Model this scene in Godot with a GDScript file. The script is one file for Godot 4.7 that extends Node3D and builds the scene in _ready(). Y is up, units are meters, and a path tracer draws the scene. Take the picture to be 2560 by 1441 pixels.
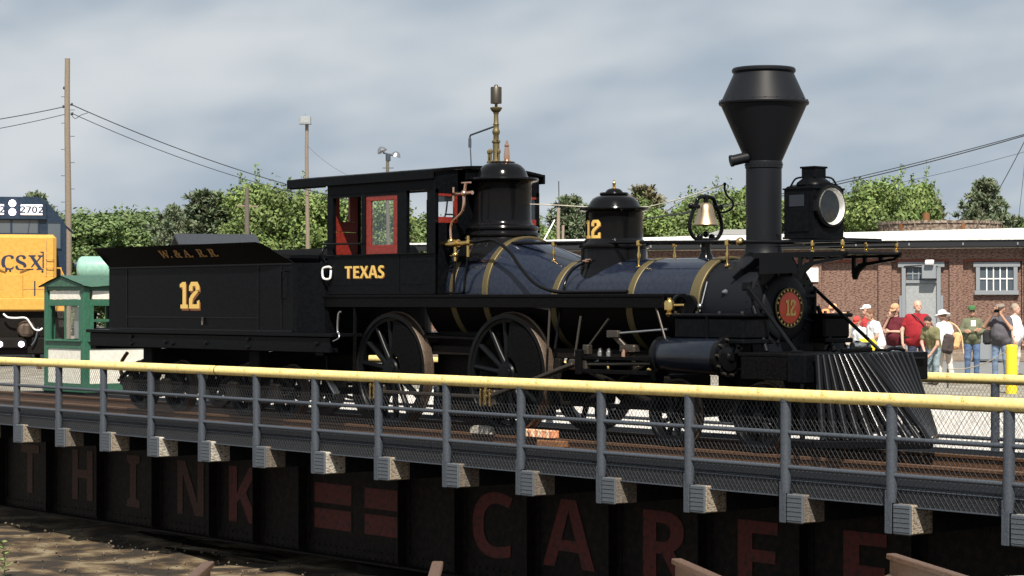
extends Node3D

# ---------------------------------------------------------------- mesh builder
class MB:
	var v := PackedVector3Array()
	var n := PackedVector3Array()
	var c := PackedColorArray()
	var idx := PackedInt32Array()
	var uv := PackedVector2Array()
	var use_uv := false
	var col := Color(1, 1, 1)
	var xf := Transform3D.IDENTITY

	func at(t: Transform3D) -> MB:
		xf = t
		return self

	func vert(p: Vector3, nn: Vector3) -> int:
		v.append(xf * p)
		n.append((xf.basis * nn).normalized())
		c.append(col)
		return v.size() - 1

	func tri(a: Vector3, b: Vector3, d: Vector3) -> void:   # counter-clockwise seen from outside
		var nn := (b - a).cross(d - a).normalized()
		var i := vert(a, nn)
		vert(b, nn)
		vert(d, nn)
		idx.append_array([i, i + 2, i + 1])

	func quad(a: Vector3, b: Vector3, d: Vector3, e: Vector3) -> void:
		var nn := (d - a).cross(e - b).normalized()
		var i := vert(a, nn)
		vert(b, nn)
		vert(d, nn)
		vert(e, nn)
		idx.append_array([i, i + 2, i + 1, i, i + 3, i + 2])

	func box(ctr: Vector3, size: Vector3, bev := 0.0) -> MB:
		var h := size * 0.5
		if bev <= 0.0:
			for ax in 3:
				for s in [-1.0, 1.0]:
					var u := Vector3.ZERO
					var w := Vector3.ZERO
					var o := Vector3.ZERO
					o[ax] = h[ax] * s
					u[(ax + 1) % 3] = h[(ax + 1) % 3]
					w[(ax + 2) % 3] = h[(ax + 2) % 3] * s
					quad(ctr + o - u - w, ctr + o + u - w, ctr + o + u + w, ctr + o - u + w)
			return self
		var b := minf(bev, minf(h.x, minf(h.y, h.z)) * 0.9)
		for ax in 3:
			for s in [-1.0, 1.0]:
				var u := Vector3.ZERO
				var w := Vector3.ZERO
				var o := Vector3.ZERO
				o[ax] = h[ax] * s
				u[(ax + 1) % 3] = h[(ax + 1) % 3] - b
				w[(ax + 2) % 3] = (h[(ax + 2) % 3] - b) * s
				quad(ctr + o - u - w, ctr + o + u - w, ctr + o + u + w, ctr + o - u + w)
		for ax in 3:
			var a1 := (ax + 1) % 3
			var a2 := (ax + 2) % 3
			for s1 in [-1.0, 1.0]:
				for s2 in [-1.0, 1.0]:
					var p := Vector3.ZERO
					var q := Vector3.ZERO
					p[a1] = h[a1] * s1
					p[a2] = (h[a2] - b) * s2
					q[a1] = (h[a1] - b) * s1
					q[a2] = h[a2] * s2
					var l := Vector3.ZERO
					l[ax] = (h[ax] - b) * s1 * s2
					quad(ctr + p - l, ctr + p + l, ctr + q + l, ctr + q - l)
		for sx in [-1.0, 1.0]:
			for sy in [-1.0, 1.0]:
				for sz in [-1.0, 1.0]:
					var p1 := ctr + Vector3(h.x * sx, (h.y - b) * sy, (h.z - b) * sz)
					var p2 := ctr + Vector3((h.x - b) * sx, h.y * sy, (h.z - b) * sz)
					var p3 := ctr + Vector3((h.x - b) * sx, (h.y - b) * sy, h.z * sz)
					if sx * sy * sz > 0:
						tri(p1, p2, p3)
					else:
						tri(p1, p3, p2)
		return self

	# box given by its two extreme corners
	func bb(a: Vector3, b: Vector3, bev := 0.0) -> MB:
		return box((a + b) * 0.5, (b - a).abs(), bev)

	# square or flat bar between two points
	func bar(a: Vector3, b: Vector3, w: float, t: float, up := Vector3.UP, bev := 0.0) -> MB:
		var keep := xf
		var y := (b - a).normalized()
		var x := up.cross(y)
		if x.length() < 0.01:
			x = Vector3.RIGHT.cross(y)
		x = x.normalized()
		var z := x.cross(y)
		xf = keep * Transform3D(Basis(x, y, z), (a + b) * 0.5)
		box(Vector3.ZERO, Vector3(w, (b - a).length(), t), bev)
		xf = keep
		return self

	func tube(pts: PackedVector3Array, r, sides := 8, caps := true) -> MB:
		var m := pts.size()
		var up := Vector3.UP
		var start := v.size()
		var prev_x := Vector3.ZERO
		for k in m:
			var d: Vector3 = (pts[mini(k + 1, m - 1)] - pts[maxi(k - 1, 0)]).normalized()
			var x: Vector3
			if prev_x == Vector3.ZERO:
				x = up.cross(d)
				if x.length() < 0.05:
					x = Vector3.RIGHT.cross(d)
			else:
				x = prev_x - d * prev_x.dot(d)
			x = x.normalized()
			prev_x = x
			var y := d.cross(x)
			var rr: float = r if r is float else r[k]
			for s in sides:
				var a := TAU * s / sides
				var nn := x * cos(a) + y * sin(a)
				vert(pts[k] + nn * rr, nn)
		for k in m - 1:
			for s in sides:
				var s2 := (s + 1) % sides
				var a0 := start + k * sides + s
				var b0 := start + k * sides + s2
				var a1 := a0 + sides
				var b1 := b0 + sides
				idx.append_array([a0, b1, b0, a0, a1, b1])
		if caps:
			for e in [0, m - 1]:
				var d: Vector3 = (pts[mini(e + 1, m - 1)] - pts[maxi(e - 1, 0)]).normalized()
				if e == 0:
					d = -d
				var ci := vert(pts[e], d)
				for s in sides:
					v.append(v[start + e * sides + s])
					n.append((xf.basis * d).normalized())
					c.append(col)
				for s in sides:
					var p := ci + 1 + s
					var q := ci + 1 + (s + 1) % sides
					if e == 0:
						idx.append_array([ci, p, q])
					else:
						idx.append_array([ci, q, p])
		return self

	# profile of (radius, height) turned about the local y axis, from bottom to top outside
	func lathe(prof: PackedVector2Array, t := Transform3D.IDENTITY, seg := 32, crease := 0.6, a0 := 0.0, a1 := TAU) -> MB:
		var keep := xf
		xf = keep * t
		var m := prof.size()
		var sn := PackedVector2Array()
		for k in m - 1:
			var d := (prof[k + 1] - prof[k])
			sn.append(Vector2(d.y, -d.x).normalized() if d.length() > 1e-7 else Vector2(1, 0))
		for k in m - 1:
			var na := sn[k]
			var nb := sn[k]
			if k > 0 and absf(sn[k - 1].angle_to(sn[k])) < crease:
				na = (sn[k - 1] + sn[k]).normalized()
			if k < m - 2 and absf(sn[k + 1].angle_to(sn[k])) < crease:
				nb = (sn[k + 1] + sn[k]).normalized()
			var base := v.size()
			for s in seg + 1:
				var a := a0 + (a1 - a0) * s / seg
				var dir := Vector3(sin(a), 0, cos(a))
				vert(dir * prof[k].x + Vector3(0, prof[k].y, 0), dir * na.x + Vector3(0, na.y, 0))
				vert(dir * prof[k + 1].x + Vector3(0, prof[k + 1].y, 0), dir * nb.x + Vector3(0, nb.y, 0))
			for s in seg:
				var p := base + s * 2
				idx.append_array([p, p + 3, p + 2, p, p + 1, p + 3])
		xf = keep
		return self

	# flat polygon in local xy, thickness along +z (z0..z1)
	func prism(poly: PackedVector2Array, z0: float, z1: float) -> MB:
		var pl := poly
		if Geometry2D.is_polygon_clockwise(pl):
			pl = pl.duplicate()
			pl.reverse()
		var t := Geometry2D.triangulate_polygon(pl)
		for k in range(0, t.size(), 3):
			var a := pl[t[k]]
			var b := pl[t[k + 1]]
			var d := pl[t[k + 2]]
			if (b - a).cross(d - a) < 0:
				var w := b
				b = d
				d = w
			tri(Vector3(a.x, a.y, z1), Vector3(b.x, b.y, z1), Vector3(d.x, d.y, z1))
			tri(Vector3(a.x, a.y, z0), Vector3(d.x, d.y, z0), Vector3(b.x, b.y, z0))
		for k in pl.size():
			var a := pl[k]
			var b := pl[(k + 1) % pl.size()]
			quad(Vector3(a.x, a.y, z0), Vector3(b.x, b.y, z0), Vector3(b.x, b.y, z1), Vector3(a.x, a.y, z1))
		return self

	# rings of equal point count joined smoothly
	func loft(rings: Array, closed := true) -> MB:
		var m: int = rings[0].size()
		var base := v.size()
		for k in rings.size():
			for s in m:
				var d1: Vector3 = rings[k][(s + 1) % m] - rings[k][(s - 1 + m) % m] if closed else rings[k][mini(s + 1, m - 1)] - rings[k][maxi(s - 1, 0)]
				var d2: Vector3 = rings[mini(k + 1, rings.size() - 1)][s] - rings[maxi(k - 1, 0)][s]
				vert(rings[k][s], d1.cross(d2).normalized())
		var e := m if closed else m - 1
		for k in rings.size() - 1:
			for s in e:
				var a := base + k * m + s
				var b := base + k * m + (s + 1) % m
				idx.append_array([a, b + m, b, a, a + m, b + m])
		return self

	func ball(ctr: Vector3, r: Vector3, seg := 10) -> MB:
		var keep := xf
		xf = keep * Transform3D(Basis.from_scale(r), ctr)
		var p := PackedVector2Array()
		for k in seg / 2 + 1:
			var a := -PI / 2 + PI * k / (seg / 2)
			p.append(Vector2(cos(a), sin(a)))
		lathe(p, Transform3D.IDENTITY, seg, 3.0)
		xf = keep
		return self

	func add(o: Mesh, t: Transform3D, cc := Color(1, 1, 1)) -> void:
		var a := o.surface_get_arrays(0)
		var keep := xf
		var keepc := col
		xf = keep * t
		col = cc
		var base := v.size()
		var pv: PackedVector3Array = a[Mesh.ARRAY_VERTEX]
		var pn: PackedVector3Array = a[Mesh.ARRAY_NORMAL]
		for k in pv.size():
			vert(pv[k], pn[k])
		if a[Mesh.ARRAY_INDEX]:
			var pi: PackedInt32Array = a[Mesh.ARRAY_INDEX]
			for k in pi:
				idx.append(base + k)
		else:
			for k in pv.size():
				idx.append(base + k)
		xf = keep
		col = keepc

	func mesh() -> ArrayMesh:
		var a := []
		a.resize(Mesh.ARRAY_MAX)
		a[Mesh.ARRAY_VERTEX] = v
		a[Mesh.ARRAY_NORMAL] = n
		a[Mesh.ARRAY_COLOR] = c
		a[Mesh.ARRAY_INDEX] = idx
		var m := ArrayMesh.new()
		m.add_surface_from_arrays(Mesh.PRIMITIVE_TRIANGLES, a)
		return m

# ---------------------------------------------------------------- signed-distance bodies, meshed with surface nets
class Body:
	var bones := []
	func bone(a: Vector3, b: Vector3, ra: float, rb: float, sq := Vector3.ONE) -> void:
		bones.append([a, b, ra, rb, sq])

	func surface(mb: MB, cell: float, k: float) -> void:
		var lo := Vector3.ONE * 1e9
		var hi := -lo
		for b in bones:
			var r: float = maxf(b[2], b[3]) + k + cell * 2.0
			lo = lo.min(b[0] - Vector3.ONE * r).min(b[1] - Vector3.ONE * r)
			hi = hi.max(b[0] + Vector3.ONE * r).max(b[1] + Vector3.ONE * r)
		var nx := int((hi.x - lo.x) / cell) + 2
		var ny := int((hi.y - lo.y) / cell) + 2
		var nz := int((hi.z - lo.z) / cell) + 2
		var f := PackedFloat32Array()
		f.resize(nx * ny * nz)
		f.fill(1.0)
		for b in bones:
			var pa: Vector3 = b[0]
			var pb: Vector3 = b[1]
			var ra: float = b[2]
			var rb: float = b[3]
			var rr: float = maxf(ra, rb) + k + cell * 1.6
			var l: Vector3 = (pa.min(pb) - Vector3.ONE * rr - lo) / cell
			var g: Vector3 = (pa.max(pb) + Vector3.ONE * rr - lo) / cell
			var ab := pb - pa
			var il := 1.0 / maxf(ab.length_squared(), 1e-9)
			for z in range(maxi(0, int(l.z)), mini(nz, int(g.z) + 2)):
				for y in range(maxi(0, int(l.y)), mini(ny, int(g.y) + 2)):
					var row := (z * ny + y) * nx
					for x in range(maxi(0, int(l.x)), mini(nx, int(g.x) + 2)):
						var p := lo + Vector3(x, y, z) * cell
						var t := clampf((p - pa).dot(ab) * il, 0.0, 1.0)
						var d := p.distance_to(pa + ab * t) - lerpf(ra, rb, t)
						var o := f[row + x]
						var hh := maxf(k - absf(o - d), 0.0) / k
						f[row + x] = minf(o, d) - hh * hh * k * 0.25
		var id := {}
		var off := [0, 1, nx, nx + 1, nx * ny, nx * ny + 1, nx * ny + nx, nx * ny + nx + 1]
		for z in nz - 1:
			for y in ny - 1:
				for x in nx - 1:
					var i := (z * ny + y) * nx + x
					var f0 := f[i]
					if absf(f0) > cell * 2.5:
						continue
					var inside := 0
					for o in 8:
						if f[i + off[o]] < 0.0:
							inside += 1
					if inside == 0 or inside == 8:
						continue
					var s := Vector3.ZERO
					var cnt := 0
					for a in 8:
						for bit in [1, 2, 4]:
							if a & bit:
								continue
							var b2: int = a | bit
							var fa := f[i + off[a]]
							var fb := f[i + off[b2]]
							if (fa < 0.0) != (fb < 0.0):
								var t := fa / (fa - fb)
								var va := Vector3(a & 1, (a >> 1) & 1, a >> 2)
								var vb := Vector3(b2 & 1, (b2 >> 1) & 1, b2 >> 2)
								s += va.lerp(vb, t)
								cnt += 1
					var gx := f[i + 1] + f[i + off[3]] + f[i + off[5]] + f[i + off[7]] - f0 - f[i + off[2]] - f[i + off[4]] - f[i + off[6]]
					var gy := f[i + off[2]] + f[i + off[3]] + f[i + off[6]] + f[i + off[7]] - f0 - f[i + 1] - f[i + off[4]] - f[i + off[5]]
					var gz := f[i + off[4]] + f[i + off[5]] + f[i + off[6]] + f[i + off[7]] - f0 - f[i + 1] - f[i + off[2]] - f[i + off[3]]
					id[i] = mb.vert(lo + (Vector3(x, y, z) + s / cnt) * cell, Vector3(gx, gy, gz))
		for z in range(1, nz - 1):
			for y in range(1, ny - 1):
				for x in range(1, nx - 1):
					var i := (z * ny + y) * nx + x
					var f0 := f[i]
					if absf(f0) > cell * 2.5:
						continue
					for ax in 3:
						var st: int = [1, nx, nx * ny][ax]
						var f1 := f[i + st]
						if (f0 < 0.0) == (f1 < 0.0):
							continue
						var u: int = [nx, nx * ny, 1][ax]
						var w: int = [nx * ny, 1, nx][ax]
						var q0 = id.get(i - u - w)
						var q1 = id.get(i - w)
						var q2 = id.get(i)
						var q3 = id.get(i - u)
						if q0 == null or q1 == null or q2 == null or q3 == null:
							continue
						if f0 < 0.0:
							mb.idx.append_array([q0, q2, q1, q0, q3, q2])
						else:
							mb.idx.append_array([q0, q1, q2, q0, q2, q3])

# ---------------------------------------------------------------- naming and materials
var M := {}
var taken := {}
var rng := RandomNumberGenerator.new()

func numbered(base: String) -> String:
	if not taken.has(base):
		taken[base] = 0
		return base
	taken[base] += 1
	return "%s_%03d" % [base, taken[base]]

func tag(o: Node3D, label: String, category: String, group := "") -> Node3D:
	o.set_meta("label", label)
	o.set_meta("category", category)
	if group != "":
		o.set_meta("group", group)
	return o

func thing(called: String, label: String, category: String, where := Vector3.ZERO, turn := 0.0, group := "") -> Node3D:
	var o := Node3D.new()
	o.name = numbered(called)
	add_child(o)
	o.position = where
	o.rotation.y = turn
	tag(o, label, category, group)
	return o

func part(called: String, mb, material: Material, parent: Node3D = self) -> MeshInstance3D:
	var o := MeshInstance3D.new()
	o.mesh = mb.mesh() if mb is MB else mb
	o.material_override = material
	if parent == self:
		o.name = numbered(called)
	else:
		o.name = called
	parent.add_child(o, true)
	return o

func structure(called: String, mb, material: Material) -> MeshInstance3D:
	var o := part(called, mb, material, self)
	o.set_meta("kind", "structure")
	return o

func stuff(called: String, mb, material: Material, parent: Node3D) -> MeshInstance3D:
	var o := part(called, mb, material, parent)
	o.set_meta("kind", "stuff")
	return o

func lin(r: float, g: float, b: float) -> Color:
	return Color(r, g, b).linear_to_srgb()

func mat(key: String, albedo: Color, rough := 0.6, metal := 0.0) -> StandardMaterial3D:
	var m := StandardMaterial3D.new()
	m.albedo_color = albedo
	m.roughness = rough
	m.metallic = metal
	m.vertex_color_use_as_albedo = false
	M[key] = m
	return m

func noise_tex(seed_: int, freq: float, cols: Array, offs: Array, octaves := 5, size := 512, type := FastNoiseLite.TYPE_SIMPLEX_SMOOTH) -> NoiseTexture2D:
	var nz := FastNoiseLite.new()
	nz.seed = seed_
	nz.frequency = freq
	nz.noise_type = type
	nz.fractal_octaves = octaves
	nz.fractal_gain = 0.55
	var t := NoiseTexture2D.new()
	t.width = size
	t.height = size
	t.seamless = true
	t.noise = nz
	var g := Gradient.new()
	g.offsets = PackedFloat32Array(offs)
	g.colors = PackedColorArray(cols)
	t.color_ramp = g
	return t

func bump_tex(seed_: int, freq: float, strength: float, octaves := 4, size := 512) -> NoiseTexture2D:
	var nz := FastNoiseLite.new()
	nz.seed = seed_
	nz.frequency = freq
	nz.fractal_octaves = octaves
	var t := NoiseTexture2D.new()
	t.width = size
	t.height = size
	t.seamless = true
	t.as_normal_map = true
	t.bump_strength = strength
	t.noise = nz
	return t

# noisy material laid by world or object coordinates; scale = repeats per metre
func nmat(key: String, seed_: int, cols: Array, offs: Array, scale: float, rough := 0.8, freq := 0.012, world := true, bump := 0.0, metal := 0.0) -> StandardMaterial3D:
	var m := mat(key, Color.WHITE, rough, metal)
	m.albedo_texture = noise_tex(seed_, freq, cols, offs)
	m.uv1_triplanar = true
	m.uv1_world_triplanar = world
	m.uv1_scale = Vector3.ONE * scale
	if bump > 0.0:
		m.normal_enabled = true
		m.normal_texture = bump_tex(seed_ + 7, freq * 2.0, bump)
	return m

func rot_z(deg: float) -> Basis:
	return Basis(Vector3(0, 0, 1), deg_to_rad(deg))

const XAX := Basis(Vector3(0, -1, 0), Vector3(1, 0, 0), Vector3(0, 0, 1))   # local y along world x
const ZAX := Basis(Vector3(1, 0, 0), Vector3(0, 0, 1), Vector3(0, -1, 0))   # local y along world z

func V(x: float, y: float, z: float) -> Vector3:
	return Vector3(x, y, z)

func P2(a: Array) -> PackedVector2Array:
	var p := PackedVector2Array()
	for k in range(0, a.size(), 2):
		p.append(Vector2(a[k], a[k + 1]))
	return p

func curve(pts: Array, steps := 6) -> PackedVector3Array:
	var out := PackedVector3Array()
	for k in pts.size() - 1:
		var p0: Vector3 = pts[maxi(k - 1, 0)]
		var p1: Vector3 = pts[k]
		var p2: Vector3 = pts[k + 1]
		var p3: Vector3 = pts[mini(k + 2, pts.size() - 1)]
		for s in steps:
			out.append(p1.cubic_interpolate(p2, p0, p3, float(s) / steps))
	out.append(pts[-1])
	return out

func text_mesh(s: String, height: float, depth: float, font := "Droid Sans", weight := 700) -> TextMesh:
	var t := TextMesh.new()
	var f := SystemFont.new()
	f.font_names = PackedStringArray([font])
	f.font_weight = weight
	t.font = f
	t.text = s
	t.font_size = 64
	t.pixel_size = height / 46.0
	t.depth = depth
	t.curve_step = 2.0
	return t

func letter(called: String, s: String, height: float, depth: float, m: Material, parent: Node3D, t: Transform3D, font := "Droid Sans", weight := 700) -> MeshInstance3D:
	var o := part(called, text_mesh(s, height, depth, font, weight), m, parent)
	o.transform = t
	return o

# block numerals as convex quads in a unit square (width 0..0.62, height 0..1)
const GLYPH := {
	"1": [[0.10, 0.0, 0.52, 0.0, 0.52, 0.15, 0.10, 0.15], [0.22, 0.15, 0.41, 0.15, 0.41, 1.0, 0.22, 1.0], [0.06, 0.80, 0.22, 0.80, 0.22, 1.0, 0.06, 0.92]],
	"2": [[0.02, 0.0, 0.62, 0.0, 0.62, 0.16, 0.02, 0.16], [0.48, 0.16, 0.62, 0.16, 0.62, 0.32, 0.48, 0.28], [0.02, 0.16, 0.20, 0.16, 0.24, 0.36, 0.02, 0.36], [0.02, 0.36, 0.24, 0.36, 0.42, 0.52, 0.14, 0.52], [0.14, 0.52, 0.42, 0.52, 0.62, 0.70, 0.36, 0.66], [0.40, 0.66, 0.62, 0.66, 0.62, 0.84, 0.40, 0.84], [0.02, 0.84, 0.62, 0.84, 0.50, 1.0, 0.14, 1.0], [0.02, 0.66, 0.22, 0.66, 0.22, 0.84, 0.02, 0.84]],
}

func numerals(s: String, mb: MB, place: Callable, depth: float) -> void:
	var x0 := 0.0
	for ch in s:
		for q in GLYPH[ch]:
			var cols := 5
			for i in cols:
				var f0 := float(i) / cols
				var f1 := float(i + 1) / cols
				var lo := Vector2(q[0], q[1])
				var hi := Vector2(q[6], q[7])
				var lo2 := Vector2(q[2], q[3])
				var hi2 := Vector2(q[4], q[5])
				var c := [lo.lerp(lo2, f0), lo.lerp(lo2, f1), hi.lerp(hi2, f1), hi.lerp(hi2, f0)]
				var a := []
				var b := []
				for k in 4:
					a.append(place.call(x0 + c[k].x, c[k].y, depth))
					b.append(place.call(x0 + c[k].x, c[k].y, 0.0))
				mb.quad(a[0], a[1], a[2], a[3])
				for k in 4:
					if (k == 1 and i < cols - 1) or (k == 3 and i > 0):
						continue
					mb.quad(b[k], b[(k + 1) % 4], a[(k + 1) % 4], a[k])
		x0 += 0.58 if ch == "1" else 0.70

# ---------------------------------------------------------------- the scene
const CAM := Vector3(20.575, 1.657, 18.239)
const PIT := Vector3(-2.7, 0, 0)
const PIT_R := 15.75
const GROUND := -0.2
const FLOOR := -2.0

func _ready() -> void:
	rng.seed = 1856
	var cam := Camera3D.new()
	cam.name = "camera"
	cam.fov = 15.27
	cam.near = 0.2
	cam.far = 4000.0
	add_child(cam)
	cam.position = CAM
	cam.rotation = Vector3(deg_to_rad(0.40), deg_to_rad(49.53), 0)
	cam.current = true
	var we := WorldEnvironment.new()
	we.name = "world_environment"
	var env := Environment.new()
	env.background_mode = Environment.BG_SKY
	env.sky = Sky.new()
	env.sky.sky_material = sky_material()
	env.tonemap_mode = Environment.TONE_MAPPER_LINEAR
	env.tonemap_exposure = 1.5
	env.sdfgi_enabled = true
	env.ssao_enabled = true
	env.ssil_enabled = true
	we.environment = env
	add_child(we)
	var sun := DirectionalLight3D.new()
	sun.name = "sun"
	sun.light_energy = 1.6
	sun.light_color = Color(1.0, 0.962, 0.905)
	sun.light_angular_distance = 0.6
	sun.shadow_enabled = true
	add_child(sun)
	sun.look_at_from_position(Vector3(0.65, 1.0, 0.5), Vector3.ZERO)

	materials()
	setting()
	bridge()
	locomotive()
	tender()
	railings()
	booth_and_tank()
	diesel()
	brick_building()
	background_buildings()
	poles_and_wires()
	trees()
	people()
	small_things()

func sky_material() -> PanoramaSkyMaterial:
	var w := 2048
	var h := 1024
	var big := FastNoiseLite.new()
	big.seed = 11
	big.frequency = 1.0
	big.fractal_octaves = 4
	big.fractal_gain = 0.42
	var fine := FastNoiseLite.new()
	fine.seed = 29
	fine.frequency = 1.0
	fine.fractal_octaves = 5
	fine.fractal_gain = 0.5
	var img := Image.create(w, h, false, Image.FORMAT_RGBF)
	var low := Color(0.252, 0.304, 0.362)
	var high := Color(0.435, 0.462, 0.482)
	for y in h:
		var el := PI * (0.5 - (y + 0.5) / h)
		var sy := sin(el)
		if sy < -0.02:
			img.fill_rect(Rect2i(0, y, w, h - y), Color(0.10, 0.10, 0.095))
			break
		var cy := cos(el)
		for x in w:
			var az := TAU * ((x + 0.5) / w - 0.5)
			# the layer of cloud seen from below, flattened towards the horizon, with a slant
			var k := 1.0 / (maxf(sy, 0.0) + 0.16)
			var p := Vector3(sin(az) * cy * k, -cos(az) * cy * k, sy * 5.0)
			var q := Vector3(p.x * 0.70 + p.z * 1.2, p.y * 0.70 - p.z * 0.5, p.z * 1.15)
			# heaped masses with a slant, over the flat layer
			var g := V(sin(az) * cy * 5.5, sy * 13.0 + (sin(az) + cos(az)) * 1.6, -cos(az) * cy * 5.5)
			var heap := big.get_noise_3dv(g * 0.62 + V(3, 1, 8)) * 0.9 + fine.get_noise_3dv(g * 1.9) * 0.34
			var a := big.get_noise_3dv(q * 1.10)
			var b := fine.get_noise_3dv(q * 3.3 + Vector3(4, 7, 1))
			var t := clampf(0.56 + a * 0.45 + heap * 0.85 + b * 0.22 + fine.get_noise_3dv(q * 9.0) * 0.12 + smoothstep(0.10, 0.16, sy) * 0.06, 0.0, 1.0)
			t = t * t * (3.0 - 2.0 * t)
			img.set_pixel(x, y, low.lerp(high, t))
	var m := PanoramaSkyMaterial.new()
	m.panorama = ImageTexture.create_from_image(img)
	return m

func materials() -> void:
	mat("black", lin(0.0034, 0.0039, 0.0048), 0.34)
	mat("slat_gloss", lin(0.012, 0.012, 0.014), 0.22)
	mat("black_gloss", lin(0.0045, 0.0047, 0.0056), 0.14)
	nmat("black_paint", 5, [lin(0.0026, 0.0031, 0.0040), lin(0.0044, 0.0050, 0.0062)], [0.3, 0.7], 1.2, 0.32, 0.02, false)
	nmat("black_worn", 6, [lin(0.0022, 0.0024, 0.003), lin(0.0062, 0.0058, 0.0056)], [0.35, 0.75], 1.5, 0.5, 0.03, false)
	nmat("stack_black", 8, [lin(0.0074, 0.0086, 0.0116), lin(0.0106, 0.0120, 0.0155)], [0.3, 0.7], 2.0, 0.46, 0.05, false, 0.6)
	nmat("smokebox_black", 9, [lin(0.0052, 0.0062, 0.0086), lin(0.0084, 0.0096, 0.0126)], [0.3, 0.7], 2.0, 0.5, 0.05, false, 0.6)
	nmat("jacket_dark", 13, [lin(0.0055, 0.0075, 0.014), lin(0.008, 0.011, 0.019)], [0.3, 0.7], 1.4, 0.2, 0.02, false, 0.0, 0.1)
	nmat("jacket", 10, [lin(0.008, 0.0115, 0.023), lin(0.014, 0.0185, 0.032)], [0.3, 0.7], 1.4, 0.14, 0.02, false)
	M.jacket.metallic_specular = 0.42
	nmat("brass_dull", 12, [lin(0.105, 0.083, 0.040), lin(0.17, 0.137, 0.066)], [0.3, 0.7], 3.0, 0.55, 0.04, false, 0.0, 0.6)
	mat("brass", lin(0.62, 0.43, 0.16), 0.22, 1.0)
	mat("bronze", lin(0.46, 0.355, 0.24), 0.42, 1.0)
	mat("whistle_dark", lin(0.10, 0.09, 0.075), 0.45, 0.9)
	mat("copper", lin(0.74, 0.46, 0.34), 0.2, 1.0)
	mat("steel_bright", lin(0.45, 0.45, 0.46), 0.3, 1.0)
	nmat("steel_rod", 14, [lin(0.035, 0.030, 0.026), lin(0.075, 0.064, 0.054)], [0.3, 0.7], 3.0, 0.38, 0.04, false, 0.0, 0.5)
	nmat("tread", 15, [lin(0.035, 0.024, 0.018), lin(0.16, 0.12, 0.09), lin(0.065, 0.042, 0.030)], [0.25, 0.55, 0.8], 3.0, 0.5, 0.03, false, 0.0, 0.5)
	nmat("cab_red", 16, [lin(0.145, 0.0125, 0.007), lin(0.20, 0.018, 0.010)], [0.3, 0.7], 1.5, 0.42, 0.02, false)
	mat("gold_paint", lin(0.66, 0.44, 0.115), 0.45)
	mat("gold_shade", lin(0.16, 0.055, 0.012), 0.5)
	mat("gold_dim", lin(0.30, 0.16, 0.05), 0.55)
	mat("plate_red", lin(0.68, 0.055, 0.016), 0.4)
	mat("reflector", lin(0.95, 0.95, 0.92), 0.55, 1.0)
	var gl := mat("glass", Color(0.35, 0.40, 0.42, 0.05), 0.02)
	gl.transparency = BaseMaterial3D.TRANSPARENCY_ALPHA
	mat("glass_sky", lin(0.075, 0.095, 0.115), 0.08)  # grey-blue tone paints the reflected sky into the glass colour
	mat("glass_dark", lin(0.012, 0.015, 0.02), 0.12)
	mat("cord", lin(0.55, 0.50, 0.42), 0.9)
	nmat("rail_grey", 18, [lin(0.034, 0.043, 0.058), lin(0.056, 0.067, 0.084)], [0.3, 0.7], 2.0, 0.6, 0.03, false)
	nmat("rail_yellow", 19, [lin(0.30, 0.17, 0.06), lin(0.74, 0.56, 0.19), lin(0.80, 0.63, 0.235), lin(0.83, 0.69, 0.30)], [0.13, 0.20, 0.5, 0.78], 1.2, 0.55, 0.02, false)
	mat("wire", lin(0.050, 0.054, 0.062), 0.5, 0.3)
	nmat("fascia_dark", 17, [lin(0.006, 0.0078, 0.011), lin(0.013, 0.016, 0.021)], [0.3, 0.7], 1.5, 0.7, 0.03)
	nmat("rust", 20, [lin(0.10, 0.040, 0.015), lin(0.20, 0.085, 0.030), lin(0.26, 0.125, 0.05)], [0.25, 0.5, 0.8], 2.0, 0.75, 0.03)
	nmat("rail_steel", 21, [lin(0.085, 0.042, 0.021), lin(0.16, 0.088, 0.050)], [0.3, 0.7], 2.5, 0.5, 0.03, true, 0.0, 0.4)
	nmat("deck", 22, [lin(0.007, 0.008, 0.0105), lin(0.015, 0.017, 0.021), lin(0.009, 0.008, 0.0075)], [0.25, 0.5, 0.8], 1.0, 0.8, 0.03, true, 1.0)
	nmat("girder", 23, [lin(0.0055, 0.0055, 0.0062), lin(0.0105, 0.0092, 0.0090), lin(0.018, 0.0115, 0.0085)], [0.3, 0.55, 0.85], 0.8, 0.65, 0.02, true, 0.6)
	nmat("letter_red", 24, [lin(0.020, 0.006, 0.005), lin(0.060, 0.0045, 0.0035), lin(0.095, 0.007, 0.005)], [0.24, 0.36, 0.7], 1.0, 0.7, 0.02)
	nmat("letter_worn", 33, [lin(0.016, 0.010, 0.008), lin(0.040, 0.010, 0.007), lin(0.066, 0.022, 0.013), lin(0.018, 0.011, 0.009)], [0.25, 0.38, 0.62, 0.8], 1.0, 0.75, 0.03)
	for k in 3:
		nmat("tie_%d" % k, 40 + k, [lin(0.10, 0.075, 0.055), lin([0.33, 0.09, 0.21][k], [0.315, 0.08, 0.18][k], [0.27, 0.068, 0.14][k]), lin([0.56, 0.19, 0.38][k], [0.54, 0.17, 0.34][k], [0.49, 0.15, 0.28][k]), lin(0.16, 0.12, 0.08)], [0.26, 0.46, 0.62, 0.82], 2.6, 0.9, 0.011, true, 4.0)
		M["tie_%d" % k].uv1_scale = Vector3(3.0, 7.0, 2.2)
	nmat("tie_cap", 25, [lin(0.050, 0.062, 0.078), lin(0.078, 0.090, 0.106)], [0.3, 0.7], 3.0, 0.7, 0.03)
	# grounds
	nmat("concrete_white", 26, [lin(0.66, 0.64, 0.61), lin(0.86, 0.85, 0.83), lin(0.78, 0.77, 0.74)], [0.2, 0.5, 0.8], 0.35, 0.85, 0.02, true, 0.8)
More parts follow.
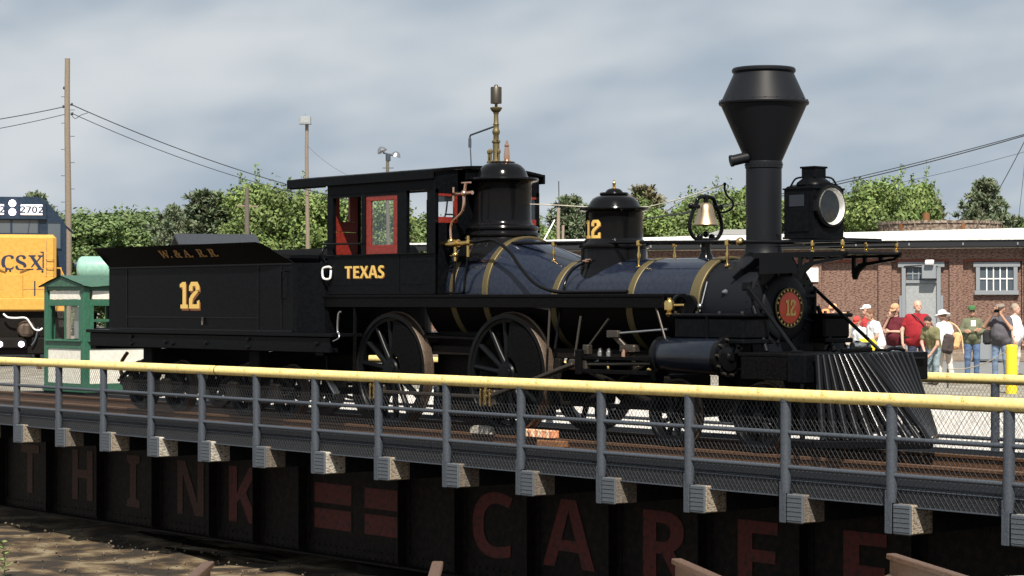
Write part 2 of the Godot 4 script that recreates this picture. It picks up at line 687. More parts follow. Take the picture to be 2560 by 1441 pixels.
	nmat("pit_floor", 27, [lin(0.012, 0.008, 0.004), lin(0.046, 0.028, 0.0125), lin(0.105, 0.074, 0.038), lin(0.20, 0.165, 0.108)], [0.28, 0.44, 0.60, 0.80], 0.13, 0.95, 0.015, true, 3.0)
	nmat("yard_gravel", 28, [lin(0.17, 0.15, 0.115), lin(0.25, 0.235, 0.19), lin(0.30, 0.29, 0.27)], [0.3, 0.5, 0.75], 0.11, 0.95, 0.02, true, 2.5)
	nmat("asphalt", 29, [lin(0.15, 0.155, 0.155), lin(0.205, 0.21, 0.215)], [0.3, 0.7], 0.2, 0.9, 0.03, true, 1.0)
	mat("pit_stone", lin(0.11, 0.085, 0.06), 0.9)
	mat("puddle", lin(0.02, 0.018, 0.014), 0.03)
	nmat("brick", 30, [lin(0.085, 0.045, 0.034), lin(0.165, 0.094, 0.071), lin(0.28, 0.185, 0.148), lin(0.13, 0.066, 0.048)], [0.30, 0.46, 0.64, 0.80], 0.55, 0.9, 0.026, false, 2.0)
	M.brick.uv1_scale = Vector3(0.55, 1.6, 0.55)
	nmat("brick_band", 31, [lin(0.15, 0.042, 0.026), lin(0.23, 0.075, 0.048)], [0.3, 0.7], 1.5, 0.9, 0.05, false)
	nmat("roof_white", 32, [lin(0.62, 0.62, 0.59), lin(0.80, 0.80, 0.77)], [0.3, 0.7], 0.3, 0.7, 0.02, false)
	mat("trim_grey", lin(0.215, 0.238, 0.258), 0.6)
	nmat("door_grey", 34, [lin(0.265, 0.285, 0.295), lin(0.315, 0.335, 0.345)], [0.3, 0.7], 0.8, 0.6, 0.02, false)
	mat("gutter_dark", lin(0.010, 0.011, 0.014), 0.5)
	nmat("wood_pole", 35, [lin(0.15, 0.118, 0.088), lin(0.24, 0.195, 0.152), lin(0.19, 0.15, 0.115)], [0.25, 0.5, 0.8], 1.5, 0.9, 0.02, false)
	nmat("wood_pole_dark", 36, [lin(0.085, 0.075, 0.062), lin(0.13, 0.115, 0.095)], [0.3, 0.7], 1.5, 0.9, 0.02, false)
	mat("cable", lin(0.03, 0.032, 0.036), 0.7)
	mat("white_paint", lin(0.78, 0.78, 0.76), 0.6)
	nmat("booth_green", 37, [lin(0.020, 0.098, 0.058), lin(0.031, 0.125, 0.074)], [0.3, 0.7], 1.2, 0.5, 0.02, false)
	nmat("booth_white", 38, [lin(0.66, 0.64, 0.56), lin(0.76, 0.745, 0.67)], [0.3, 0.7], 0.8, 0.6, 0.02, false)
	nmat("booth_roof", 39, [lin(0.028, 0.085, 0.056), lin(0.042, 0.11, 0.074)], [0.3, 0.7], 0.8, 0.6, 0.02, false)
	nmat("mint", 50, [lin(0.20, 0.38, 0.315), lin(0.26, 0.45, 0.375)], [0.3, 0.7], 0.8, 0.4, 0.02, false)
	nmat("diesel_yellow", 51, [lin(0.55, 0.285, 0.050), lin(0.61, 0.325, 0.066)], [0.3, 0.7], 0.7, 0.42, 0.02, false)
	nmat("diesel_blue", 52, [lin(0.0055, 0.0175, 0.040), lin(0.009, 0.025, 0.052)], [0.3, 0.7], 0.7, 0.4, 0.02, false)
	mat("text_blue", lin(0.012, 0.02, 0.05), 0.5)
	nmat("under_black", 53, [lin(0.004, 0.0037, 0.0034), lin(0.012, 0.0095, 0.0075)], [0.3, 0.7], 1.5, 0.7, 0.03, false)
	var e := mat("lamp_lit", Color(1, 0.95, 0.98), 0.3)
	e.emission_enabled = true
	e.emission = Color(1.0, 0.93, 1.0)
	e.emission_energy_multiplier = 3.0
	var nb := mat("number_lit", Color(0.95, 0.96, 1.0), 0.4)
	nb.emission_enabled = true
	nb.emission = Color(0.9, 0.95, 1.0)
	nb.emission_energy_multiplier = 0.12
	nmat("tank_rust", 54, [lin(0.085, 0.058, 0.044), lin(0.18, 0.135, 0.105), lin(0.36, 0.32, 0.27)], [0.3, 0.52, 0.78], 0.35, 0.9, 0.03, false)
	nmat("shed_roof", 55, [lin(0.015, 0.019, 0.026), lin(0.026, 0.031, 0.041)], [0.3, 0.7], 0.8, 0.75, 0.03, false)
	nmat("grey_roof", 56, [lin(0.22, 0.22, 0.21), lin(0.30, 0.30, 0.29)], [0.3, 0.7], 0.4, 0.8, 0.03, false)
	nmat("brown_wall", 57, [lin(0.19, 0.145, 0.11), lin(0.26, 0.205, 0.16)], [0.3, 0.7], 0.4, 0.9, 0.03, false)
	mat("bollard_yellow", lin(0.85, 0.62, 0.03), 0.5)
	nmat("bark", 58, [lin(0.09, 0.07, 0.055), lin(0.16, 0.13, 0.10)], [0.3, 0.7], 1.5, 0.95, 0.03, false)
	for a in [["leaf_bright", 0.138, 0.200, 0.058], ["leaf_mid", 0.120, 0.178, 0.058], ["leaf_dark", 0.112, 0.172, 0.060], ["pine", 0.118, 0.152, 0.090], ["pine_brown", 0.145, 0.140, 0.085]]:
		var m := mat(a[0], Color.WHITE, 0.7)
		m.vertex_color_use_as_albedo = true
		m.set_meta("base", Vector3(a[1], a[2], a[3]))
		m.backlight_enabled = true
		m.backlight = lin(a[1] * 0.6, a[2] * 0.7, a[3] * 0.3)
	for k in ["black", "black_gloss", "black_paint", "black_worn", "stack_black", "smokebox_black", "under_black", "girder", "deck"]:
		M[k].metallic_specular = 0.26
	M.black_paint.metallic_specular = 0.16
	M.black_worn.metallic_specular = 0.16
	M.deck.metallic_specular = 0.1
	var vc := mat("vertex_skin", Color.WHITE, 0.55)
	vc.vertex_color_use_as_albedo = true

func cone_ring(x: float, yc: float, r: float, seg: int, a0 := 0.0, a1 := TAU) -> PackedVector3Array:
	var p := PackedVector3Array()
	for s in seg:
		var a := a0 + (a1 - a0) * s / (seg - 1)
		p.append(V(x, yc + r * cos(a), r * sin(a)))
	return p

# ---------------------------------------------------------------- ground, pit
func setting() -> void:
	var mb := MB.new()
	var seg := 96
	var rad := [PIT_R + 0.45, 22.0, 40.0, 80.0, 200.0, 600.0, 2500.0]
	for k in rad.size() - 1:
		for s in seg:
			var a := TAU * s / seg
			var b := TAU * (s + 1) / seg
			var d1 := V(cos(a), 0, sin(a))
			var d2 := V(cos(b), 0, sin(b))
			var o := PIT + V(0, GROUND, 0)
			mb.quad(o + d1 * rad[k], o + d2 * rad[k], o + d2 * rad[k + 1], o + d1 * rad[k + 1])
	structure("ground", flip_up(mb), M.yard_gravel)
	# the paved apron in front of the brick building, a sheet just above the gravel
	var ap := MB.new()
	var t := Transform3D(Basis(Vector3.UP, deg_to_rad(32.1)), V(-24.06, GROUND + 0.004, -37.3))
	ap.at(t)
	ap.quad(V(-34, 0, 16.5), V(24, 0, 16.5), V(24, 0, -4), V(-34, 0, -4))
	structure("pavement", ap, M.asphalt)
	var wall := MB.new()
	wall.at(Transform3D(Basis.IDENTITY, PIT))
	wall.lathe(P2([PIT_R + 0.45, FLOOR - 0.3, PIT_R + 0.45, GROUND, PIT_R + 0.43, GROUND + 0.02, PIT_R + 0.02, GROUND + 0.02, PIT_R, GROUND, PIT_R, FLOOR - 0.3]), Transform3D.IDENTITY, 120, 0.3)
	structure("pit_wall", wall, M.concrete_white)
	var fl := MB.new()
	var fn := FastNoiseLite.new()
	fn.seed = 77
	fn.frequency = 0.35
	fn.fractal_octaves = 4
	var nring := 40
	var nseg := 120
	var pts := []
	for k in nring + 1:
		var row := PackedVector3Array()
		var r := (PIT_R + 0.1) * k / nring
		for s in nseg:
			var a := TAU * s / nseg
			var q := PIT + V(cos(a) * r, 0, sin(a) * r)
			row.append(V(q.x, FLOOR + fn.get_noise_2d(q.x, q.z) * 0.10, q.z))
		pts.append(row)
	for k in nring:
		for s in nseg:
			var s2 := (s + 1) % nseg
			if k == 0:
				fl.tri(pts[0][0], pts[1][s2], pts[1][s])
			else:
				fl.quad(pts[k][s], pts[k][s2], pts[k + 1][s2], pts[k + 1][s])
	structure("pit_floor", flip_up(fl), M.pit_floor)
	# rainwater lying beside the girder
	var pr := RandomNumberGenerator.new()
	pr.seed = 5
	for a in [[-8.1, 0.75, 0.9, 0.16], [-6.9, 0.95, 1.1, 0.14], [-5.6, 0.85, 0.8, 0.10], [-4.9, 1.25, 0.7, 0.10], [-6.2, 1.55, 0.9, 0.11]]:
		var pm := MB.new()
		var poly := []
		for s in 18:
			var an := TAU * s / 18
			var rr: float = 1.0 + pr.randf_range(-0.35, 0.2)
			poly.append(V(a[0] + cos(an) * a[2] * rr, FLOOR + 0.055, a[1] + sin(an) * a[3] * rr))
		var ct := V(a[0], FLOOR + 0.055, a[1])
		for s in 18:
			pm.tri(ct, poly[(s + 1) % 18], poly[s])
		structure("puddle", pm, M.puddle)
	# kerb in front of the brick building
	var kb := MB.new()
	kb.at(Transform3D(Basis(Vector3.UP, deg_to_rad(32.1)), V(-24.06, GROUND, -37.3)))
	kb.box(V(0, 0.14, 1.2), V(40, 0.28, 0.35), 0.02)
	structure("kerb", kb, M.brown_wall)

# all faces of a near-level sheet turned to face up
func flip_up(mb: MB) -> MB:
	for k in mb.n.size():
		if mb.n[k].y < 0.0:
			mb.n[k] = -mb.n[k]
	for k in range(0, mb.idx.size(), 3):
		var a := mb.v[mb.idx[k]]
		var b := mb.v[mb.idx[k + 1]]
		var d := mb.v[mb.idx[k + 2]]
		if (b - a).cross(d - a).y > 0.0:
			var w := mb.idx[k + 1]
			mb.idx[k + 1] = mb.idx[k + 2]
			mb.idx[k + 2] = w
	return mb

# a length of flat-bottomed rail along local x
func rail_section(mb: MB, x0: float, x1: float, z: float, top := 0.0) -> void:
	var keep := mb.xf
	mb.xf = keep * Transform3D(Basis(V(0, 0, 1), V(0, 1, 0), V(-1, 0, 0)), V(x0, top, z))
	# local z now runs towards -x, so build it the other way round
	mb.xf = keep * Transform3D(Basis(V(0, 0, -1), V(0, 1, 0), V(1, 0, 0)), V(x0, top, z))
	mb.prism(P2([-0.07, -0.17, 0.07, -0.17, 0.07, -0.158, 0.012, -0.135, 0.010, -0.045, 0.036, -0.034, 0.036, -0.006, 0.028, 0.0, -0.028, 0.0, -0.036, -0.006, -0.036, -0.034, -0.010, -0.045, -0.012, -0.135, -0.07, -0.158]), 0.0, x1 - x0)
	mb.xf = keep

# ---------------------------------------------------------------- turntable bridge
func bridge() -> void:
	var b := thing("turntable_bridge", "dark steel turntable girder bridge carrying the old steam locomotive over the pit", "turntable", PIT)
	var ox := -PIT.x
	var half := 15.35
	for s in [1.0, -1.0]:
		var w := MB.new()
		w.box(V(0, -1.14, s * 1.02), V(half * 2, 1.28, 0.02))
		part("girder_web", w, M.girder, b)
		var f := MB.new()
		f.box(V(0, -1.79, s * 1.02), V(half * 2, 0.03, 0.34), 0.004)
		f.box(V(0, -0.492, s * 1.02), V(half * 2, 0.022, 0.34), 0.004)
		f.box(V(0, -1.70, s * (1.02 + 0.018)), V(half * 2, 0.14, 0.012))
		part("girder_flange", f, M.girder, b)
		for x in [-12.9, -11.2, -9.55, -7.88, -6.27, -5.12, -3.98, -1.72, -0.55, 0.85, 2.3, 3.75, 5.25, 6.75, 8.3, 9.9, 11.5]:
			var st := MB.new()
			st.box(V(x + ox, -1.14, s * 1.105), V(0.014, 1.26, 0.15))
			st.box(V(x + ox + 0.045, -1.14, s * 1.036), V(0.08, 1.26, 0.012))
			part("stiffener", st, M.girder, b)
	var grv := MB.new()
	for k in 240:
		var x := -half + 0.06 + k * 0.128
		for y in [-0.56, -1.66, -1.75]:
			grv.ball(V(x, y, 1.034 if y > -1.6 else 1.048), V(0.016, 0.016, 0.010), 4)
	for x in [-12.9, -11.2, -9.55, -7.88, -6.27, -5.12, -3.98, -1.72, -0.55, 0.85, 2.3, 3.75, 5.25, 6.75, 8.3, 9.9, 11.5]:
		for k in 11:
			grv.ball(V(x + ox + 0.05, -0.62 - k * 0.10, 1.044), V(0.014, 0.014, 0.010), 4)
	stuff("rivet_rows", grv, M.girder, b)
	# painted safety slogan on the near girder
	var lx := {-10.35: "T"}
	var words := [["T", -12.0], ["H", -10.25], ["I", -8.65], ["N", -7.0], ["K", -5.62], ["C", 0.02], ["A", 1.46], ["R", 3.05], ["E", 4.50], ["F", 6.0]]
	for a in words:
		var m: Material = M.letter_worn if a[1] < -6.5 else M.letter_red
		var o := letter("painted_letter", a[0], 0.80, 0.004, m, b, Transform3D(Basis.from_scale(V(1.08 if a[1] < -6.5 else 1.28, 1, 1)), V(a[1] + ox, -1.13, 1.037)))
		if a[1] < -6.5:
			o.set_meta("label", "faded red painted letter on the girder")
	for y in [-0.93, -1.28]:
		for a in [[-3.36, 0.86], [-2.2, 0.86]]:
			var pn := MB.new()
			pn.box(V(a[0] + ox, y - 0.02, 1.036), V(a[1], 0.27, 0.004))
			part("painted_stripe", pn, M.letter_red, b)
	# ties: every third one long enough to carry the railing post
	var caps := MB.new()
	caps.box(Vector3.ZERO, V(0.214, 0.285, 0.03), 0.012)
	for k in 6:
		caps.box(V(0, -0.11 + k * 0.044, 0.017), V(0.19, 0.006, 0.006))
	var cap_mesh := caps.mesh()
	var tr := RandomNumberGenerator.new()
	tr.seed = 9
	var tie_meshes := []
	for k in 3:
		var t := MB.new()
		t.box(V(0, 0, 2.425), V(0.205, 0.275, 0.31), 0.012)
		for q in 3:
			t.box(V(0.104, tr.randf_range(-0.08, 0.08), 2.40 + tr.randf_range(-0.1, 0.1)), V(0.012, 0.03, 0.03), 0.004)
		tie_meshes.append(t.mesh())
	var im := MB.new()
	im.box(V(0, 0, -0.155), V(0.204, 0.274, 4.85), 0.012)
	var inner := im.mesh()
	var post0 := -9.564
	for k in range(-4, 16):
		var x := post0 + k * 1.323 + 0.16
		if x > 12.5 or x < -17.9:
			continue
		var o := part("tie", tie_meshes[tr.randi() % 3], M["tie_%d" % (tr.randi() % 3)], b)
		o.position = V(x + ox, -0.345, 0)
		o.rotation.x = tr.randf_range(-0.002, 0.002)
		part("shaded_length", inner, M.deck, o)  # near-black stretch paints the shade behind the deck edge onto the tie
		var c := part("end_plate", cap_mesh, M.tie_cap, o)
		c.position = V(0, 0, 2.59)
	var short := MB.new()
	short.box(Vector3.ZERO, V(0.2, 0.2, 2.7), 0.012)
	var sm := short.mesh()
	for k in range(-12, 50):
		if k % 3 == 0:
			continue
		var x := post0 + k * 0.441 + 0.16
		if x > 12.5 or x < -17.9:
			continue
		var o := part("tie", sm, M.deck, b)
		o.position = V(x + ox, -0.275, 0)
	# rails
	for s in [1.0, -1.0]:
		var r := MB.new()
		rail_section(r, -half, half, s * 0.7535)
		part("rail", r, M.rail_steel, b)
		# planked walkway
		for k in 5:
			var d := MB.new()
			d.box(V(0, -0.115, s * (1.42 + k * 0.225)), V(half * 2, 0.05, 0.21), 0.006)
			part("walkway_board", d, M.deck, b)
		var fs := MB.new()
		fs.box(V(0, -0.165, s * 2.485), V(half * 2, 0.15, 0.02))
		part("fascia", fs, M.fascia_dark, b)
		var le := MB.new()
		le.box(V(0, -0.083, s * 2.47), V(half * 2, 0.004, 0.07))
		le.box(V(0, -0.2345, s * 2.512), V(half * 2, 0.010, 0.03))
		part("fascia_lip", le, M.rail_grey, b)
	# planks between the rails
	for k in 4:
		var d := MB.new()
		d.box(V(0, -0.15, -0.33 + k * 0.22), V(half * 2, 0.05, 0.2), 0.006)
		part("walkway_board", d, M.deck, b)
	# steel pivot and end trucks under the bridge
	var pv := MB.new()
	pv.lathe(P2([0.9, FLOOR - 0.1, 0.9, -1.9, 0.5, -1.85, 0.0, -1.85]), Transform3D.IDENTITY, 24)
	part("pivot", pv, M.girder, b)
	for x in [-half + 1.0, half - 1.0]:
		for s in [1.0, -1.0]:
			var wh := MB.new()
			wh.lathe(P2([0.05, -0.07, 0.30, -0.07, 0.30, 0.07, 0.05, 0.07]), Transform3D(XAX, V(x, -1.72, s * 1.5)), 20)
			part("end_wheel", wh, M.girder, b)

# ---------------------------------------------------------------- yellow-topped railings
func railings() -> void:
	var post0 := -9.564
	var sp := 1.323
	var bay := MB.new()
	var cell := 0.058
	var top := 0.70
	var bot := -0.235
	var wire_r := 0.0021
	for sgn in [1.0, -1.0]:
		var x := -1.2
		while x < sp + 1.2:
			# a straight diagonal clipped to the bay
			var a := V(x, bot, 0)
			var e := V(x + sgn * (top - bot) * 0.72, top, 0)
			var t0 := 0.0
			var t1 := 1.0
			var dx := e.x - a.x
			var ta := (0.0 - a.x) / dx
			var tb := (sp - a.x) / dx
			t0 = maxf(t0, minf(ta, tb))
			t1 = minf(t1, maxf(ta, tb))
			if t1 - t0 > 0.02:
				var off := V(0, 0, sgn * 0.0022)
				bay.tube(PackedVector3Array([a.lerp(e, t0) + off, a.lerp(e, t1) + off]), wire_r, 3, false)
			x += cell
	var bay_mesh := bay.mesh()
	var post := MB.new()
	post.tube(PackedVector3Array([V(0, -0.10, 0), V(0, 0.72, 0)]), 0.052, 14, false)
	post.box(V(-0.012, -0.29, 0.03), V(0.082, 0.40, 0.016), 0.004)
	post.tube(PackedVector3Array([V(0, -0.20, 0), V(0, -0.10, 0)]), PackedFloat32Array([0.040, 0.052]), 14, true)
	post.tube(PackedVector3Array([V(0, 0.69, 0), V(0, 0.725, 0)]), PackedFloat32Array([0.056, 0.050]), 14, false)
	var post_mesh := post.mesh()
	var pr := RandomNumberGenerator.new()
	pr.seed = 61
	for side in [1.0, -1.0]:
		var lab := "yellow topped pipe railing with grey posts along the near edge of the bridge" if side > 0 else "yellow topped pipe railing with grey posts on the far side behind the locomotives"
		var t := thing("safety_railing", lab, "railing", V(0, 0, side * 2.55), 0.0, "railings along the turntable bridge")
		var n0 := -4
		var n1 := 16
		if side < 0:
			n0 = -3
		var xa := post0 + n0 * sp - 0.3
		var xb := post0 + n1 * sp + 0.2
		var r := MB.new()
		r.tube(PackedVector3Array([V(xa, 0.755, 0), V(xb, 0.755, 0)]), 0.062, 20)
		var tr := part("top_rail", r, M.rail_yellow, t)
		if side > 0:
			var j := MB.new()
			j.tube(PackedVector3Array([V(-3.905, 0.755, 0), V(-3.885, 0.755, 0)]), 0.0635, 20)
			part("joint_ring", j, M.letter_red, tr)
		for y in [0.39, 0.052]:
			var q := MB.new()
			q.tube(PackedVector3Array([V(xa, y, 0.0), V(xb, y, 0.0)]), 0.024, 10)
			part("mid_rail", q, M.rail_grey, t)
		for k in range(n0, n1 + 1):
			var p := part("post", post_mesh, M.rail_grey, t)
			p.position = V(post0 + k * sp, 0, 0)
			p.rotation = V(pr.randf_range(-0.006, 0.006), PI if side < 0 else 0.0, pr.randf_range(-0.007, 0.007))
			if k < n1:
				var w := stuff("chain_link_mesh", bay_mesh, M.wire, t)
				w.position = V(post0 + k * sp, 0, -side * 0.045)

# ---------------------------------------------------------------- the steam locomotive
var L: Node3D

func lp(called: String, mb, key: String, parent: Node3D = null) -> MeshInstance3D:
	return part(called, mb, M[key], parent if parent else L)

func spoked_wheel(parent: Node3D, called: String, x: float, z: float, side: float, dia: float, spokes: int, weight: bool, turn: float) -> void:
	var w := Node3D.new()
	w.name = called
	parent.add_child(w, true)
	w.position = V(x, dia / 2, z)
	var r := dia / 2
	var face := Basis(V(1, 0, 0), V(0, 0, 1) * side, V(0, -1, 0) * side)   # local y points out of the wheel face
	var t := MB.new()
	t.at(Transform3D(face, Vector3.ZERO))
	t.lathe(P2([r - 0.062, -0.13, r + 0.026, -0.13, r + 0.026, -0.105, r + 0.004, -0.098, r, -0.01, r - 0.006, 0.0, r - 0.058, 0.0, r - 0.062, -0.006, r - 0.062, -0.13]), Transform3D.IDENTITY, 48, 0.5)
	var tyre := part("tyre", t, M.tread, w)
	tyre.name = "tyre"
	var rim := MB.new()
	rim.at(Transform3D(face, Vector3.ZERO))
	rim.lathe(P2([r - 0.115, -0.11, r - 0.0625, -0.11, r - 0.0625, -0.014, r - 0.008, 0.003, r - 0.058, 0.003, r - 0.066, -0.012, r - 0.110, -0.02, r - 0.115, -0.03, r - 0.115, -0.11]), Transform3D.IDENTITY, 48, 0.5)
	part("rim", rim, M.black, w)
	var hub := MB.new()
	hub.at(Transform3D(face, Vector3.ZERO))
	hub.lathe(P2([0.155 * dia / 1.5, -0.13, 0.155 * dia / 1.5, -0.01, 0.14 * dia / 1.5, 0.01, 0.10 * dia / 1.5, 0.012, 0.095 * dia / 1.5, 0.035, 0.0, 0.037]), Transform3D.IDENTITY, 28, 0.5)
	part("hub", hub, M.black, w)
	var sb := MB.new()
	var r0 := 0.12 * dia / 1.5
	var ring := []
	for q in [[r0, 0.050], [r0 + (r - r0) * 0.35, 0.038], [r - 0.10, 0.034], [r - 0.08, 0.050]]:
		var pts := PackedVector3Array()
		var wd: float = q[1] * dia / 1.5
		for k in 10:
			var a := TAU * k / 10
			pts.append(V(wd * cos(a), q[0], (-0.06 + 0.045 * sin(a)) * side))
		ring.append(pts)
	sb.loft(ring)
	var sm := sb.mesh()
	for k in spokes:
		var a := TAU * (k + 0.5) / spokes + turn
		if weight and fposmod(a - turn - 0.1, TAU) < 1.45:
			continue
		var o := part("spoke", sm, M.black, w)
		o.rotation.z = -a
	if weight:
		var cw := MB.new()
		var poly := PackedVector2Array()
		for k in 15:
			var a := turn + 0.02 + 1.62 * k / 14.0
			poly.append(Vector2(sin(a), cos(a)) * (r - 0.09))
		for k in 9:
			var a := turn + 1.64 - 1.62 * k / 8.0
			poly.append(Vector2(sin(a), cos(a)) * (r * 0.30))
		cw.prism(poly, -0.05 - 0.04, 0.05 - 0.04)
		part("counterweight", cw, M.black_worn, w)

func stanchion(x: float, y0: float, y1: float, z: float, thick := 1.0) -> void:
	var s := MB.new()
	s.at(Transform3D(Basis.from_scale(V(thick, 1, thick)), V(x, y0, z)))
	var h := y1 - y0
	s.lathe(P2([0.034, 0, 0.034, 0.02, 0.014, 0.03, 0.013, h * 0.35, 0.026, h * 0.5, 0.013, h * 0.65, 0.012, h - 0.035, 0.032, h - 0.03, 0.036, h, 0.030, h + 0.03, 0.0, h + 0.036]), Transform3D.IDENTITY, 12, 0.9)
	lp("rail_stanchion", s, "brass")

func locomotive() -> void:
	L = thing("steam_locomotive", "black antique steam locomotive with flaring smokestack, red cab windows and slatted pilot", "locomotive")
	boiler_parts()
	chimney_and_lamp()
	domes_and_bell()
	cab()
	running_gear()
	pilot()
	fittings()

func boiler_parts() -> void:
	for half in [["jacket", -1.68, 1.68, ""], ["black_worn", 1.68, TAU - 1.68, "_belly"]]:  # lower arc in dull black, shade under the running board put into its colour
		var b := MB.new()
		b.loft([cone_ring(-1.75, 1.80, 0.72, 40, half[1], half[2]), cone_ring(-1.2, 1.80, 0.72, 40, half[1], half[2]), cone_ring(-0.52, 1.80, 0.72, 40, half[1], half[2])], false)
		lp("firebox_shell" + half[3], b, half[0])
		b = MB.new()
		b.loft([cone_ring(-0.52, 1.80, 0.715, 40, half[1], half[2]), cone_ring(0.64, 1.62, 0.58, 40, half[1], half[2])], false)
		lp("boiler_taper" + half[3], b, half[0])
	for half in [["jacket", -1.48, 1.48, ""], ["black_worn", 1.48, TAU - 1.48, "_belly"]]:  # barrel likewise, its underside painted dark for the shade there
		var b := MB.new()
		b.loft([cone_ring(0.64, 1.62, 0.58, 40, half[1], half[2]), cone_ring(1.9, 1.62, 0.575, 40, half[1], half[2]), cone_ring(3.15, 1.62, 0.57, 40, half[1], half[2])], false)
		lp("boiler_barrel" + half[3], b, half[0])
	for a in [[-1.16, 1.80, 0.722, 0.11], [-0.50, 1.795, 0.722, 0.11], [0.66, 1.62, 0.583, 0.11], [2.02, 1.62, 0.578, 0.11], [3.10, 1.62, 0.578, 0.16]]:
		var r := MB.new()
		r.lathe(P2([a[2] - 0.02, -a[3] / 2, a[2], -a[3] / 2, a[2] + 0.006, -a[3] / 2 + 0.008, a[2] + 0.006, a[3] / 2 - 0.008, a[2], a[3] / 2, a[2] - 0.02, a[3] / 2]), Transform3D(XAX, V(a[0], a[1], 0)), 64)
		lp("boiler_band", r, "brass_dull")
	# smokebox
	var s := MB.new()
	s.lathe(P2([0.50, 3.17, 0.562, 3.17, 0.562, 3.95, 0.555, 3.97, 0.30, 3.972, 0.0, 3.972]), Transform3D(XAX, V(0, 1.60, 0)), 64)
	var sb := lp("smokebox", s, "smokebox_black")
	var rv := MB.new()
	for row in [3.20, 3.92]:
		for k in 44:
			var a := TAU * k / 44
			rv.ball(V(row, 1.60 + 0.563 * cos(a), 0.563 * sin(a)), V(0.011, 0.011, 0.011), 6)
	for k in 36:
		var a := TAU * k / 36
		rv.ball(V(3.974, 1.60 + 0.52 * cos(a), 0.52 * sin(a)), V(0.012, 0.012, 0.012), 6)
	var rvs := stuff("rivet", rv, M.smokebox_black, sb)
	rvs.name = "rivet_rows"
	# saddle and front plate below the smokebox
	var sd := MB.new()
	sd.at(Transform3D(Basis(V(0, 0, 1), V(0, 1, 0), V(-1, 0, 0)), V(3.966, 0, 0)))
	sd.prism(P2([-0.56, 1.62, -0.54, 1.30, -0.50, 1.08, 0.50, 1.08, 0.54, 1.30, 0.56, 1.62]), 0.0, 0.72)
	lp("saddle", sd, "smokebox_black")
	# door with hinge, ring and number plate
	var d := MB.new()
	d.lathe(P2([0.375, 0, 0.385, 0.012, 0.375, 0.03, 0.345, 0.036, 0.30, 0.05, 0.0, 0.062]), Transform3D(XAX, V(3.972, 1.603, 0)), 48, 0.9)
	d.bar(V(4.0, 1.50, -0.20), V(4.0, 1.44, -0.50), 0.05, 0.03)
	d.bar(V(4.0, 1.74, -0.20), V(4.0, 1.74, -0.48), 0.05, 0.03)
	d.tube(PackedVector3Array([V(4.0, 1.38, -0.49), V(4.0, 1.80, -0.49)]), 0.022, 8)
	var door := lp("smokebox_door", d, "smokebox_black")
	for k in 10:
		var a := TAU * (k + 0.5) / 10
		var cl := MB.new()
		cl.bar(V(3.985, 1.603 + 0.36 * cos(a), 0.36 * sin(a)), V(3.985, 1.603 + 0.42 * cos(a), 0.42 * sin(a)), 0.03, 0.03)
		lp("clamp", cl, "smokebox_black", door)
	var pl := MB.new()
	pl.lathe(P2([0.180, 0, 0.180, 0.028, 0.160, 0.032, 0.0, 0.034]), Transform3D(XAX, V(4.03, 1.603, 0)), 40, 0.5)
	var plate := lp("number_plate", pl, "plate_red")
	var pr := MB.new()
	pr.lathe(P2([0.0, 0.018, 0.222, 0.020]), Transform3D(XAX, V(4.03, 1.603, 0)), 48, 0.9)
	pr = MB.new()
	pr.lathe(P2([0.222, 0.0, 0.232, 0.012, 0.226, 0.028, 0.218, 0.022, 0.0, 0.0225]), Transform3D(XAX, V(4.03, 1.603, 0)), 48, 0.9)
	lp("plate_rim", pr, "black", plate)
	var er := MB.new()
	er.lathe(P2([0.214, 0.022, 0.217, 0.030, 0.227, 0.030, 0.231, 0.020]), Transform3D(XAX, V(4.03, 1.603, 0)), 48, 0.9)
	er.lathe(P2([0.179, 0.028, 0.179, 0.036, 0.185, 0.036, 0.185, 0.022]), Transform3D(XAX, V(4.03, 1.603, 0)), 48, 0.9)
	lp("plate_edge", er, "brass_dull", plate)
	var ln := MB.new()
	for k in 22:
		var a := TAU * (k + 0.5) / 22
		if k % 11 == 5:
			continue
		var ct := V(4.054, 1.603 + 0.200 * cos(a), -0.200 * sin(a))
		var rad := V(0, cos(a), -sin(a))
		ln.bar(ct - rad * 0.013, ct + rad * 0.013, 0.022, 0.006, V(1, 0, 0))
	var ring_marks := stuff("plate_lettering", ln, M.gold_paint, plate)
	ring_marks.name = "plate_lettering"
	var nm := MB.new()
	numerals("12", nm, func(u, v, dd): return V(4.064 + dd, 1.603 - 0.09 + v * 0.18, 0.088 - u * 0.145), 0.008)
	lp("plate_numeral", nm, "gold_paint", plate)
	# long brace rods from the smokebox down to the beam
	for sg in [1.0, -1.0]:
		var br := MB.new()
		br.tube(PackedVector3Array([V(3.93, 1.84, sg * 0.545), V(4.78, 1.125, sg * 0.70)]), 0.022, 8)
		br.box(V(4.80, 1.125, sg * 0.70), V(0.12, 0.03, 0.08), 0.005)
		br.box(V(3.88, 1.85, sg * 0.51), V(0.12, 0.09, 0.05), 0.005)
		lp("front_brace", br, "black")
		var b2 := MB.new()
		b2.tube(PackedVector3Array([V(4.0, 1.62, sg * 0.54), V(4.22, 1.12, sg * 0.56)]), 0.026, 8)
		lp("front_brace", b2, "smokebox_black")

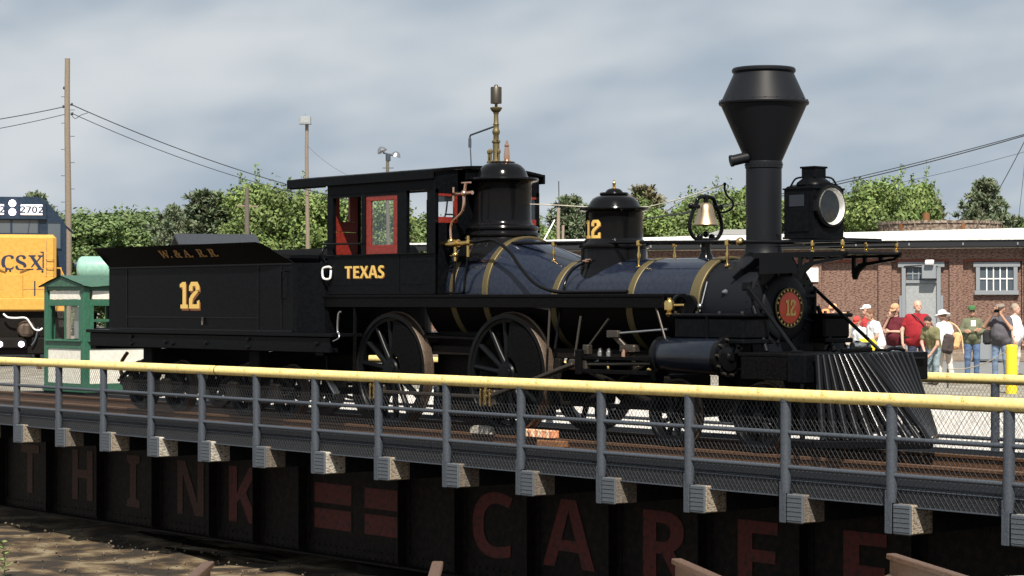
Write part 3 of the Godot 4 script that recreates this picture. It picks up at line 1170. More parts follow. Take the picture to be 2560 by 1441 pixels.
func chimney_and_lamp() -> void:
	var s := MB.new()
	s.at(Transform3D(Basis.IDENTITY, V(3.66, 0, 0)))
	s.lathe(P2([0.40, 2.00, 0.34, 2.10, 0.27, 2.16, 0.225, 2.22, 0.206, 2.30, 0.205, 2.34, 0.205, 3.20, 0.215, 3.21, 0.215, 3.275, 0.207, 3.285, 0.49, 3.925, 0.512, 3.935, 0.520, 3.955, 0.512, 3.975, 0.485, 3.985, 0.345, 4.295, 0.352, 4.300, 0.366, 4.318, 0.366, 4.342, 0.352, 4.358, 0.315, 4.358, 0.305, 4.34, 0.44, 3.95, 0.18, 3.28, 0.18, 2.4]), Transform3D.IDENTITY, 64, 0.55)
	var st := lp("smokestack", s, "stack_black")
	var rv := MB.new()
	for k in 24:
		var a := TAU * k / 24
		rv.ball(V(3.66 + 0.216 * sin(a), 3.245, 0.216 * cos(a)), V(0.008, 0.008, 0.008), 6)
		rv.ball(V(3.66 + 0.505 * sin(a), 3.983, 0.505 * cos(a)), V(0.009, 0.009, 0.009), 6)
	for k in 20:
		var f := k / 19.0
		var rr := lerpf(0.212, 0.485, f)
		var a := -0.22
		rv.ball(V(3.66 + rr * sin(a), 3.29 + 0.62 * f, rr * cos(a)), V(0.008, 0.008, 0.008), 6)
	var rs := stuff("rivet_rows", rv, M.stack_black, st)
	var kb := MB.new()
	kb.tube(PackedVector3Array([V(3.60, 3.33, 0.20), V(3.50, 3.285, 0.36)]), 0.062, 16)
	kb.tube(PackedVector3Array([V(3.505, 3.287, 0.352), V(3.49, 3.281, 0.375)]), 0.068, 16)
	lp("cleanout", kb, "stack_black", st)

	# headlamp
	var h := MB.new()
	h.at(Transform3D(Basis(V(0, 0, -1), V(0, 1, 0), V(1, 0, 0)), V(4.20, 0, 0)))
	h.prism(P2([-0.25, 2.372, 0.25, 2.372, 0.25, 2.93, 0.20, 2.965, 0.10, 2.99, 0.0, 3.0, -0.10, 2.99, -0.20, 2.965, -0.25, 2.93]), 0.0, 0.44)
	h.xf = Transform3D.IDENTITY
	h.box(V(4.42, 2.935, 0), V(0.47, 0.018, 0.53), 0.004)
	h.box(V(4.42, 2.385, 0), V(0.47, 0.025, 0.53), 0.004)
	h.box(V(4.42, 2.66, 0.254), V(0.30, 0.42, 0.012), 0.004)
	var lamp := lp("headlamp", h, "black_paint")
	var ch := MB.new()
	ch.at(Transform3D(Basis.IDENTITY, V(4.42, 2.98, 0)))
	ch.lathe(P2([0.20, 0.0, 0.19, 0.03, 0.13, 0.075, 0.115, 0.085]), Transform3D.IDENTITY, 20, 0.8)
	ch.box(V(0, 0.14, 0), V(0.20, 0.13, 0.20), 0.01)
	ch.box(V(0, 0.198, 0), V(0.225, 0.022, 0.225), 0.006)
	ch.tube(curve([V(-0.20, -0.02, 0.17), V(-0.16, 0.07, 0.13), V(-0.10, 0.09, 0.09)]), 0.012, 6)
	ch.tube(curve([V(0.20, -0.02, -0.17), V(0.16, 0.07, -0.13), V(0.10, 0.09, -0.09)]), 0.012, 6)
	lp("lamp_chimney", ch, "black_paint", lamp)
	var sw := MB.new()
	sw.box(V(4.40, 2.80, 0.263), V(0.22, 0.13, 0.008), 0.002)
	lp("side_pane", sw, "glass_dark", lamp)
	var rg := MB.new()
	rg.lathe(P2([0.205, 0.0, 0.240, 0.0, 0.242, 0.015, 0.232, 0.018, 0.240, 0.022, 0.240, 0.040, 0.228, 0.048, 0.210, 0.044, 0.206, 0.035, 0.205, 0.0]), Transform3D(XAX, V(4.64, 2.735, 0)), 44, 0.5)
	rg.box(V(4.67, 2.735, 0.25), V(0.06, 0.13, 0.03), 0.008)
	lp("lens_ring", rg, "black_gloss", lamp)
	var rf := MB.new()
	var pr := PackedVector2Array()
	for k in 13:
		var q := 0.02 + 0.186 * k / 12.0
		pr.append(Vector2(q, 0.27 * pow(q / 0.206, 2.0)))
	pr.reverse()
	rf.lathe(pr, Transform3D(XAX, V(4.43, 2.735, 0)), 40, 1.2)
	lp("reflector_bowl", rf, "reflector", lamp)
	var bu := MB.new()
	bu.tube(PackedVector3Array([V(4.44, 2.735, 0), V(4.58, 2.735, 0)]), 0.018, 8)
	lp("burner", bu, "brass_dull", lamp)
	var gl := MB.new()
	gl.lathe(P2([0.206, 0.0, 0.0, 0.008]), Transform3D(XAX, V(4.672, 2.735, 0)), 36, 1.0)
	lp("lens", gl, "glass", lamp)
	# shelf board, rail and scrolled brackets
	var sh := MB.new()
	sh.box(V(4.62, 2.352, 0), V(1.10, 0.03, 0.56), 0.006)
	lp("lamp_board", sh, "black_paint")
	var st2 := MB.new()
	st2.box(V(4.60, 2.205, 0), V(1.36, 0.03, 0.92), 0.006)
	lp("lamp_shelf", st2, "smokebox_black")
	for sg in [1.0, -1.0]:
		var k := MB.new()
		k.at(Transform3D(Basis.IDENTITY, V(0, 0, sg * 0.45)))
		k.prism(P2([3.92, 2.22, 5.30, 2.215, 5.28, 2.165, 4.3, 2.16, 3.92, 2.16]), -0.015, 0.015)
		k.prism(P2([5.305, 2.19, 5.21, 2.125, 4.96, 2.095, 4.80, 2.072, 4.70, 2.00, 4.66, 1.92, 4.62, 1.92, 4.60, 1.96, 4.64, 2.05, 4.70, 2.10, 4.82, 2.115, 4.96, 2.13, 5.20, 2.155, 5.24, 2.18]), -0.015, 0.015)
		if sg > 0:
			k.prism(P2([4.02, 2.17, 4.50, 2.17, 4.56, 2.08, 4.64, 1.96, 4.50, 1.99, 4.02, 1.98]), -0.014, 0.014)
		for w in [[4.62, 2.175, 4.62, 1.98], [4.78, 2.175, 4.78, 2.09], [5.01, 2.175, 5.01, 2.12]]:
			k.bar(V(w[0], w[1], 0), V(w[2], w[3], 0), 0.045, 0.028, V(0, 0, 1))
		lp("lamp_bracket", k, "black")
		var ft := MB.new()
		ft.bar(V(3.98, 2.19, sg * 0.34), V(3.76, 2.02, sg * 0.42), 0.12, 0.025, V(1, 0, 0), 0.005)
		ft.bar(V(3.76, 2.03, sg * 0.41), V(3.66, 1.92, sg * 0.475), 0.14, 0.03, V(1, 0, 0), 0.005)
		lp("bracket_foot", ft, "smokebox_black")
		var rl := MB.new()
		rl.tube(PackedVector3Array([V(4.25, 2.335, sg * 0.45), V(5.24, 2.33, sg * 0.45)]), 0.012, 8)
		rl.tube(PackedVector3Array([V(4.25, 2.29, sg * 0.45), V(5.24, 2.285, sg * 0.45)]), 0.008, 8)
		lp("shelf_rail", rl, "black")
		for x in [4.80, 5.23]:
			stanchion(x, 2.22, 2.31, sg * 0.45, 0.62)
	var fr := MB.new()
	fr.tube(PackedVector3Array([V(5.24, 2.33, -0.45), V(5.24, 2.33, 0.45)]), 0.012, 8)
	lp("shelf_rail", fr, "black")

func domes_and_bell() -> void:
	# sand dome
	var s := MB.new()
	s.at(Transform3D(Basis.IDENTITY, V(1.147, 0, 0)))
	s.lathe(P2([0.47, 1.96, 0.43, 2.06, 0.412, 2.12, 0.412, 2.325, 0.436, 2.335, 0.442, 2.358, 0.436, 2.380, 0.412, 2.385, 0.394, 2.405, 0.368, 2.435, 0.356, 2.450, 0.356, 2.765, 0.364, 2.782, 0.400, 2.793, 0.424, 2.802, 0.432, 2.820, 0.424, 2.838, 0.330, 2.842, 0.318, 2.862, 0.300, 2.905, 0.265, 2.95, 0.215, 2.978, 0.165, 2.985, 0.176, 2.992, 0.182, 3.008, 0.174, 3.024, 0.110, 3.028, 0.100, 3.048, 0.075, 3.068, 0.04, 3.078, 0.0, 3.08]), Transform3D.IDENTITY, 64, 0.5)
	var sand := lp("sand_dome", s, "black_gloss")
	var f := MB.new()
	f.at(Transform3D(Basis.IDENTITY, V(1.147, 3.078, 0)))
	f.lathe(P2([0.03, 0, 0.018, 0.01, 0.020, 0.05, 0.026, 0.06, 0.012, 0.075, 0.010, 0.10, 0.0, 0.104]), Transform3D.IDENTITY, 14, 0.8)
	lp("finial", f, "brass", sand)
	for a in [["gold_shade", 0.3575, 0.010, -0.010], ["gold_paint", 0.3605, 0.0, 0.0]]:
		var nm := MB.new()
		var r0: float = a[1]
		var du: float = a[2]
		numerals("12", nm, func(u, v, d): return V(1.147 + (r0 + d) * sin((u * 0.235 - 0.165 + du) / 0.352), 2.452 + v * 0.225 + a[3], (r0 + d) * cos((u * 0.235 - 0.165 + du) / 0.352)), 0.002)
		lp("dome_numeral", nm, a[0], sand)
	# steam dome
	var d := MB.new()
	d.at(Transform3D(Basis.IDENTITY, V(-1.0, 0, 0)))
	d.lathe(P2([0.66, 2.20, 0.62, 2.32, 0.545, 2.42, 0.500, 2.48, 0.482, 2.515, 0.500, 2.525, 0.508, 2.545, 0.500, 2.570, 0.466, 2.578, 0.460, 2.600, 0.476, 2.612, 0.482, 2.635, 0.470, 2.660, 0.415, 2.680, 0.390, 2.715, 0.385, 2.75, 0.385, 3.20, 0.396, 3.225, 0.435, 3.242, 0.470, 3.252, 0.484, 3.272, 0.472, 3.294, 0.355, 3.302, 0.335, 3.325, 0.320, 3.37, 0.295, 3.42, 0.250, 3.465, 0.205, 3.488, 0.168, 3.495, 0.168, 3.512, 0.0, 3.513]), Transform3D.IDENTITY, 72, 0.5)
	var steam := lp("steam_dome", d, "black_gloss")
	var w := MB.new()
	w.at(Transform3D(Basis.IDENTITY, V(-1.126, 3.505, 0)))
	w.lathe(P2([0.075, 0, 0.075, 0.02, 0.05, 0.03, 0.044, 0.05, 0.044, 0.26, 0.056, 0.27, 0.056, 0.29, 0.036, 0.31, 0.036, 0.37, 0.046, 0.385, 0.053, 0.41, 0.046, 0.435, 0.036, 0.45, 0.036, 0.50, 0.042, 0.51, 0.032, 0.53, 0.030, 0.645, 0.036, 0.65, 0.036, 0.665, 0.055, 0.68, 0.078, 0.715, 0.080, 0.73, 0.070, 0.735, 0.02, 0.738, 0.02, 0.79]), Transform3D.IDENTITY, 24, 0.6)
	for sd in [V(-0.09, 0, 0.05), V(0.08, 0, 0.02), V(0.0, 0, 0.09)]:
		w.lathe(P2([0.028, 0, 0.028, 0.02, 0.014, 0.03, 0.014, 0.12, 0.024, 0.13, 0.024, 0.16, 0.008, 0.18, 0.0, 0.19]), Transform3D(Basis.IDENTITY, sd), 10, 0.6)
	w.bar(V(-0.02, 0.30, 0.03), V(0.07, 0.30, 0.03), 0.012, 0.012)
	var wh := lp("whistle", w, "brass_dull", steam)
	wh.set_meta("label", "tall brass whistle with dark bell on the steam dome")
	var wb := MB.new()
	wb.at(Transform3D(Basis.IDENTITY, V(-1.126, 4.295, 0)))
	wb.lathe(P2([0.060, -0.005, 0.073, -0.005, 0.074, 0.0, 0.074, 0.205, 0.070, 0.212, 0.03, 0.216, 0.025, 0.235, 0.014, 0.245, 0.0, 0.248]), Transform3D.IDENTITY, 24, 0.6)
	lp("whistle_bell", wb, "whistle_dark", steam)
	var sv := MB.new()
	sv.at(Transform3D(Basis.IDENTITY, V(-0.905, 3.505, 0)))
	sv.lathe(P2([0.06, 0, 0.06, 0.015, 0.036, 0.03, 0.042, 0.07, 0.040, 0.10, 0.028, 0.20, 0.034, 0.21, 0.034, 0.225, 0.020, 0.24, 0.018, 0.27, 0.006, 0.285, 0.0, 0.29]), Transform3D.IDENTITY, 16, 0.6)
	lp("safety_valve", sv, "copper", steam)
	var rod := MB.new()
	rod.tube(PackedVector3Array([V(-1.16, 3.99, 0), V(-1.66, 3.905, 0), V(-1.672, 3.88, 0), V(-1.672, 3.78, 0)]), 0.013, 6)
	rod.tube(PackedVector3Array([V(-1.672, 3.86, 0), V(-1.672, 3.74, 0)]), 0.022, 6)
	rod.tube(PackedVector3Array([V(-1.665, 3.78, 0), V(-1.64, 3.44, 0)]), 0.009, 6)
	lp("whistle_lever", rod, "rail_grey", steam)
	# bell
	var bl := MB.new()
	bl.at(Transform3D(Basis.IDENTITY, V(2.73, 2.575, 0)))
	bl.lathe(P2([0.130, 0.01, 0.150, 0.0, 0.153, 0.008, 0.146, 0.022, 0.128, 0.06, 0.112, 0.11, 0.098, 0.17, 0.086, 0.225, 0.070, 0.255, 0.035, 0.27, 0.0, 0.272]), Transform3D.IDENTITY, 36, 0.7)
	var bell := lp("bell", bl, "bronze")
	var yk := MB.new()
	var ypts := []
	for sg in [1.0, -1.0]:
		yk.tube(curve([V(2.73, 2.40, sg * 0.10), V(2.73, 2.43, sg * 0.20), V(2.73, 2.52, sg * 0.265), V(2.73, 2.62, sg * 0.262), V(2.73, 2.74, sg * 0.215), V(2.73, 2.79, sg * 0.19)]), 0.024, 8)
		yk.tube(PackedVector3Array([V(2.73, 2.795, sg * 0.12), V(2.73, 2.795, sg * 0.27)]), 0.028, 8)
		yk.ball(V(2.73, 2.80, sg * 0.255), V(0.035, 0.035, 0.035), 8)
	yk.box(V(2.73, 2.40, 0), V(0.10, 0.05, 0.26), 0.01)
	yk.lathe(P2([0.12, 2.14, 0.09, 2.20, 0.06, 2.26, 0.055, 2.34, 0.08, 2.38, 0.08, 2.40]), Transform3D(Basis.IDENTITY, V(2.73, 0, 0)), 16, 0.8)
	lp("bell_stand", yk, "black_gloss", bell)
	var yo := MB.new()
	yo.tube(curve([V(2.73, 2.76, 0.19), V(2.73, 2.82, 0.165), V(2.73, 2.895, 0.12), V(2.73, 2.915, 0.0), V(2.73, 2.895, -0.12), V(2.73, 2.82, -0.165), V(2.73, 2.76, -0.19)]), 0.026, 8)
	yo.tube(PackedVector3Array([V(2.73, 2.83, 0), V(2.73, 2.91, 0)]), 0.03, 8)
	yo.tube(curve([V(2.73, 2.74, -0.20), V(2.80, 2.735, -0.24), V(2.90, 2.78, -0.27), V(2.91, 2.86, -0.27), V(2.84, 2.92, -0.26), V(2.80, 3.0, -0.25), V(2.80, 3.06, -0.25)]), 0.014, 6)
	yo.ball(V(2.80, 3.07, -0.25), V(0.022, 0.022, 0.022), 8)
	lp("bell_yoke", yo, "black_gloss", bell)
	for q in [[-0.10, 2.44], [0.0, 2.47], [0.10, 2.44]]:
		var nt := MB.new()
		nt.ball(V(2.73, q[1], q[0]), V(0.035, 0.04, 0.045), 8)
		lp("stand_nut", nt, "black_gloss", bell)
	var rope := MB.new()
	rope.tube(curve([V(-1.25, 2.98, -0.2), V(-0.3, 2.93, -0.2), V(0.77, 2.855, -0.24), V(1.5, 2.845, -0.25)]), 0.007, 5)
	rope.tube(curve([V(1.5, 2.845, -0.25), V(2.1, 2.93, -0.25), V(2.80, 3.07, -0.25)]), 0.007, 5)
	lp("bell_cord", rope, "cord", bell)

func cab() -> void:
	var x0 := -3.685
	var x1 := -1.285
	var zc := 0.90
	# sides are built of posts and panels so that every window is a real opening
	for sg in [1.0, -1.0]:
		var w := MB.new()
		var z: float = sg * zc
		w.bb(V(x0, 1.775, z - sg * 0.05), V(x1, 2.305, z), 0.006)
		w.bb(V(x0, 3.135, z - sg * 0.05), V(x1, 3.32, z), 0.006)
		for p in [[x0, -3.555], [-2.895, -2.805], [-2.095, -1.895], [-1.455, x1]]:
			w.bb(V(p[0], 2.30, z - sg * 0.055), V(p[1], 3.14, z - sg * 0.001))
		w.bb(V(-3.56, 3.10, z - sg * 0.045), V(-2.10, 3.136, z - sg * 0.003))
		var side := lp("cab_side", w, "black_paint")
		var bd := MB.new()
		bd.bb(V(x0, 1.775, z), V(x1, 1.80, z + sg * 0.02))
		bd.bb(V(-2.06, 1.80, z), V(-2.04, 2.30, z + sg * 0.006))
		bd.bb(V(x0 + 0.1, 1.90, z), V(-2.14, 1.906, z + sg * 0.004))
		bd.bb(V(-1.98, 1.90, z), V(-1.40, 1.906, z + sg * 0.004))
		bd.bb(V(-1.98, 2.20, z), V(-1.40, 2.206, z + sg * 0.004))
		bd.bb(V(x0, 2.295, z), V(x1, 2.315, z + sg * 0.025), 0.004)
		lp("moulding", bd, "black_paint", side)
		# sliding red sash
		var s := MB.new()
		var zs: float = z - sg * 0.03
		s.bb(V(-2.805, 2.305, zs - 0.018), V(-2.095, 2.435, zs + 0.018), 0.005)
		s.bb(V(-2.805, 3.03, zs - 0.018), V(-2.095, 3.10, zs + 0.018), 0.005)
		s.bb(V(-2.805, 2.43, zs - 0.018), V(-2.70, 3.035, zs + 0.018), 0.005)
		s.bb(V(-2.20, 2.43, zs - 0.018), V(-2.095, 3.035, zs + 0.018), 0.005)
		var sash := lp("window_sash", s, "cab_red", side)
		var pane := MB.new()
		pane.bb(V(-2.70, 2.435, zs - 0.003), V(-2.20, 3.03, zs + 0.003))
		lp("pane", pane, "glass", side)
	# rear wall: two red boarded halves with a small window each and an open gangway between
	for sg in [1.0]:
		var boards := [2.0, 2.16, 2.32, 2.48, 2.64, 2.785]
		for k in boards.size() - 1:
			var b := MB.new()
			b.bb(V(x0 + 0.005, boards[k] + 0.004, sg * 0.40), V(x0 + 0.045, boards[k + 1] - 0.004, sg * 0.845), 0.004)
			lp("rear_board", b, "cab_red")
		var f := MB.new()
		f.bb(V(x0 + 0.005, 2.785, sg * 0.40), V(x0 + 0.045, 3.14, sg * 0.545))
		f.bb(V(x0 + 0.005, 2.785, sg * 0.72), V(x0 + 0.045, 3.14, sg * 0.845))
		lp("rear_frame", f, "cab_red")
		var tp := MB.new()
		tp.bb(V(x0 + 0.004, 3.13, sg * 0.36), V(x0 + 0.05, 3.34, sg * 0.845))
		tp.bb(V(x0 - 0.003, 2.0, sg * 0.36), V(x0 + 0.055, 3.33, sg * 0.405))
		lp("rear_post", tp, "black_paint")
	# front wall round the boiler
	for sg in [1.0, -1.0]:
		var f := MB.new()
		f.bb(V(x1 - 0.045, 1.78, sg * 0.66), V(x1, 2.70, sg * 0.895))
		f.bb(V(x1 - 0.045, 3.09, sg * 0.40), V(x1, 3.40, sg * 0.895))
		f.bb(V(x1 - 0.045, 2.30, sg * 0.40), V(x1, 3.40, sg * 0.52))
		f.bb(V(x1 - 0.045, 2.40, sg * 0.52), V(x1, 2.70, sg * 0.70))
		lp("cab_front", f, "black_paint")
		var s := MB.new()
		s.bb(V(x1 - 0.035, 2.70, sg * 0.52), V(x1 - 0.005, 2.78, sg * 0.89), 0.004)
		s.bb(V(x1 - 0.035, 3.05, sg * 0.52), V(x1 - 0.005, 3.09, sg * 0.89), 0.004)
		s.bb(V(x1 - 0.035, 2.78, sg * 0.52), V(x1 - 0.005, 3.05, sg * 0.58), 0.004)
		lp("front_sash", s, "cab_red")
		var pn := MB.new()
		pn.bb(V(x1 - 0.022, 2.78, sg * 0.58), V(x1 - 0.016, 3.05, sg * 0.87))
		lp("front_pane", pn, "glass")
	var md := MB.new()
	md.bb(V(x1 - 0.045, 2.55, -0.40), V(x1 - 0.002, 3.42, 0.40))
	lp("cab_front", md, "black_paint")
	# floor and backhead
	var fl := MB.new()
	fl.bb(V(x0, 1.74, -0.84), V(x1 - 0.06, 1.774, 0.84))
	lp("cab_floor", fl, "black_worn")
	var bh := MB.new()
	bh.bb(V(-1.95, 1.78, -0.55), V(-1.76, 2.45, 0.55), 0.05)
	lp("backhead", bh, "black_worn")
	# arched roof
	var r := MB.new()
	var top := []
	var bot := []
	var seg := 20
	for k in seg + 1:
		var z := -0.97 + 1.94 * k / seg
		var y := 3.385 + 0.085 * (1.0 - pow(z / 0.97, 2.0))
		top.append(Vector2(z, y))
		bot.append(Vector2(z, y - 0.035))
	var poly := PackedVector2Array()
	for p in top:
		poly.append(p)
	bot.reverse()
	for p in bot:
		poly.append(p)
	r.at(Transform3D(Basis(V(0, 0, -1), V(0, 1, 0), V(1, 0, 0)), V(-4.56, 0, 0)))
	r.prism(poly, 0.0, 3.31)
	var roof := lp("cab_roof", r, "black_worn")
	for sg in [1.0, -1.0]:
		var e := MB.new()
		e.bb(V(-4.565, 3.265, sg * 0.945), V(-1.245, 3.392, sg * 0.975), 0.008)
		e.bb(V(-4.56, 3.255, sg * 0.905), V(-3.70, 3.37, sg * 0.935), 0.008)
		lp("eave_board", e, "black_paint", roof)
		for x in [-3.9, -3.0, -2.0]:
			var ri := MB.new()
			ri.bb(V(x, 3.33, sg * 0.02), V(x + 0.05, 3.40, sg * 0.94))
			lp("roof_rib", ri, "black_worn", roof)
	# lettering on the near side
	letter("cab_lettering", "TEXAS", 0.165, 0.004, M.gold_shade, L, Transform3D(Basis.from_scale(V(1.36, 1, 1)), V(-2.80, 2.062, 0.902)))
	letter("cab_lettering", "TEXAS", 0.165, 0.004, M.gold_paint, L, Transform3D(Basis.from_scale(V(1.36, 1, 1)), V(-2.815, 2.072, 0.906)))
	# arm rail across the window, grab iron, cord loop inside
	var ar := MB.new()
	ar.tube(PackedVector3Array([V(-3.75, 2.47, 0.93), V(-2.86, 2.46, 0.93)]), 0.014, 8)
	lp("arm_rail", ar, "black")
	var g := MB.new()
	g.tube(curve([V(-3.59, 2.14, 0.905), V(-3.60, 2.155, 0.94), V(-3.70, 2.13, 0.96), V(-3.71, 2.03, 0.96), V(-3.68, 1.99, 0.95), V(-3.60, 1.985, 0.94), V(-3.57, 2.01, 0.93), V(-3.57, 2.11, 0.92)]), 0.016, 8)
	lp("grab_iron", g, "white_paint")
	var lo := MB.new()
	lo.tube(curve([V(-1.75, 3.25, 0.3), V(-1.80, 2.9, 0.3), V(-1.86, 2.74, 0.3), V(-1.80, 2.70, 0.3), V(-1.62, 2.72, 0.3), V(-1.62, 2.82, 0.3), V(-1.80, 2.84, 0.3)]), 0.012, 6)
	lp("cord_loop", lo, "black")

func running_gear() -> void:
	# running boards
	for sg in [1.0, -1.0]:
		var r := MB.new()
		r.bb(V(-3.75, 1.725, sg * 0.55), V(2.95, 1.765, sg * 0.93), 0.006)
		r.bb(V(-3.75, 1.60, sg * 0.90), V(2.95, 1.73, sg * 0.92), 0.004)
		lp("running_board", r, "black_worn")
		var f := MB.new()
		f.bb(V(-3.4, 0.98, sg * 0.55), V(4.2, 1.10, sg * 0.64), 0.006)
		f.bb(V(-3.2, 0.62, sg * 0.56), V(1.6, 0.70, sg * 0.63), 0.006)
		for x in [-2.7, -2.1, -0.3, 0.3]:
			f.bb(V(x - 0.05, 0.62, sg * 0.565), V(x + 0.05, 1.0, sg * 0.625))
		lp("main_frame", f, "under_black")
		for x in [-2.397, 0.0]:
			var sp := MB.new()
			for k in 5:
				var hl := 0.5 - k * 0.075
				sp.tube(curve([V(x - hl, 1.32 + k * 0.022, sg * 0.60), V(x, 1.26 + k * 0.022, sg * 0.60), V(x + hl, 1.32 + k * 0.022, sg * 0.60)]), 0.014, 4)
			lp("leaf_spring", sp, "under_black")
		var eq := MB.new()
		eq.bar(V(-1.75, 1.22, sg * 0.66), V(-0.65, 1.20, sg * 0.66), 0.05, 0.14, V(0, 0, 1), 0.01)
		lp("equaliser", eq, "black_worn")
		# hangers and struts under the running board
		for a in [[0.95, 1.72, 0.95, 1.10], [1.50, 1.50, 1.44, 1.02], [2.75, 1.72, 3.0, 1.2]]:
			var h := MB.new()
			h.tube(PackedVector3Array([V(a[0], a[1], sg * 0.88), V(a[2], a[3], sg * 0.92)]), 0.016, 8)
			lp("hanger_rod", h, "steel_rod")
	var fb := MB.new()
	fb.bb(V(-1.75, 0.55, -0.50), V(-0.45, 1.75, 0.50), 0.02)
	lp("firebox", fb, "under_black")
	var ap := MB.new()
	ap.bb(V(-1.75, 0.16, -0.48), V(-0.45, 0.56, 0.48), 0.02)
	lp("ash_pan", ap, "under_black")
	# driving wheels, the crank pins at the bottom of the turn
	for sg in [1.0, -1.0]:
		for x in [-2.397, 0.0]:
			spoked_wheel(L, "driving_wheel", x, sg * 0.79, sg, 1.524, 14, true, 0.12)
	for x in [-2.397, 0.0]:
		var ax := MB.new()
		ax.tube(PackedVector3Array([V(x, 0.762, -0.8), V(x, 0.762, 0.8)]), 0.09, 12)
		lp("axle", ax, "under_black")
	var pin := V(-0.10, -0.29, 0)
	for sg in [1.0, -1.0]:
		var pr := V(-2.397, 0.762, 0) + pin
		var pf := V(0.0, 0.762, 0) + pin
		var z: float = sg * 0.89
		var sr := MB.new()
		sr.bar(pr + V(0, 0, z), pf + V(0, 0, z), 0.045, 0.11, V(0, 0, 1), 0.01)
		sr.box(pr + V(0, 0, z), V(0.26, 0.19, 0.06), 0.02)
		sr.box(pf + V(0, 0, z), V(0.26, 0.19, 0.06), 0.02)
		lp("side_rod", sr, "steel_rod")
		var mr := MB.new()
		var ch := V(1.48, 0.93, sg * 0.95)
		mr.bar(pf + V(0, 0, sg * 0.98), ch, 0.045, 0.12, V(0, 0, 1), 0.01)
		mr.box(pf + V(0, 0, sg * 0.98), V(0.30, 0.20, 0.07), 0.02)
		lp("main_rod", mr, "steel_rod")
		for q in [pr + V(0, 0, sg * 0.965), pf + V(0, 0, sg * 1.03)]:
			var br := MB.new()
			br.box(q, V(0.05, 0.20, 0.05), 0.01)
			br.box(q + V(0.09, 0, 0), V(0.03, 0.22, 0.05), 0.008)
			br.box(q + V(-0.09, 0, 0), V(0.03, 0.22, 0.05), 0.008)
			br.tube(PackedVector3Array([q + V(0, 0.09, 0), q + V(0, 0.16, 0)]), 0.025, 8)
			lp("rod_bearing", br, "brass")
		# crosshead guides, cylinder and steam chest
		var n0 := L.get_child_count()
		var gd := MB.new()
		gd.bb(V(1.72, 0.985, sg * 0.87), V(3.02, 1.03, sg * 0.97), 0.006)
		gd.bb(V(1.72, 0.82, sg * 0.87), V(3.02, 0.87, sg * 0.97), 0.006)
		gd.bb(V(1.66, 0.80, sg * 0.85), V(1.76, 1.10, sg * 1.0), 0.01)
		gd.bb(V(2.96, 0.76, sg * 0.85), V(3.04, 1.06, sg * 1.0), 0.01)
		lp("crosshead_guide", gd, "black_worn")
		var cr := MB.new()
		cr.bb(V(1.50, 0.86, sg * 0.88), V(1.82, 0.985, sg * 0.96), 0.015)
		cr.tube(PackedVector3Array([V(1.7, 0.925, sg * 0.92), V(3.1, 0.96, sg * 0.92)]), 0.025, 10)
		lp("crosshead", cr, "steel_rod")
		for x in [2.05, 2.20, 2.46]:
			var oc := MB.new()
			oc.at(Transform3D(Basis.IDENTITY, V(x, 1.03, sg * 0.94)))
			oc.lathe(P2([0.034, 0, 0.034, 0.05, 0.022, 0.065, 0.022, 0.085, 0.0, 0.10]), Transform3D.IDENTITY, 10, 0.6)
			lp("oil_cup", oc, "copper" if x > 2.3 else "steel_bright")
		# valve rocker, rod and link
		var vr := MB.new()
		vr.tube(PackedVector3Array([V(2.30, 1.30, sg * 0.90), V(3.14, 1.355, sg * 0.90)]), 0.016, 8)
		lp("valve_rod", vr, "steel_bright")
		var rk := MB.new()
		rk.box(V(2.24, 1.29, sg * 0.90), V(0.20, 0.09, 0.07), 0.012)
		rk.bar(V(2.24, 1.28, sg * 0.89), V(2.48, 1.06, sg * 0.83), 0.07, 0.06, V(0, 0, 1), 0.01)
		rk.box(V(2.45, 1.12, sg * 0.84), V(0.26, 0.10, 0.12), 0.02)
		lp("valve_rocker", rk, "steel_rod")
		var lk := MB.new()
		lk.tube(PackedVector3Array([V(1.78, 1.14, sg * 0.88), V(2.10, 1.47, sg * 0.85)]), 0.015, 8)
		lk.box(V(1.78, 1.10, sg * 0.90), V(0.10, 0.12, 0.08), 0.01)
		lp("link_rod", lk, "steel_rod")
		# cylinder
		var cy := MB.new()
		cy.lathe(P2([0.0, 3.04, 0.21, 3.04, 0.225, 3.06, 0.225, 3.10, 0.198, 3.115, 0.196, 4.02, 0.228, 4.03, 0.230, 4.085, 0.220, 4.10, 0.165, 4.102, 0.155, 4.125, 0.06, 4.135, 0.04, 4.155, 0.0, 4.157]), Transform3D(XAX, V(0, 1.054, sg * 0.90)), 40, 0.5)
		var cyl := lp("cylinder", cy, "black_gloss")
		var jk := MB.new()
		jk.lathe(P2([0.199, 3.12, 0.204, 3.13, 0.204, 4.0, 0.199, 4.01]), Transform3D(XAX, V(0, 1.054, sg * 0.90)), 40)
		lp("cylinder_jacket", jk, "jacket_dark", cyl)
		for k in 10:
			var a := TAU * k / 10 + 0.2
			var bt := MB.new()
			bt.tube(PackedVector3Array([V(4.09, 1.054 + 0.20 * cos(a), sg * 0.90 + 0.20 * sin(a)), V(4.135, 1.054 + 0.20 * cos(a), sg * 0.90 + 0.20 * sin(a))]), 0.018, 6)
			lp("bolt", bt, "steel_rod", cyl)
		# steam chest above it
		var sc := MB.new()
		sc.bb(V(3.24, 1.25, sg * 0.45), V(4.32, 1.50, sg * 0.905), 0.025)
		sc.bb(V(3.21, 1.495, sg * 0.43), V(4.35, 1.54, sg * 0.925), 0.015)
		sc.bb(V(3.21, 1.20, sg * 0.43), V(4.35, 1.255, sg * 0.925), 0.012)
		sc.bb(V(3.765, 1.22, sg * 0.90), V(3.79, 1.53, sg * 0.92), 0.004)
		lp("steam_chest", sc, "black_paint")
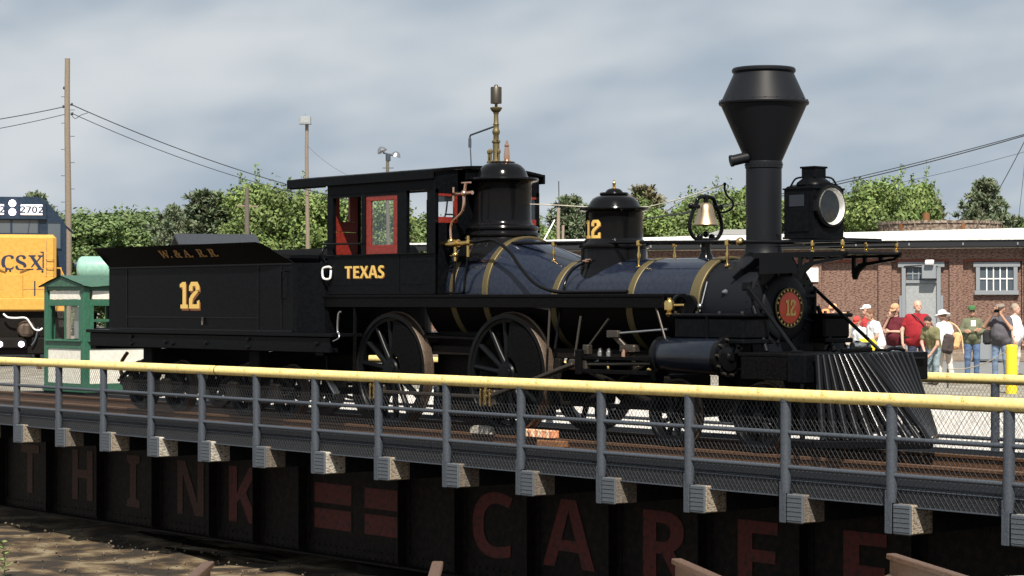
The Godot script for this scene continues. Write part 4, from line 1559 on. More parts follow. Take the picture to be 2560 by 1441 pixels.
		for x in [3.26, 3.6, 3.95, 4.30]:
			var bt := MB.new()
			bt.tube(PackedVector3Array([V(x, 1.53, sg * 0.89), V(x, 1.565, sg * 0.89)]), 0.018, 6)
			lp("chest_bolt", bt, "steel_rod")
		var pf2 := MB.new()
		pf2.bb(V(3.30, 0.90, sg * 0.52), V(4.1, 1.25, sg * 0.85), 0.02)
		lp("cylinder_mount", pf2, "black_paint")
		for q in range(n0, L.get_child_count()):
			L.get_child(q).position.x -= 0.14
		# leading truck
		for x in [2.95, 4.30]:
			spoked_wheel(L, "leading_wheel", x, sg * 0.79, sg, 0.76, 10, false, 0.1)
		var tf := MB.new()
		tf.bb(V(2.7, 0.36, sg * 0.48), V(4.6, 0.44, sg * 0.56), 0.008)
		tf.bb(V(3.3, 0.44, sg * 0.49), V(3.95, 0.60, sg * 0.55), 0.008)
		lp("truck_frame", tf, "under_black")
	for x in [2.95, 4.30]:
		var ax := MB.new()
		ax.tube(PackedVector3Array([V(x, 0.38, -0.8), V(x, 0.38, 0.8)]), 0.06, 10)
		lp("axle", ax, "under_black")
	var bo := MB.new()
	bo.bb(V(3.4, 0.30, -0.5), V(3.85, 0.9, 0.5), 0.02)
	lp("truck_bolster", bo, "under_black")
	# brake rigging, braces and the low frame between the wheels
	for sg in [1.0, -1.0]:
		var br := MB.new()
		br.bar(V(0.95, 0.95, sg * 0.58), V(2.35, 0.50, sg * 0.56), 0.05, 0.10, V(0, 0, 1), 0.01)
		br.bar(V(1.25, 0.45, sg * 0.56), V(2.45, 0.98, sg * 0.58), 0.05, 0.10, V(0, 0, 1), 0.01)
		br.bar(V(0.85, 0.42, sg * 0.56), V(4.75, 0.42, sg * 0.56), 0.05, 0.13, V(0, 0, 1), 0.01)
		br.bar(V(3.25, 0.40, sg * 0.56), V(3.65, 0.78, sg * 0.56), 0.05, 0.09, V(0, 0, 1), 0.01)
		br.bar(V(4.02, 0.40, sg * 0.56), V(3.62, 0.78, sg * 0.56), 0.05, 0.09, V(0, 0, 1), 0.01)
		lp("truck_brace", br, "under_black")
		var bs := MB.new()
		bs.bar(V(0.92, 0.98, sg * 0.72), V(0.88, 0.35, sg * 0.74), 0.10, 0.06, V(0, 0, 1), 0.01)
		bs.box(V(0.86, 0.62, sg * 0.76), V(0.10, 0.34, 0.12), 0.02)
		lp("brake_shoe", bs, "under_black")
	var dp := MB.new()
	dp.bb(V(4.6, 0.22, -0.62), V(5.0, 0.80, 0.62), 0.02)
	lp("pilot_backing", dp, "under_black")
	var bm := MB.new()
	bm.bb(V(-0.62, 0.38, -0.55), V(0.62, 0.62, 0.55), 0.03)
	lp("cross_stay", bm, "under_black")
	bm = MB.new()
	bm.bb(V(1.9, 0.42, -0.5), V(2.35, 0.80, 0.5), 0.03)
	lp("cross_stay", bm, "under_black")

func pilot() -> void:
	var b := MB.new()
	b.bb(V(4.95, 0.80, -1.03), V(5.21, 1.11, 1.03), 0.01)
	lp("buffer_beam", b, "black_paint")
	var d := MB.new()
	d.bb(V(4.18, 1.07, -0.98), V(4.96, 1.112, 0.98), 0.008)
	d.bb(V(4.22, 0.82, 0.90), V(4.96, 1.068, 0.98), 0.006)
	d.bb(V(4.22, 0.82, -0.98), V(4.96, 1.068, -0.90), 0.006)
	lp("front_deck", d, "black_worn")
	var n := 9
	for sg in [1.0, -1.0]:
		for k in n:
			var f := (k + 0.5) / n
			var tz: float = 0.12 + sg * lerpf(0.03, 0.80, f)
			var bz: float = 0.10 + sg * lerpf(0.02, 0.98, f)
			var bx := lerpf(6.10, 5.42, f)
			var s := MB.new()
			s.bar(V(5.255, 1.09, tz), V(bx, 0.20, bz), 0.074, 0.05, V(0.55, 0, sg * 0.8), 0.012)
			var sl := lp("pilot_slat", s, "black_gloss")
			var rb := MB.new()
			var out := V(0.55, 0.35, sg * 0.75).normalized() * 0.030
			rb.tube(PackedVector3Array([V(5.255, 1.09, tz) + out, V(bx, 0.20, bz) + out]), 0.013, 10)
			lp("glint_rib", rb, "slat_gloss", sl)  # rib added in front of each slat to draw a thin sun glint
		var fr := MB.new()
		fr.bar(V(6.13, 0.16, 0.1), V(5.40, 0.16, 0.1 + sg * 1.02), 0.07, 0.09, Vector3.UP, 0.012)
		fr.bar(V(5.40, 0.16, 0.1 + sg * 1.02), V(5.10, 0.16, 0.1 + sg * 1.02), 0.06, 0.09, Vector3.UP, 0.01)
		fr.bar(V(5.12, 0.82, sg * 0.96), V(5.16, 0.16, sg * 1.02), 0.05, 0.05, V(0, 0, 1), 0.008)
		lp("pilot_frame", fr, "black_gloss")
	var nose := MB.new()
	nose.bar(V(5.26, 1.09, 0.12), V(6.16, 0.17, 0.10), 0.055, 0.07, V(0, 0, 1), 0.014)
	lp("pilot_nose", nose, "black_gloss")
	var tie := MB.new()
	tie.bar(V(5.24, 1.04, -0.92), V(5.24, 1.04, 0.92), 0.05, 0.03, Vector3.UP, 0.006)
	lp("pilot_bar", tie, "black_gloss")
	# coupling gear lying on the beam
	var c := MB.new()
	c.bar(V(5.0, 1.14, -0.30), V(5.0, 1.135, 0.20), 0.05, 0.05, Vector3.UP, 0.01)
	lp("drawbar", c, "black_worn")
	c = MB.new()
	c.tube(curve([V(4.95, 1.115, -0.6), V(4.98, 1.145, -0.68), V(5.05, 1.14, -0.74), V(5.08, 1.115, -0.78)]), 0.022, 6)
	lp("coupling_link", c, "black_worn")
	c = MB.new()
	c.tube(curve([V(5.0, 1.14, 0.3), V(5.02, 1.17, 0.36), V(5.06, 1.13, 0.40)]), 0.016, 6)
	lp("coupling_link", c, "black_worn")
	var rod := MB.new()
	rod.tube(PackedVector3Array([V(4.62, 1.17, -0.42), V(4.62, 1.17, -0.70)]), 0.045, 10)
	rod.tube(PackedVector3Array([V(4.62, 1.17, -0.50), V(4.62, 1.17, -0.54)]), 0.065, 10)
	lp("brake_cylinder", rod, "steel_bright")

func fittings() -> void:
	# hand rail along the boiler
	for sg in [1.0, -1.0]:
		var h := MB.new()
		h.tube(PackedVector3Array([V(-1.1, 2.432, sg * 0.30), V(1.0, 2.405, sg * 0.30), V(3.66, 2.355, sg * 0.30), V(4.4, 2.335, sg * 0.32)]), 0.022, 10)
		lp("boiler_rail", h, "black_gloss")
		for a in [[0.36, 2.20], [1.90, 2.10], [3.37, 2.10]]:
			stanchion(a[0], a[1] - 0.02, 2.41 - a[0] * 0.016, sg * 0.30)
		var kn := MB.new()
		kn.ball(V(3.58, 2.36, sg * 0.31), V(0.055, 0.05, 0.05), 12)
		lp("rail_knob", kn, "brass")
	# feed pipe sweeping down the side
	var f := MB.new()
	f.tube(curve([V(-1.0, 2.42, 0.74), V(-0.55, 2.45, 0.74), V(-0.28, 2.45, 0.74), V(0.02, 2.30, 0.74), V(0.22, 2.10, 0.73), V(0.50, 1.90, 0.73), V(0.85, 1.80, 0.72), V(1.3, 1.79, 0.70), V(2.1, 1.79, 0.68)]), 0.024, 8)
	lp("feed_pipe", f, "black_gloss")
	# brass injector and copper pipe beside the steam dome
	var c := MB.new()
	c.tube(curve([V(-1.14, 2.46, 0.75), V(-1.15, 2.62, 0.75), V(-1.10, 2.72, 0.75), V(-0.93, 2.82, 0.75), V(-0.88, 2.92, 0.75), V(-0.88, 3.06, 0.75)]), 0.021, 8)
	lp("steam_pipe", c, "copper")
	var v := MB.new()
	v.tube(PackedVector3Array([V(-1.14, 3.07, 0.72), V(-0.72, 3.075, 0.74)]), 0.026, 8)
	v.tube(PackedVector3Array([V(-1.13, 2.98, 0.72), V(-1.13, 3.16, 0.72)]), 0.018, 8)
	v.tube(PackedVector3Array([V(-0.88, 3.02, 0.75), V(-0.84, 3.20, 0.75)]), 0.022, 8)
	v.tube(PackedVector3Array([V(-0.92, 3.205, 0.75), V(-0.74, 3.205, 0.75)]), 0.012, 6)
	v.ball(V(-0.88, 3.07, 0.75), V(0.045, 0.045, 0.045), 8)
	lp("steam_valve", v, "copper")
	var j := MB.new()
	j.tube(PackedVector3Array([V(-1.42, 2.42, 0.76), V(-0.72, 2.43, 0.76)]), PackedFloat32Array([0.034, 0.034]), 10)
	j.tube(PackedVector3Array([V(-1.20, 2.42, 0.76), V(-0.98, 2.43, 0.76)]), 0.052, 10)
	j.ball(V(-1.13, 2.45, 0.76), V(0.055, 0.055, 0.055), 10)
	j.tube(PackedVector3Array([V(-0.78, 2.25, 0.76), V(-0.78, 2.52, 0.76)]), 0.022, 8)
	j.ball(V(-0.78, 2.43, 0.76), V(0.045, 0.045, 0.045), 8)
	j.tube(PackedVector3Array([V(-1.04, 2.20, 0.76), V(-1.04, 2.42, 0.76)]), 0.024, 8)
	j.ball(V(-1.04, 2.28, 0.76), V(0.05, 0.035, 0.05), 8)
	j.tube(PackedVector3Array([V(-1.14, 2.27, 0.76), V(-1.04, 2.27, 0.76)]), 0.016, 6)
	lp("injector", j, "brass")
	var hd := MB.new()
	hd.tube(PackedVector3Array([V(-1.52, 2.40, 0.77), V(-1.38, 2.425, 0.77)]), PackedFloat32Array([0.034, 0.022]), 8)
	lp("injector_handle", hd, "white_paint")
	for a in [[-1.05, 2.20, -1.07, 1.80], [-0.78, 2.26, -0.84, 1.95]]:
		var p := MB.new()
		p.tube(PackedVector3Array([V(a[0], a[1], 0.76), V(a[2], a[3], 0.77)]), 0.016, 8)
		lp("overflow_pipe", p, "black_gloss")
	var op := MB.new()
	op.tube(curve([V(-0.84, 1.96, 0.77), V(-0.85, 1.83, 0.77), V(-0.92, 1.79, 0.77), V(-1.25, 1.785, 0.77)]), 0.016, 8)
	lp("overflow_pipe", op, "black_gloss")
	# sand pipe from the dome and its cock
	var sp := MB.new()
	sp.tube(curve([V(1.10, 2.16, 0.44), V(0.98, 2.08, 0.52), V(0.93, 1.95, 0.60), V(0.95, 1.75, 0.68), V(0.95, 1.1, 0.80)]), 0.017, 8)
	lp("sand_pipe", sp, "black_gloss")
	var ck := MB.new()
	ck.ball(V(1.13, 2.17, 0.44), V(0.045, 0.035, 0.035), 8)
	ck.tube(PackedVector3Array([V(1.08, 2.17, 0.46), V(1.22, 2.19, 0.46)]), 0.014, 6)
	lp("sand_cock", ck, "copper")
	# clack and oil cup by the steam chest
	var oc := MB.new()
	oc.at(Transform3D(Basis.IDENTITY, V(2.99, 1.53, 0.86)))
	oc.lathe(P2([0.03, -0.03, 0.055, 0.0, 0.03, 0.03, 0.062, 0.05, 0.066, 0.13, 0.055, 0.155, 0.03, 0.165, 0.03, 0.185, 0.0, 0.19]), Transform3D.IDENTITY, 16, 0.7)
	oc.tube(PackedVector3Array([V(0, 0.10, 0), V(0.16, 0.10, -0.08)]), 0.02, 8)
	lp("check_valve", oc, "brass")
	var hw := MB.new()
	hw.lathe(P2([0.10, -0.02, 0.125, -0.02, 0.125, 0.02, 0.10, 0.02, 0.10, -0.02]), Transform3D(XAX, V(3.03, 1.63, 0.74)), 20)
	hw.lathe(P2([0.0, -0.05, 0.12, -0.05, 0.12, 0.0, 0.0, 0.0]), Transform3D(ZAX, V(3.06, 1.63, 0.64)), 20)
	lp("flange", hw, "black")
	var lu := MB.new()
	lu.tube(PackedVector3Array([V(3.24, 1.90, 0.50), V(3.24, 1.56, 0.62)]), 0.010, 6)
	lu.ball(V(3.24, 1.62, 0.62), V(0.035, 0.04, 0.035), 8)
	lp("lubricator_pipe", lu, "steel_bright")
	var sn := MB.new()
	sn.lathe(P2([0.036, 0.0, 0.028, 0.03, 0.0, 0.06]), Transform3D(ZAX, V(3.56, 1.78, 0.53)), 12, 0.5)
	lp("washout_plug", sn, "rail_grey")
	# rear step, lever and blow-off on the fireman's side
	var le := MB.new()
	le.tube(curve([V(-3.02, 1.54, 1.14), V(-3.06, 1.50, 1.16), V(-3.08, 1.28, 1.16), V(-3.02, 1.24, 1.18), V(-3.0, 1.18, 1.2), V(-3.12, 1.14, 1.2)]), 0.014, 6)
	lp("brake_handle", le, "steel_bright")
	var ds := MB.new()
	ds.bb(V(-3.72, 0.60, 0.86), V(-3.02, 0.64, 1.15), 0.008)
	ds.bar(V(-3.70, 1.72, 0.88), V(-3.68, 0.62, 0.90), 0.04, 0.03, V(0, 0, 1))
	ds.bar(V(-3.06, 1.72, 0.88), V(-3.05, 0.62, 0.90), 0.04, 0.03, V(0, 0, 1))
	lp("cab_step", ds, "black_worn")
	var bp := MB.new()
	bp.bar(V(-3.66, 0.72, 0.98), V(-3.34, 0.42, 0.98), 0.03, 0.10, V(0, 0, 1), 0.006)
	lp("step_tread", bp, "white_paint")

# ---------------------------------------------------------------- tender
func tender() -> void:
	var t := thing("tender", "black tender with flared collar and gold 12 coupled behind the cab", "tender", V(-6.5, 0, 0))
	var ox := 6.5
	# tank: plan outline with rounded front corners, extruded upwards
	var plan := PackedVector2Array()
	var zt := 1.17
	plan.append(Vector2(-9.17, -zt))
	for k in 9:
		var a := -PI / 2 + PI / 2 * k / 8.0
		plan.append(Vector2(-4.12 + 0.42 * cos(a), -0.75 + 0.42 * sin(a)))
	for k in 9:
		var a := PI / 2 * k / 8.0
		plan.append(Vector2(-4.12 + 0.42 * cos(a), 0.75 + 0.42 * sin(a)))
	plan.append(Vector2(-9.17, zt))
	var b := MB.new()
	var m := plan.size()
	var ring0 := PackedVector3Array()
	for yy in [[1.245, 0.0], [2.20, 0.0]]:
		pass
	for k in m:
		var p := plan[k]
		var q := plan[(k + 1) % m]
		b.quad(V(q.x + ox, 1.245, q.y), V(p.x + ox, 1.245, p.y), V(p.x + ox, 2.215, p.y), V(q.x + ox, 2.215, q.y))
	var tri := Geometry2D.triangulate_polygon(plan)
	for k in range(0, tri.size(), 3):
		var a := plan[tri[k]]
		var c := plan[tri[k + 1]]
		var d := plan[tri[k + 2]]
		b.tri(V(a.x + ox, 2.21, a.y), V(c.x + ox, 2.21, c.y), V(d.x + ox, 2.21, d.y))
	var tank := part("tank", b, M.black_paint, t)
	# seams and beading on both sides
	for s in [1.0, -1.0]:
		var sm := MB.new()
		var z: float = s * (zt + 0.003)
		for x in [-8.62, -4.98, -4.40]:
			sm.box(V(x + ox, 1.73, z), V(0.018, 0.95, 0.010))
		sm.box(V(-6.8 + ox, 1.445, z), V(3.62, 0.016, 0.010))
		sm.box(V(-6.65 + ox, 2.205, z), V(5.04, 0.022, 0.014))
		sm.box(V(-6.65 + ox, 1.262, z), V(5.04, 0.03, 0.016))
		part("beading", sm, M.black, tank)
		var cl := MB.new()
		cl.box(V(-6.42 + ox, 1.40, s * (zt + 0.02)), V(0.03, 0.10, 0.03), 0.006)
		cl.tube(PackedVector3Array([V(-6.42 + ox, 1.39, s * (zt + 0.03)), V(-6.40 + ox, 1.33, s * (zt + 0.04))]), 0.012, 6)
		part("latch", cl, M.steel_rod, tank)
		var gr := MB.new()
		gr.tube(curve([V(-4.28 + ox, 2.10, s * (zt)), V(-4.28 + ox, 2.10, s * (zt + 0.05)), V(-4.33 + ox, 2.06, s * (zt + 0.06)), V(-4.34 + ox, 1.75, s * (zt + 0.05)), V(-4.34 + ox, 1.72, s * zt)]), 0.010, 6)
		part("grab_iron", gr, M.black_gloss, tank)
		# flared collar
		var c := MB.new()
		var rr := []
		var xs := [-9.17, -8.2, -7.0, -5.6, -4.75, -4.60, -4.47, -4.35, -4.22, -4.10]
		var hs := [0.30, 0.30, 0.30, 0.30, 0.30, 0.27, 0.20, 0.12, 0.06, 0.0]
		for k in xs.size():
			var h: float = hs[k]
			var fl: float = h * 0.72
			var xx: float = xs[k] + ox - (fl * 0.5 if k == 0 else 0.0)
			var ring := PackedVector3Array()
			for q in [[0.0, 0.0], [0.45, 0.30], [1.0, 1.0]]:
				ring.append(V(xs[k] + ox - (h * 0.5 * q[1] if k == 0 else 0.0), 2.215 + h * q[0], s * (zt + fl * q[1])))
			for q in [[1.0, 1.0], [0.45, 0.30], [0.0, 0.0]]:
				ring.append(V(xs[k] + ox - (h * 0.5 * q[1] if k == 0 else 0.0), 2.215 + h * q[0], s * (zt + fl * q[1] - 0.012)))
			rr.append(ring)
		if s < 0:
			rr.reverse()
		c.loft(rr)
		part("collar", c, M.black_worn, t)
	var rc := MB.new()
	rc.loft([PackedVector3Array([V(-9.17 + ox, 2.215, -zt), V(-9.32 + ox, 2.515, -zt - 0.2), V(-9.30 + ox, 2.515, -zt - 0.2), V(-9.15 + ox, 2.215, -zt)]), PackedVector3Array([V(-9.17 + ox, 2.215, zt), V(-9.32 + ox, 2.515, zt + 0.2), V(-9.30 + ox, 2.515, zt + 0.2), V(-9.15 + ox, 2.215, zt)])])
	part("collar", rc, M.black_worn, t)
	# numerals and lettering
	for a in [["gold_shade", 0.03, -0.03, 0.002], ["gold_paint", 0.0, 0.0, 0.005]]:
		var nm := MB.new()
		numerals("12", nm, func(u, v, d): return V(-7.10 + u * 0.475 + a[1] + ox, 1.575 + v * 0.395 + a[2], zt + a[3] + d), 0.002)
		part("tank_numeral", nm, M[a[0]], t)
	var lean := Basis(Vector3.RIGHT, atan2(0.72, 1.0))
	letter("tender_lettering", "W. & A.  R. R.", 0.135, 0.004, M.gold_dim, t, Transform3D(lean * Basis.from_scale(V(1.30, 1, 1)), V(-6.66 + ox, 2.385, zt + 0.118)), "Droid Serif", 700)
	# frame, steps, bolts
	var f := MB.new()
	for s in [1.0, -1.0]:
		f.bb(V(-9.72 + ox, 0.975, s * 1.05), V(-3.20 + ox, 1.19, s * 1.20), 0.01)
	f.bb(V(-9.80 + ox, 0.93, -1.15), V(-9.60 + ox, 1.19, 1.15), 0.01)
	f.bb(V(-3.62 + ox, 0.93, -1.15), V(-3.42 + ox, 1.19, 1.15), 0.01)
	f.bb(V(-9.60 + ox, 1.03, -0.30), V(-3.6 + ox, 1.19, 0.30))
	part("frame", f, M.black_paint, t)
	var dk := MB.new()
	dk.bb(V(-9.78 + ox, 1.192, -1.24), V(-3.10 + ox, 1.243, 1.24), 0.008)
	part("deck", dk, M.black_paint, t)
	for s in [1.0, -1.0]:
		for a in [[-8.42, 1.14], [-8.42, 1.03], [-7.42, 1.07], [-7.22, 1.05], [-6.30, 1.07], [-5.18, 1.14], [-5.18, 1.03], [-3.5, 1.10]]:
			var bt := MB.new()
			bt.lathe(P2([0.032, 0, 0.030, 0.012, 0.018, 0.016, 0.018, 0.034, 0.0, 0.036]), Transform3D(ZAX if s > 0 else Basis(V(1, 0, 0), V(0, 0, -1), V(0, 1, 0)), V(a[0] + ox, a[1], s * 1.20)), 8, 0.5)
			part("bolt", bt, M.black, t)
	# lifting ring on the tank top
	var rg := MB.new()
	var pts := []
	for k in 13:
		var an := TAU * k / 12
		pts.append(V(-3.95 + 0.02 * sin(an) + ox, 2.33 + 0.11 * cos(an), 0.72 + 0.10 * sin(an)))
	rg.tube(curve(pts, 2), 0.020, 6)
	rg.box(V(-3.95 + ox, 2.222, 0.72), V(0.16, 0.02, 0.12), 0.006)
	rg.tube(curve([V(-4.2 + ox, 2.22, 0.70), V(-4.12 + ox, 2.30, 0.72), V(-4.03 + ox, 2.40, 0.73), V(-3.97 + ox, 2.43, 0.73)]), 0.016, 6)
	part("lifting_ring", rg, M.black, t)
	# rivet rows round the tank plates
	for s in [1.0, -1.0]:
		var rv := MB.new()
		for k in 84:
			for y in [1.285, 2.185]:
				rv.ball(V(-9.12 + k * 0.06 + ox, y, s * (zt + 0.002)), V(0.010, 0.010, 0.008), 4)
		for x in [-8.66, -8.58, -5.02, -4.94]:
			for k in 15:
				rv.ball(V(x + ox, 1.30 + k * 0.06, s * (zt + 0.002)), V(0.010, 0.010, 0.008), 4)
		stuff("rivet_rows", rv, M.black, tank)
	# fuel wood bunker board inside the collar
	var wb := MB.new()
	wb.bb(V(-8.9 + ox, 2.212, -0.8), V(-5.2 + ox, 2.36, 0.8), 0.05)
	part("bunker", wb, M.black_worn, t)
	# two four-wheel trucks with outside frames
	for tx in [-8.33, -5.38]:
		for s in [1.0, -1.0]:
			for dx in [-0.55, 0.55]:
				spoked_wheel(t, "wheel", tx + dx + ox, s * 0.79, s, 0.76, 9, false, 0.2)
			var tf := MB.new()
			tf.bar(V(tx - 0.95 + ox, 0.44, s * 0.92), V(tx + 0.95 + ox, 0.44, s * 0.92), 0.05, 0.08, V(0, 0, 1), 0.008)
			tf.tube(curve([V(tx - 0.9 + ox, 0.48, s * 0.92), V(tx - 0.35 + ox, 0.68, s * 0.92), V(tx + 0.35 + ox, 0.68, s * 0.92), V(tx + 0.9 + ox, 0.48, s * 0.92)]), 0.035, 6)
			tf.tube(curve([V(tx - 0.9 + ox, 0.40, s * 0.92), V(tx - 0.3 + ox, 0.24, s * 0.92), V(tx + 0.3 + ox, 0.24, s * 0.92), V(tx + 0.9 + ox, 0.40, s * 0.92)]), 0.028, 6)
			tf.bb(V(tx - 0.14 + ox, 0.50, s * 0.80), V(tx + 0.14 + ox, 0.98, s * 0.98), 0.02)
			part("truck_side", tf, M.under_black, t)
			for dx in [-0.55, 0.55]:
				var jb := MB.new()
				jb.box(V(tx + dx + ox, 0.38, s * 0.95), V(0.22, 0.26, 0.16), 0.03)
				jb.box(V(tx + dx + ox, 0.37, s * 1.035), V(0.17, 0.18, 0.03), 0.012)
				part("journal_box", jb, M.under_black, t)
			var sp := MB.new()
			for k in 4:
				var hl := 0.42 - k * 0.07
				sp.tube(curve([V(tx - hl + ox, 0.70 - k * 0.02, s * 0.96), V(tx + ox, 0.64 - k * 0.022, s * 0.96), V(tx + hl + ox, 0.70 - k * 0.02, s * 0.96)]), 0.013, 4)
			part("leaf_spring", sp, M.under_black, t)
		for dx in [-0.55, 0.55]:
			var ax := MB.new()
			ax.tube(PackedVector3Array([V(tx + dx + ox, 0.38, -0.9), V(tx + dx + ox, 0.38, 0.9)]), 0.055, 10)
			part("axle", ax, M.under_black, t)
		var bo := MB.new()
		bo.bb(V(tx - 0.15 + ox, 0.55, -0.9), V(tx + 0.15 + ox, 0.95, 0.9), 0.02)
		part("bolster", bo, M.under_black, t)
	# drawhook and hose at the back
	var dh := MB.new()
	dh.tube(curve([V(-9.75 + ox, 0.86, 0.5), V(-9.85 + ox, 0.70, 0.55), V(-9.75 + ox, 0.5, 0.6), V(-9.5 + ox, 0.42, 0.6)]), 0.03, 6)
	part("brake_hose", dh, M.rust, t)

# ---------------------------------------------------------------- green cabin at the end of the bridge, and the mint tank
func booth_and_tank() -> void:
	var b := thing("control_booth", "small green and white control booth with windows at the end of the turntable", "booth", V(-16.42, 0.02, -2.78))
	var hx := 0.78
	var hz := 0.78
	# posts
	for sx in [-1.0, 1.0]:
		for sz in [-1.0, 1.0]:
			var p := MB.new()
			p.bb(V(sx * hx - sx * 0.13, 0, sz * hz - sz * 0.13), V(sx * hx, 1.97, sz * hz), 0.008)
			part("corner_post", p, M.booth_green, b)
	for a in [[0.0, true], [PI / 2, false], [PI, false], [-PI / 2, false]]:
		var xf := Transform3D(Basis(Vector3.UP, a[0]), Vector3.ZERO)
		var w := MB.new()
		w.at(xf)
		var sb := MB.new()
		sb.at(xf)
		sb.bb(V(-0.65, 0.0, 0.72), V(0.65, 0.10, 0.765))
		part("sill_board", sb, M.booth_green, b)
		w.bb(V(-0.65, 0.76, 0.70), V(0.65, 0.90, 0.775), 0.006)
		w.bb(V(-0.70, 0.90, 0.70), V(0.70, 0.935, 0.82), 0.006)
		w.bb(V(-0.65, 1.58, 0.71), V(0.65, 1.70, 0.77), 0.006)
		w.bb(V(-0.65, 1.88, 0.71), V(0.65, 1.97, 0.77), 0.006)
		w.bb(V(-0.65, 0.93, 0.73), V(-0.56, 1.59, 0.768))
		w.bb(V(0.56, 0.93, 0.73), V(0.65, 1.59, 0.768))
		part("wall_frame", w, M.booth_green, b)
		var pn := MB.new()
		pn.at(xf)
		pn.bb(V(-0.65, 0.10, 0.725), V(0.65, 0.76, 0.755))
		part("lower_panel", pn, M.booth_white, b)
		var sg := MB.new()
		sg.at(xf)
		sg.bb(V(-0.58, 1.71, 0.725), V(0.58, 1.87, 0.76))
		part("top_panel", sg, M.booth_white, b)
		var gw := MB.new()
		gw.at(xf)
		gw.bb(V(0.02, 0.95, 0.738), V(0.56, 1.57, 0.744))
		part("pane", gw, M.glass, b)
		var mu := MB.new()
		mu.at(xf)
		mu.bb(V(-0.02, 0.935, 0.735), V(0.03, 1.58, 0.755))
		if a[0] == PI / 2:
			mu.bb(V(-0.56, 1.28, 0.73), V(0.56, 1.33, 0.762))
		part("mullion", mu, M.booth_green, b)
	var cl := MB.new()
	cl.bb(V(-0.5, 1.0, -0.2), V(0.2, 1.15, 0.35), 0.02)
	cl.tube(PackedVector3Array([V(0.0, 1.15, 0.1), V(0.05, 1.45, 0.12)]), 0.03, 6)
	cl.bb(V(-0.35, 0, -0.2), V(0.1, 1.0, 0.3))
	part("control_desk", cl, M.under_black, b)
	var sc := MB.new()
	sc.bb(V(0.12, 0.95, 0.60), V(0.52, 1.56, 0.62), 0.01)
	part("notice_board", sc, M.trim_grey, b)
	var fl := MB.new()
	fl.bb(V(-0.8, -0.06, -0.8), V(0.8, 0.0, 0.8))
	part("floor", fl, M.booth_green, b)
	var cg := MB.new()
	cg.bb(V(-0.75, 1.95, -0.75), V(0.75, 1.98, 0.75))
	part("ceiling", cg, M.booth_green, b)
	# roof: low gable with drooping sheet edges
	var r := MB.new()
	var rings := []
	for k in 9:
		var z := -0.86 + 1.72 * k / 8.0
		var dip := 0.02 * sin(k * 2.1)
		var ring := PackedVector3Array()
		for q in [[-0.86, 1.98 + dip], [-0.45, 2.07], [0.0, 2.17], [0.45, 2.07], [0.86, 1.97 - dip], [0.85, 1.945 - dip], [0.0, 2.14], [-0.85, 1.955 + dip]]:
			ring.append(V(q[0], q[1], z))
		rings.append(ring)
	r.loft(rings)
	for e in [0, 8]:
		var p: PackedVector3Array = rings[e]
		r.tri(V(-0.83, 1.96, p[0].z * 0.97), V(0.83, 1.95, p[0].z * 0.97), V(0, 2.15, p[0].z * 0.97))
	part("booth_roof", r, M.booth_roof, b)
	# bracket under the booth tying it to the bridge end
	var br := MB.new()
	br.bb(V(-0.8, -0.24, -0.78), V(0.8, -0.062, 0.78), 0.01)
	br.bar(V(0.6, -0.2, 0.5), V(0.6, -1.2, 1.7), 0.1, 0.1, V(1, 0, 0))
	br.bar(V(-0.6, -0.2, 0.5), V(-0.6, -1.2, 1.7), 0.1, 0.1, V(1, 0, 0))
	part("support_bracket", br, M.girder, b)

	# mint green tank on a steel cradle behind the booth
	var yaw := deg_to_rad(49.5)
	var t := thing("storage_tank", "mint green horizontal cylinder tank on a cradle behind the control booth", "tank", V(-33.55, GROUND + 0.22, -12.75), yaw)
	var c := MB.new()
	c.lathe(P2([0.0, -0.85, 0.18, -0.84, 0.30, -0.79, 0.345, -0.72, 0.35, -0.70, 0.35, 1.4, 0.30, 1.48, 0.0, 1.55]), Transform3D(XAX, V(0, 2.62, 0)), 32, 0.7)
	part("shell", c, M.mint, t)
	var mh := MB.new()
	mh.lathe(P2([0.0, -0.90, 0.12, -0.90, 0.12, -0.80, 0.14, -0.80, 0.14, -0.76]), Transform3D(XAX, V(0, 2.72, 0.04)), 20, 0.5)
	part("manhole", mh, M.text_blue, t)
	var cr := MB.new()
	cr.bb(V(-0.75, 2.10, -0.33), V(1.5, 2.32, 0.36), 0.02)
	for x in [-0.7, 1.2]:
		for z in [-0.3, 0.3]:
			cr.bb(V(x - 0.06, 0, z - 0.06), V(x + 0.06, 2.12, z + 0.06))
	part("cradle", cr, M.mint, t)

# ---------------------------------------------------------------- yellow and blue diesel
func lamp(called: String, where: Vector3, r: float, parent: Node3D) -> void:
	var m := MB.new()
	m.lathe(P2([r * 1.25, -0.03, r * 1.25, 0.0, r, 0.004]), Transform3D(ZAX, where), 20, 0.4)
	part(called + "_rim", m, M.text_blue, parent)
	var g := MB.new()
	g.lathe(P2([r, 0.0, r * 0.6, 0.012, 0.0, 0.018]), Transform3D(ZAX, where), 20, 1.0)
	part(called, g, M.lamp_lit, parent)
	var l := OmniLight3D.new()
	l.name = "lamp_light"
	l.light_energy = 0.03
	l.light_color = Color(1, 0.95, 1.0)
	l.light_size = r
	l.omni_range = 30.0
	l.omni_attenuation = 2.0
	l.shadow_enabled = true
	parent.add_child(l, true)
	l.position = where + V(0, 0, r + 0.06)

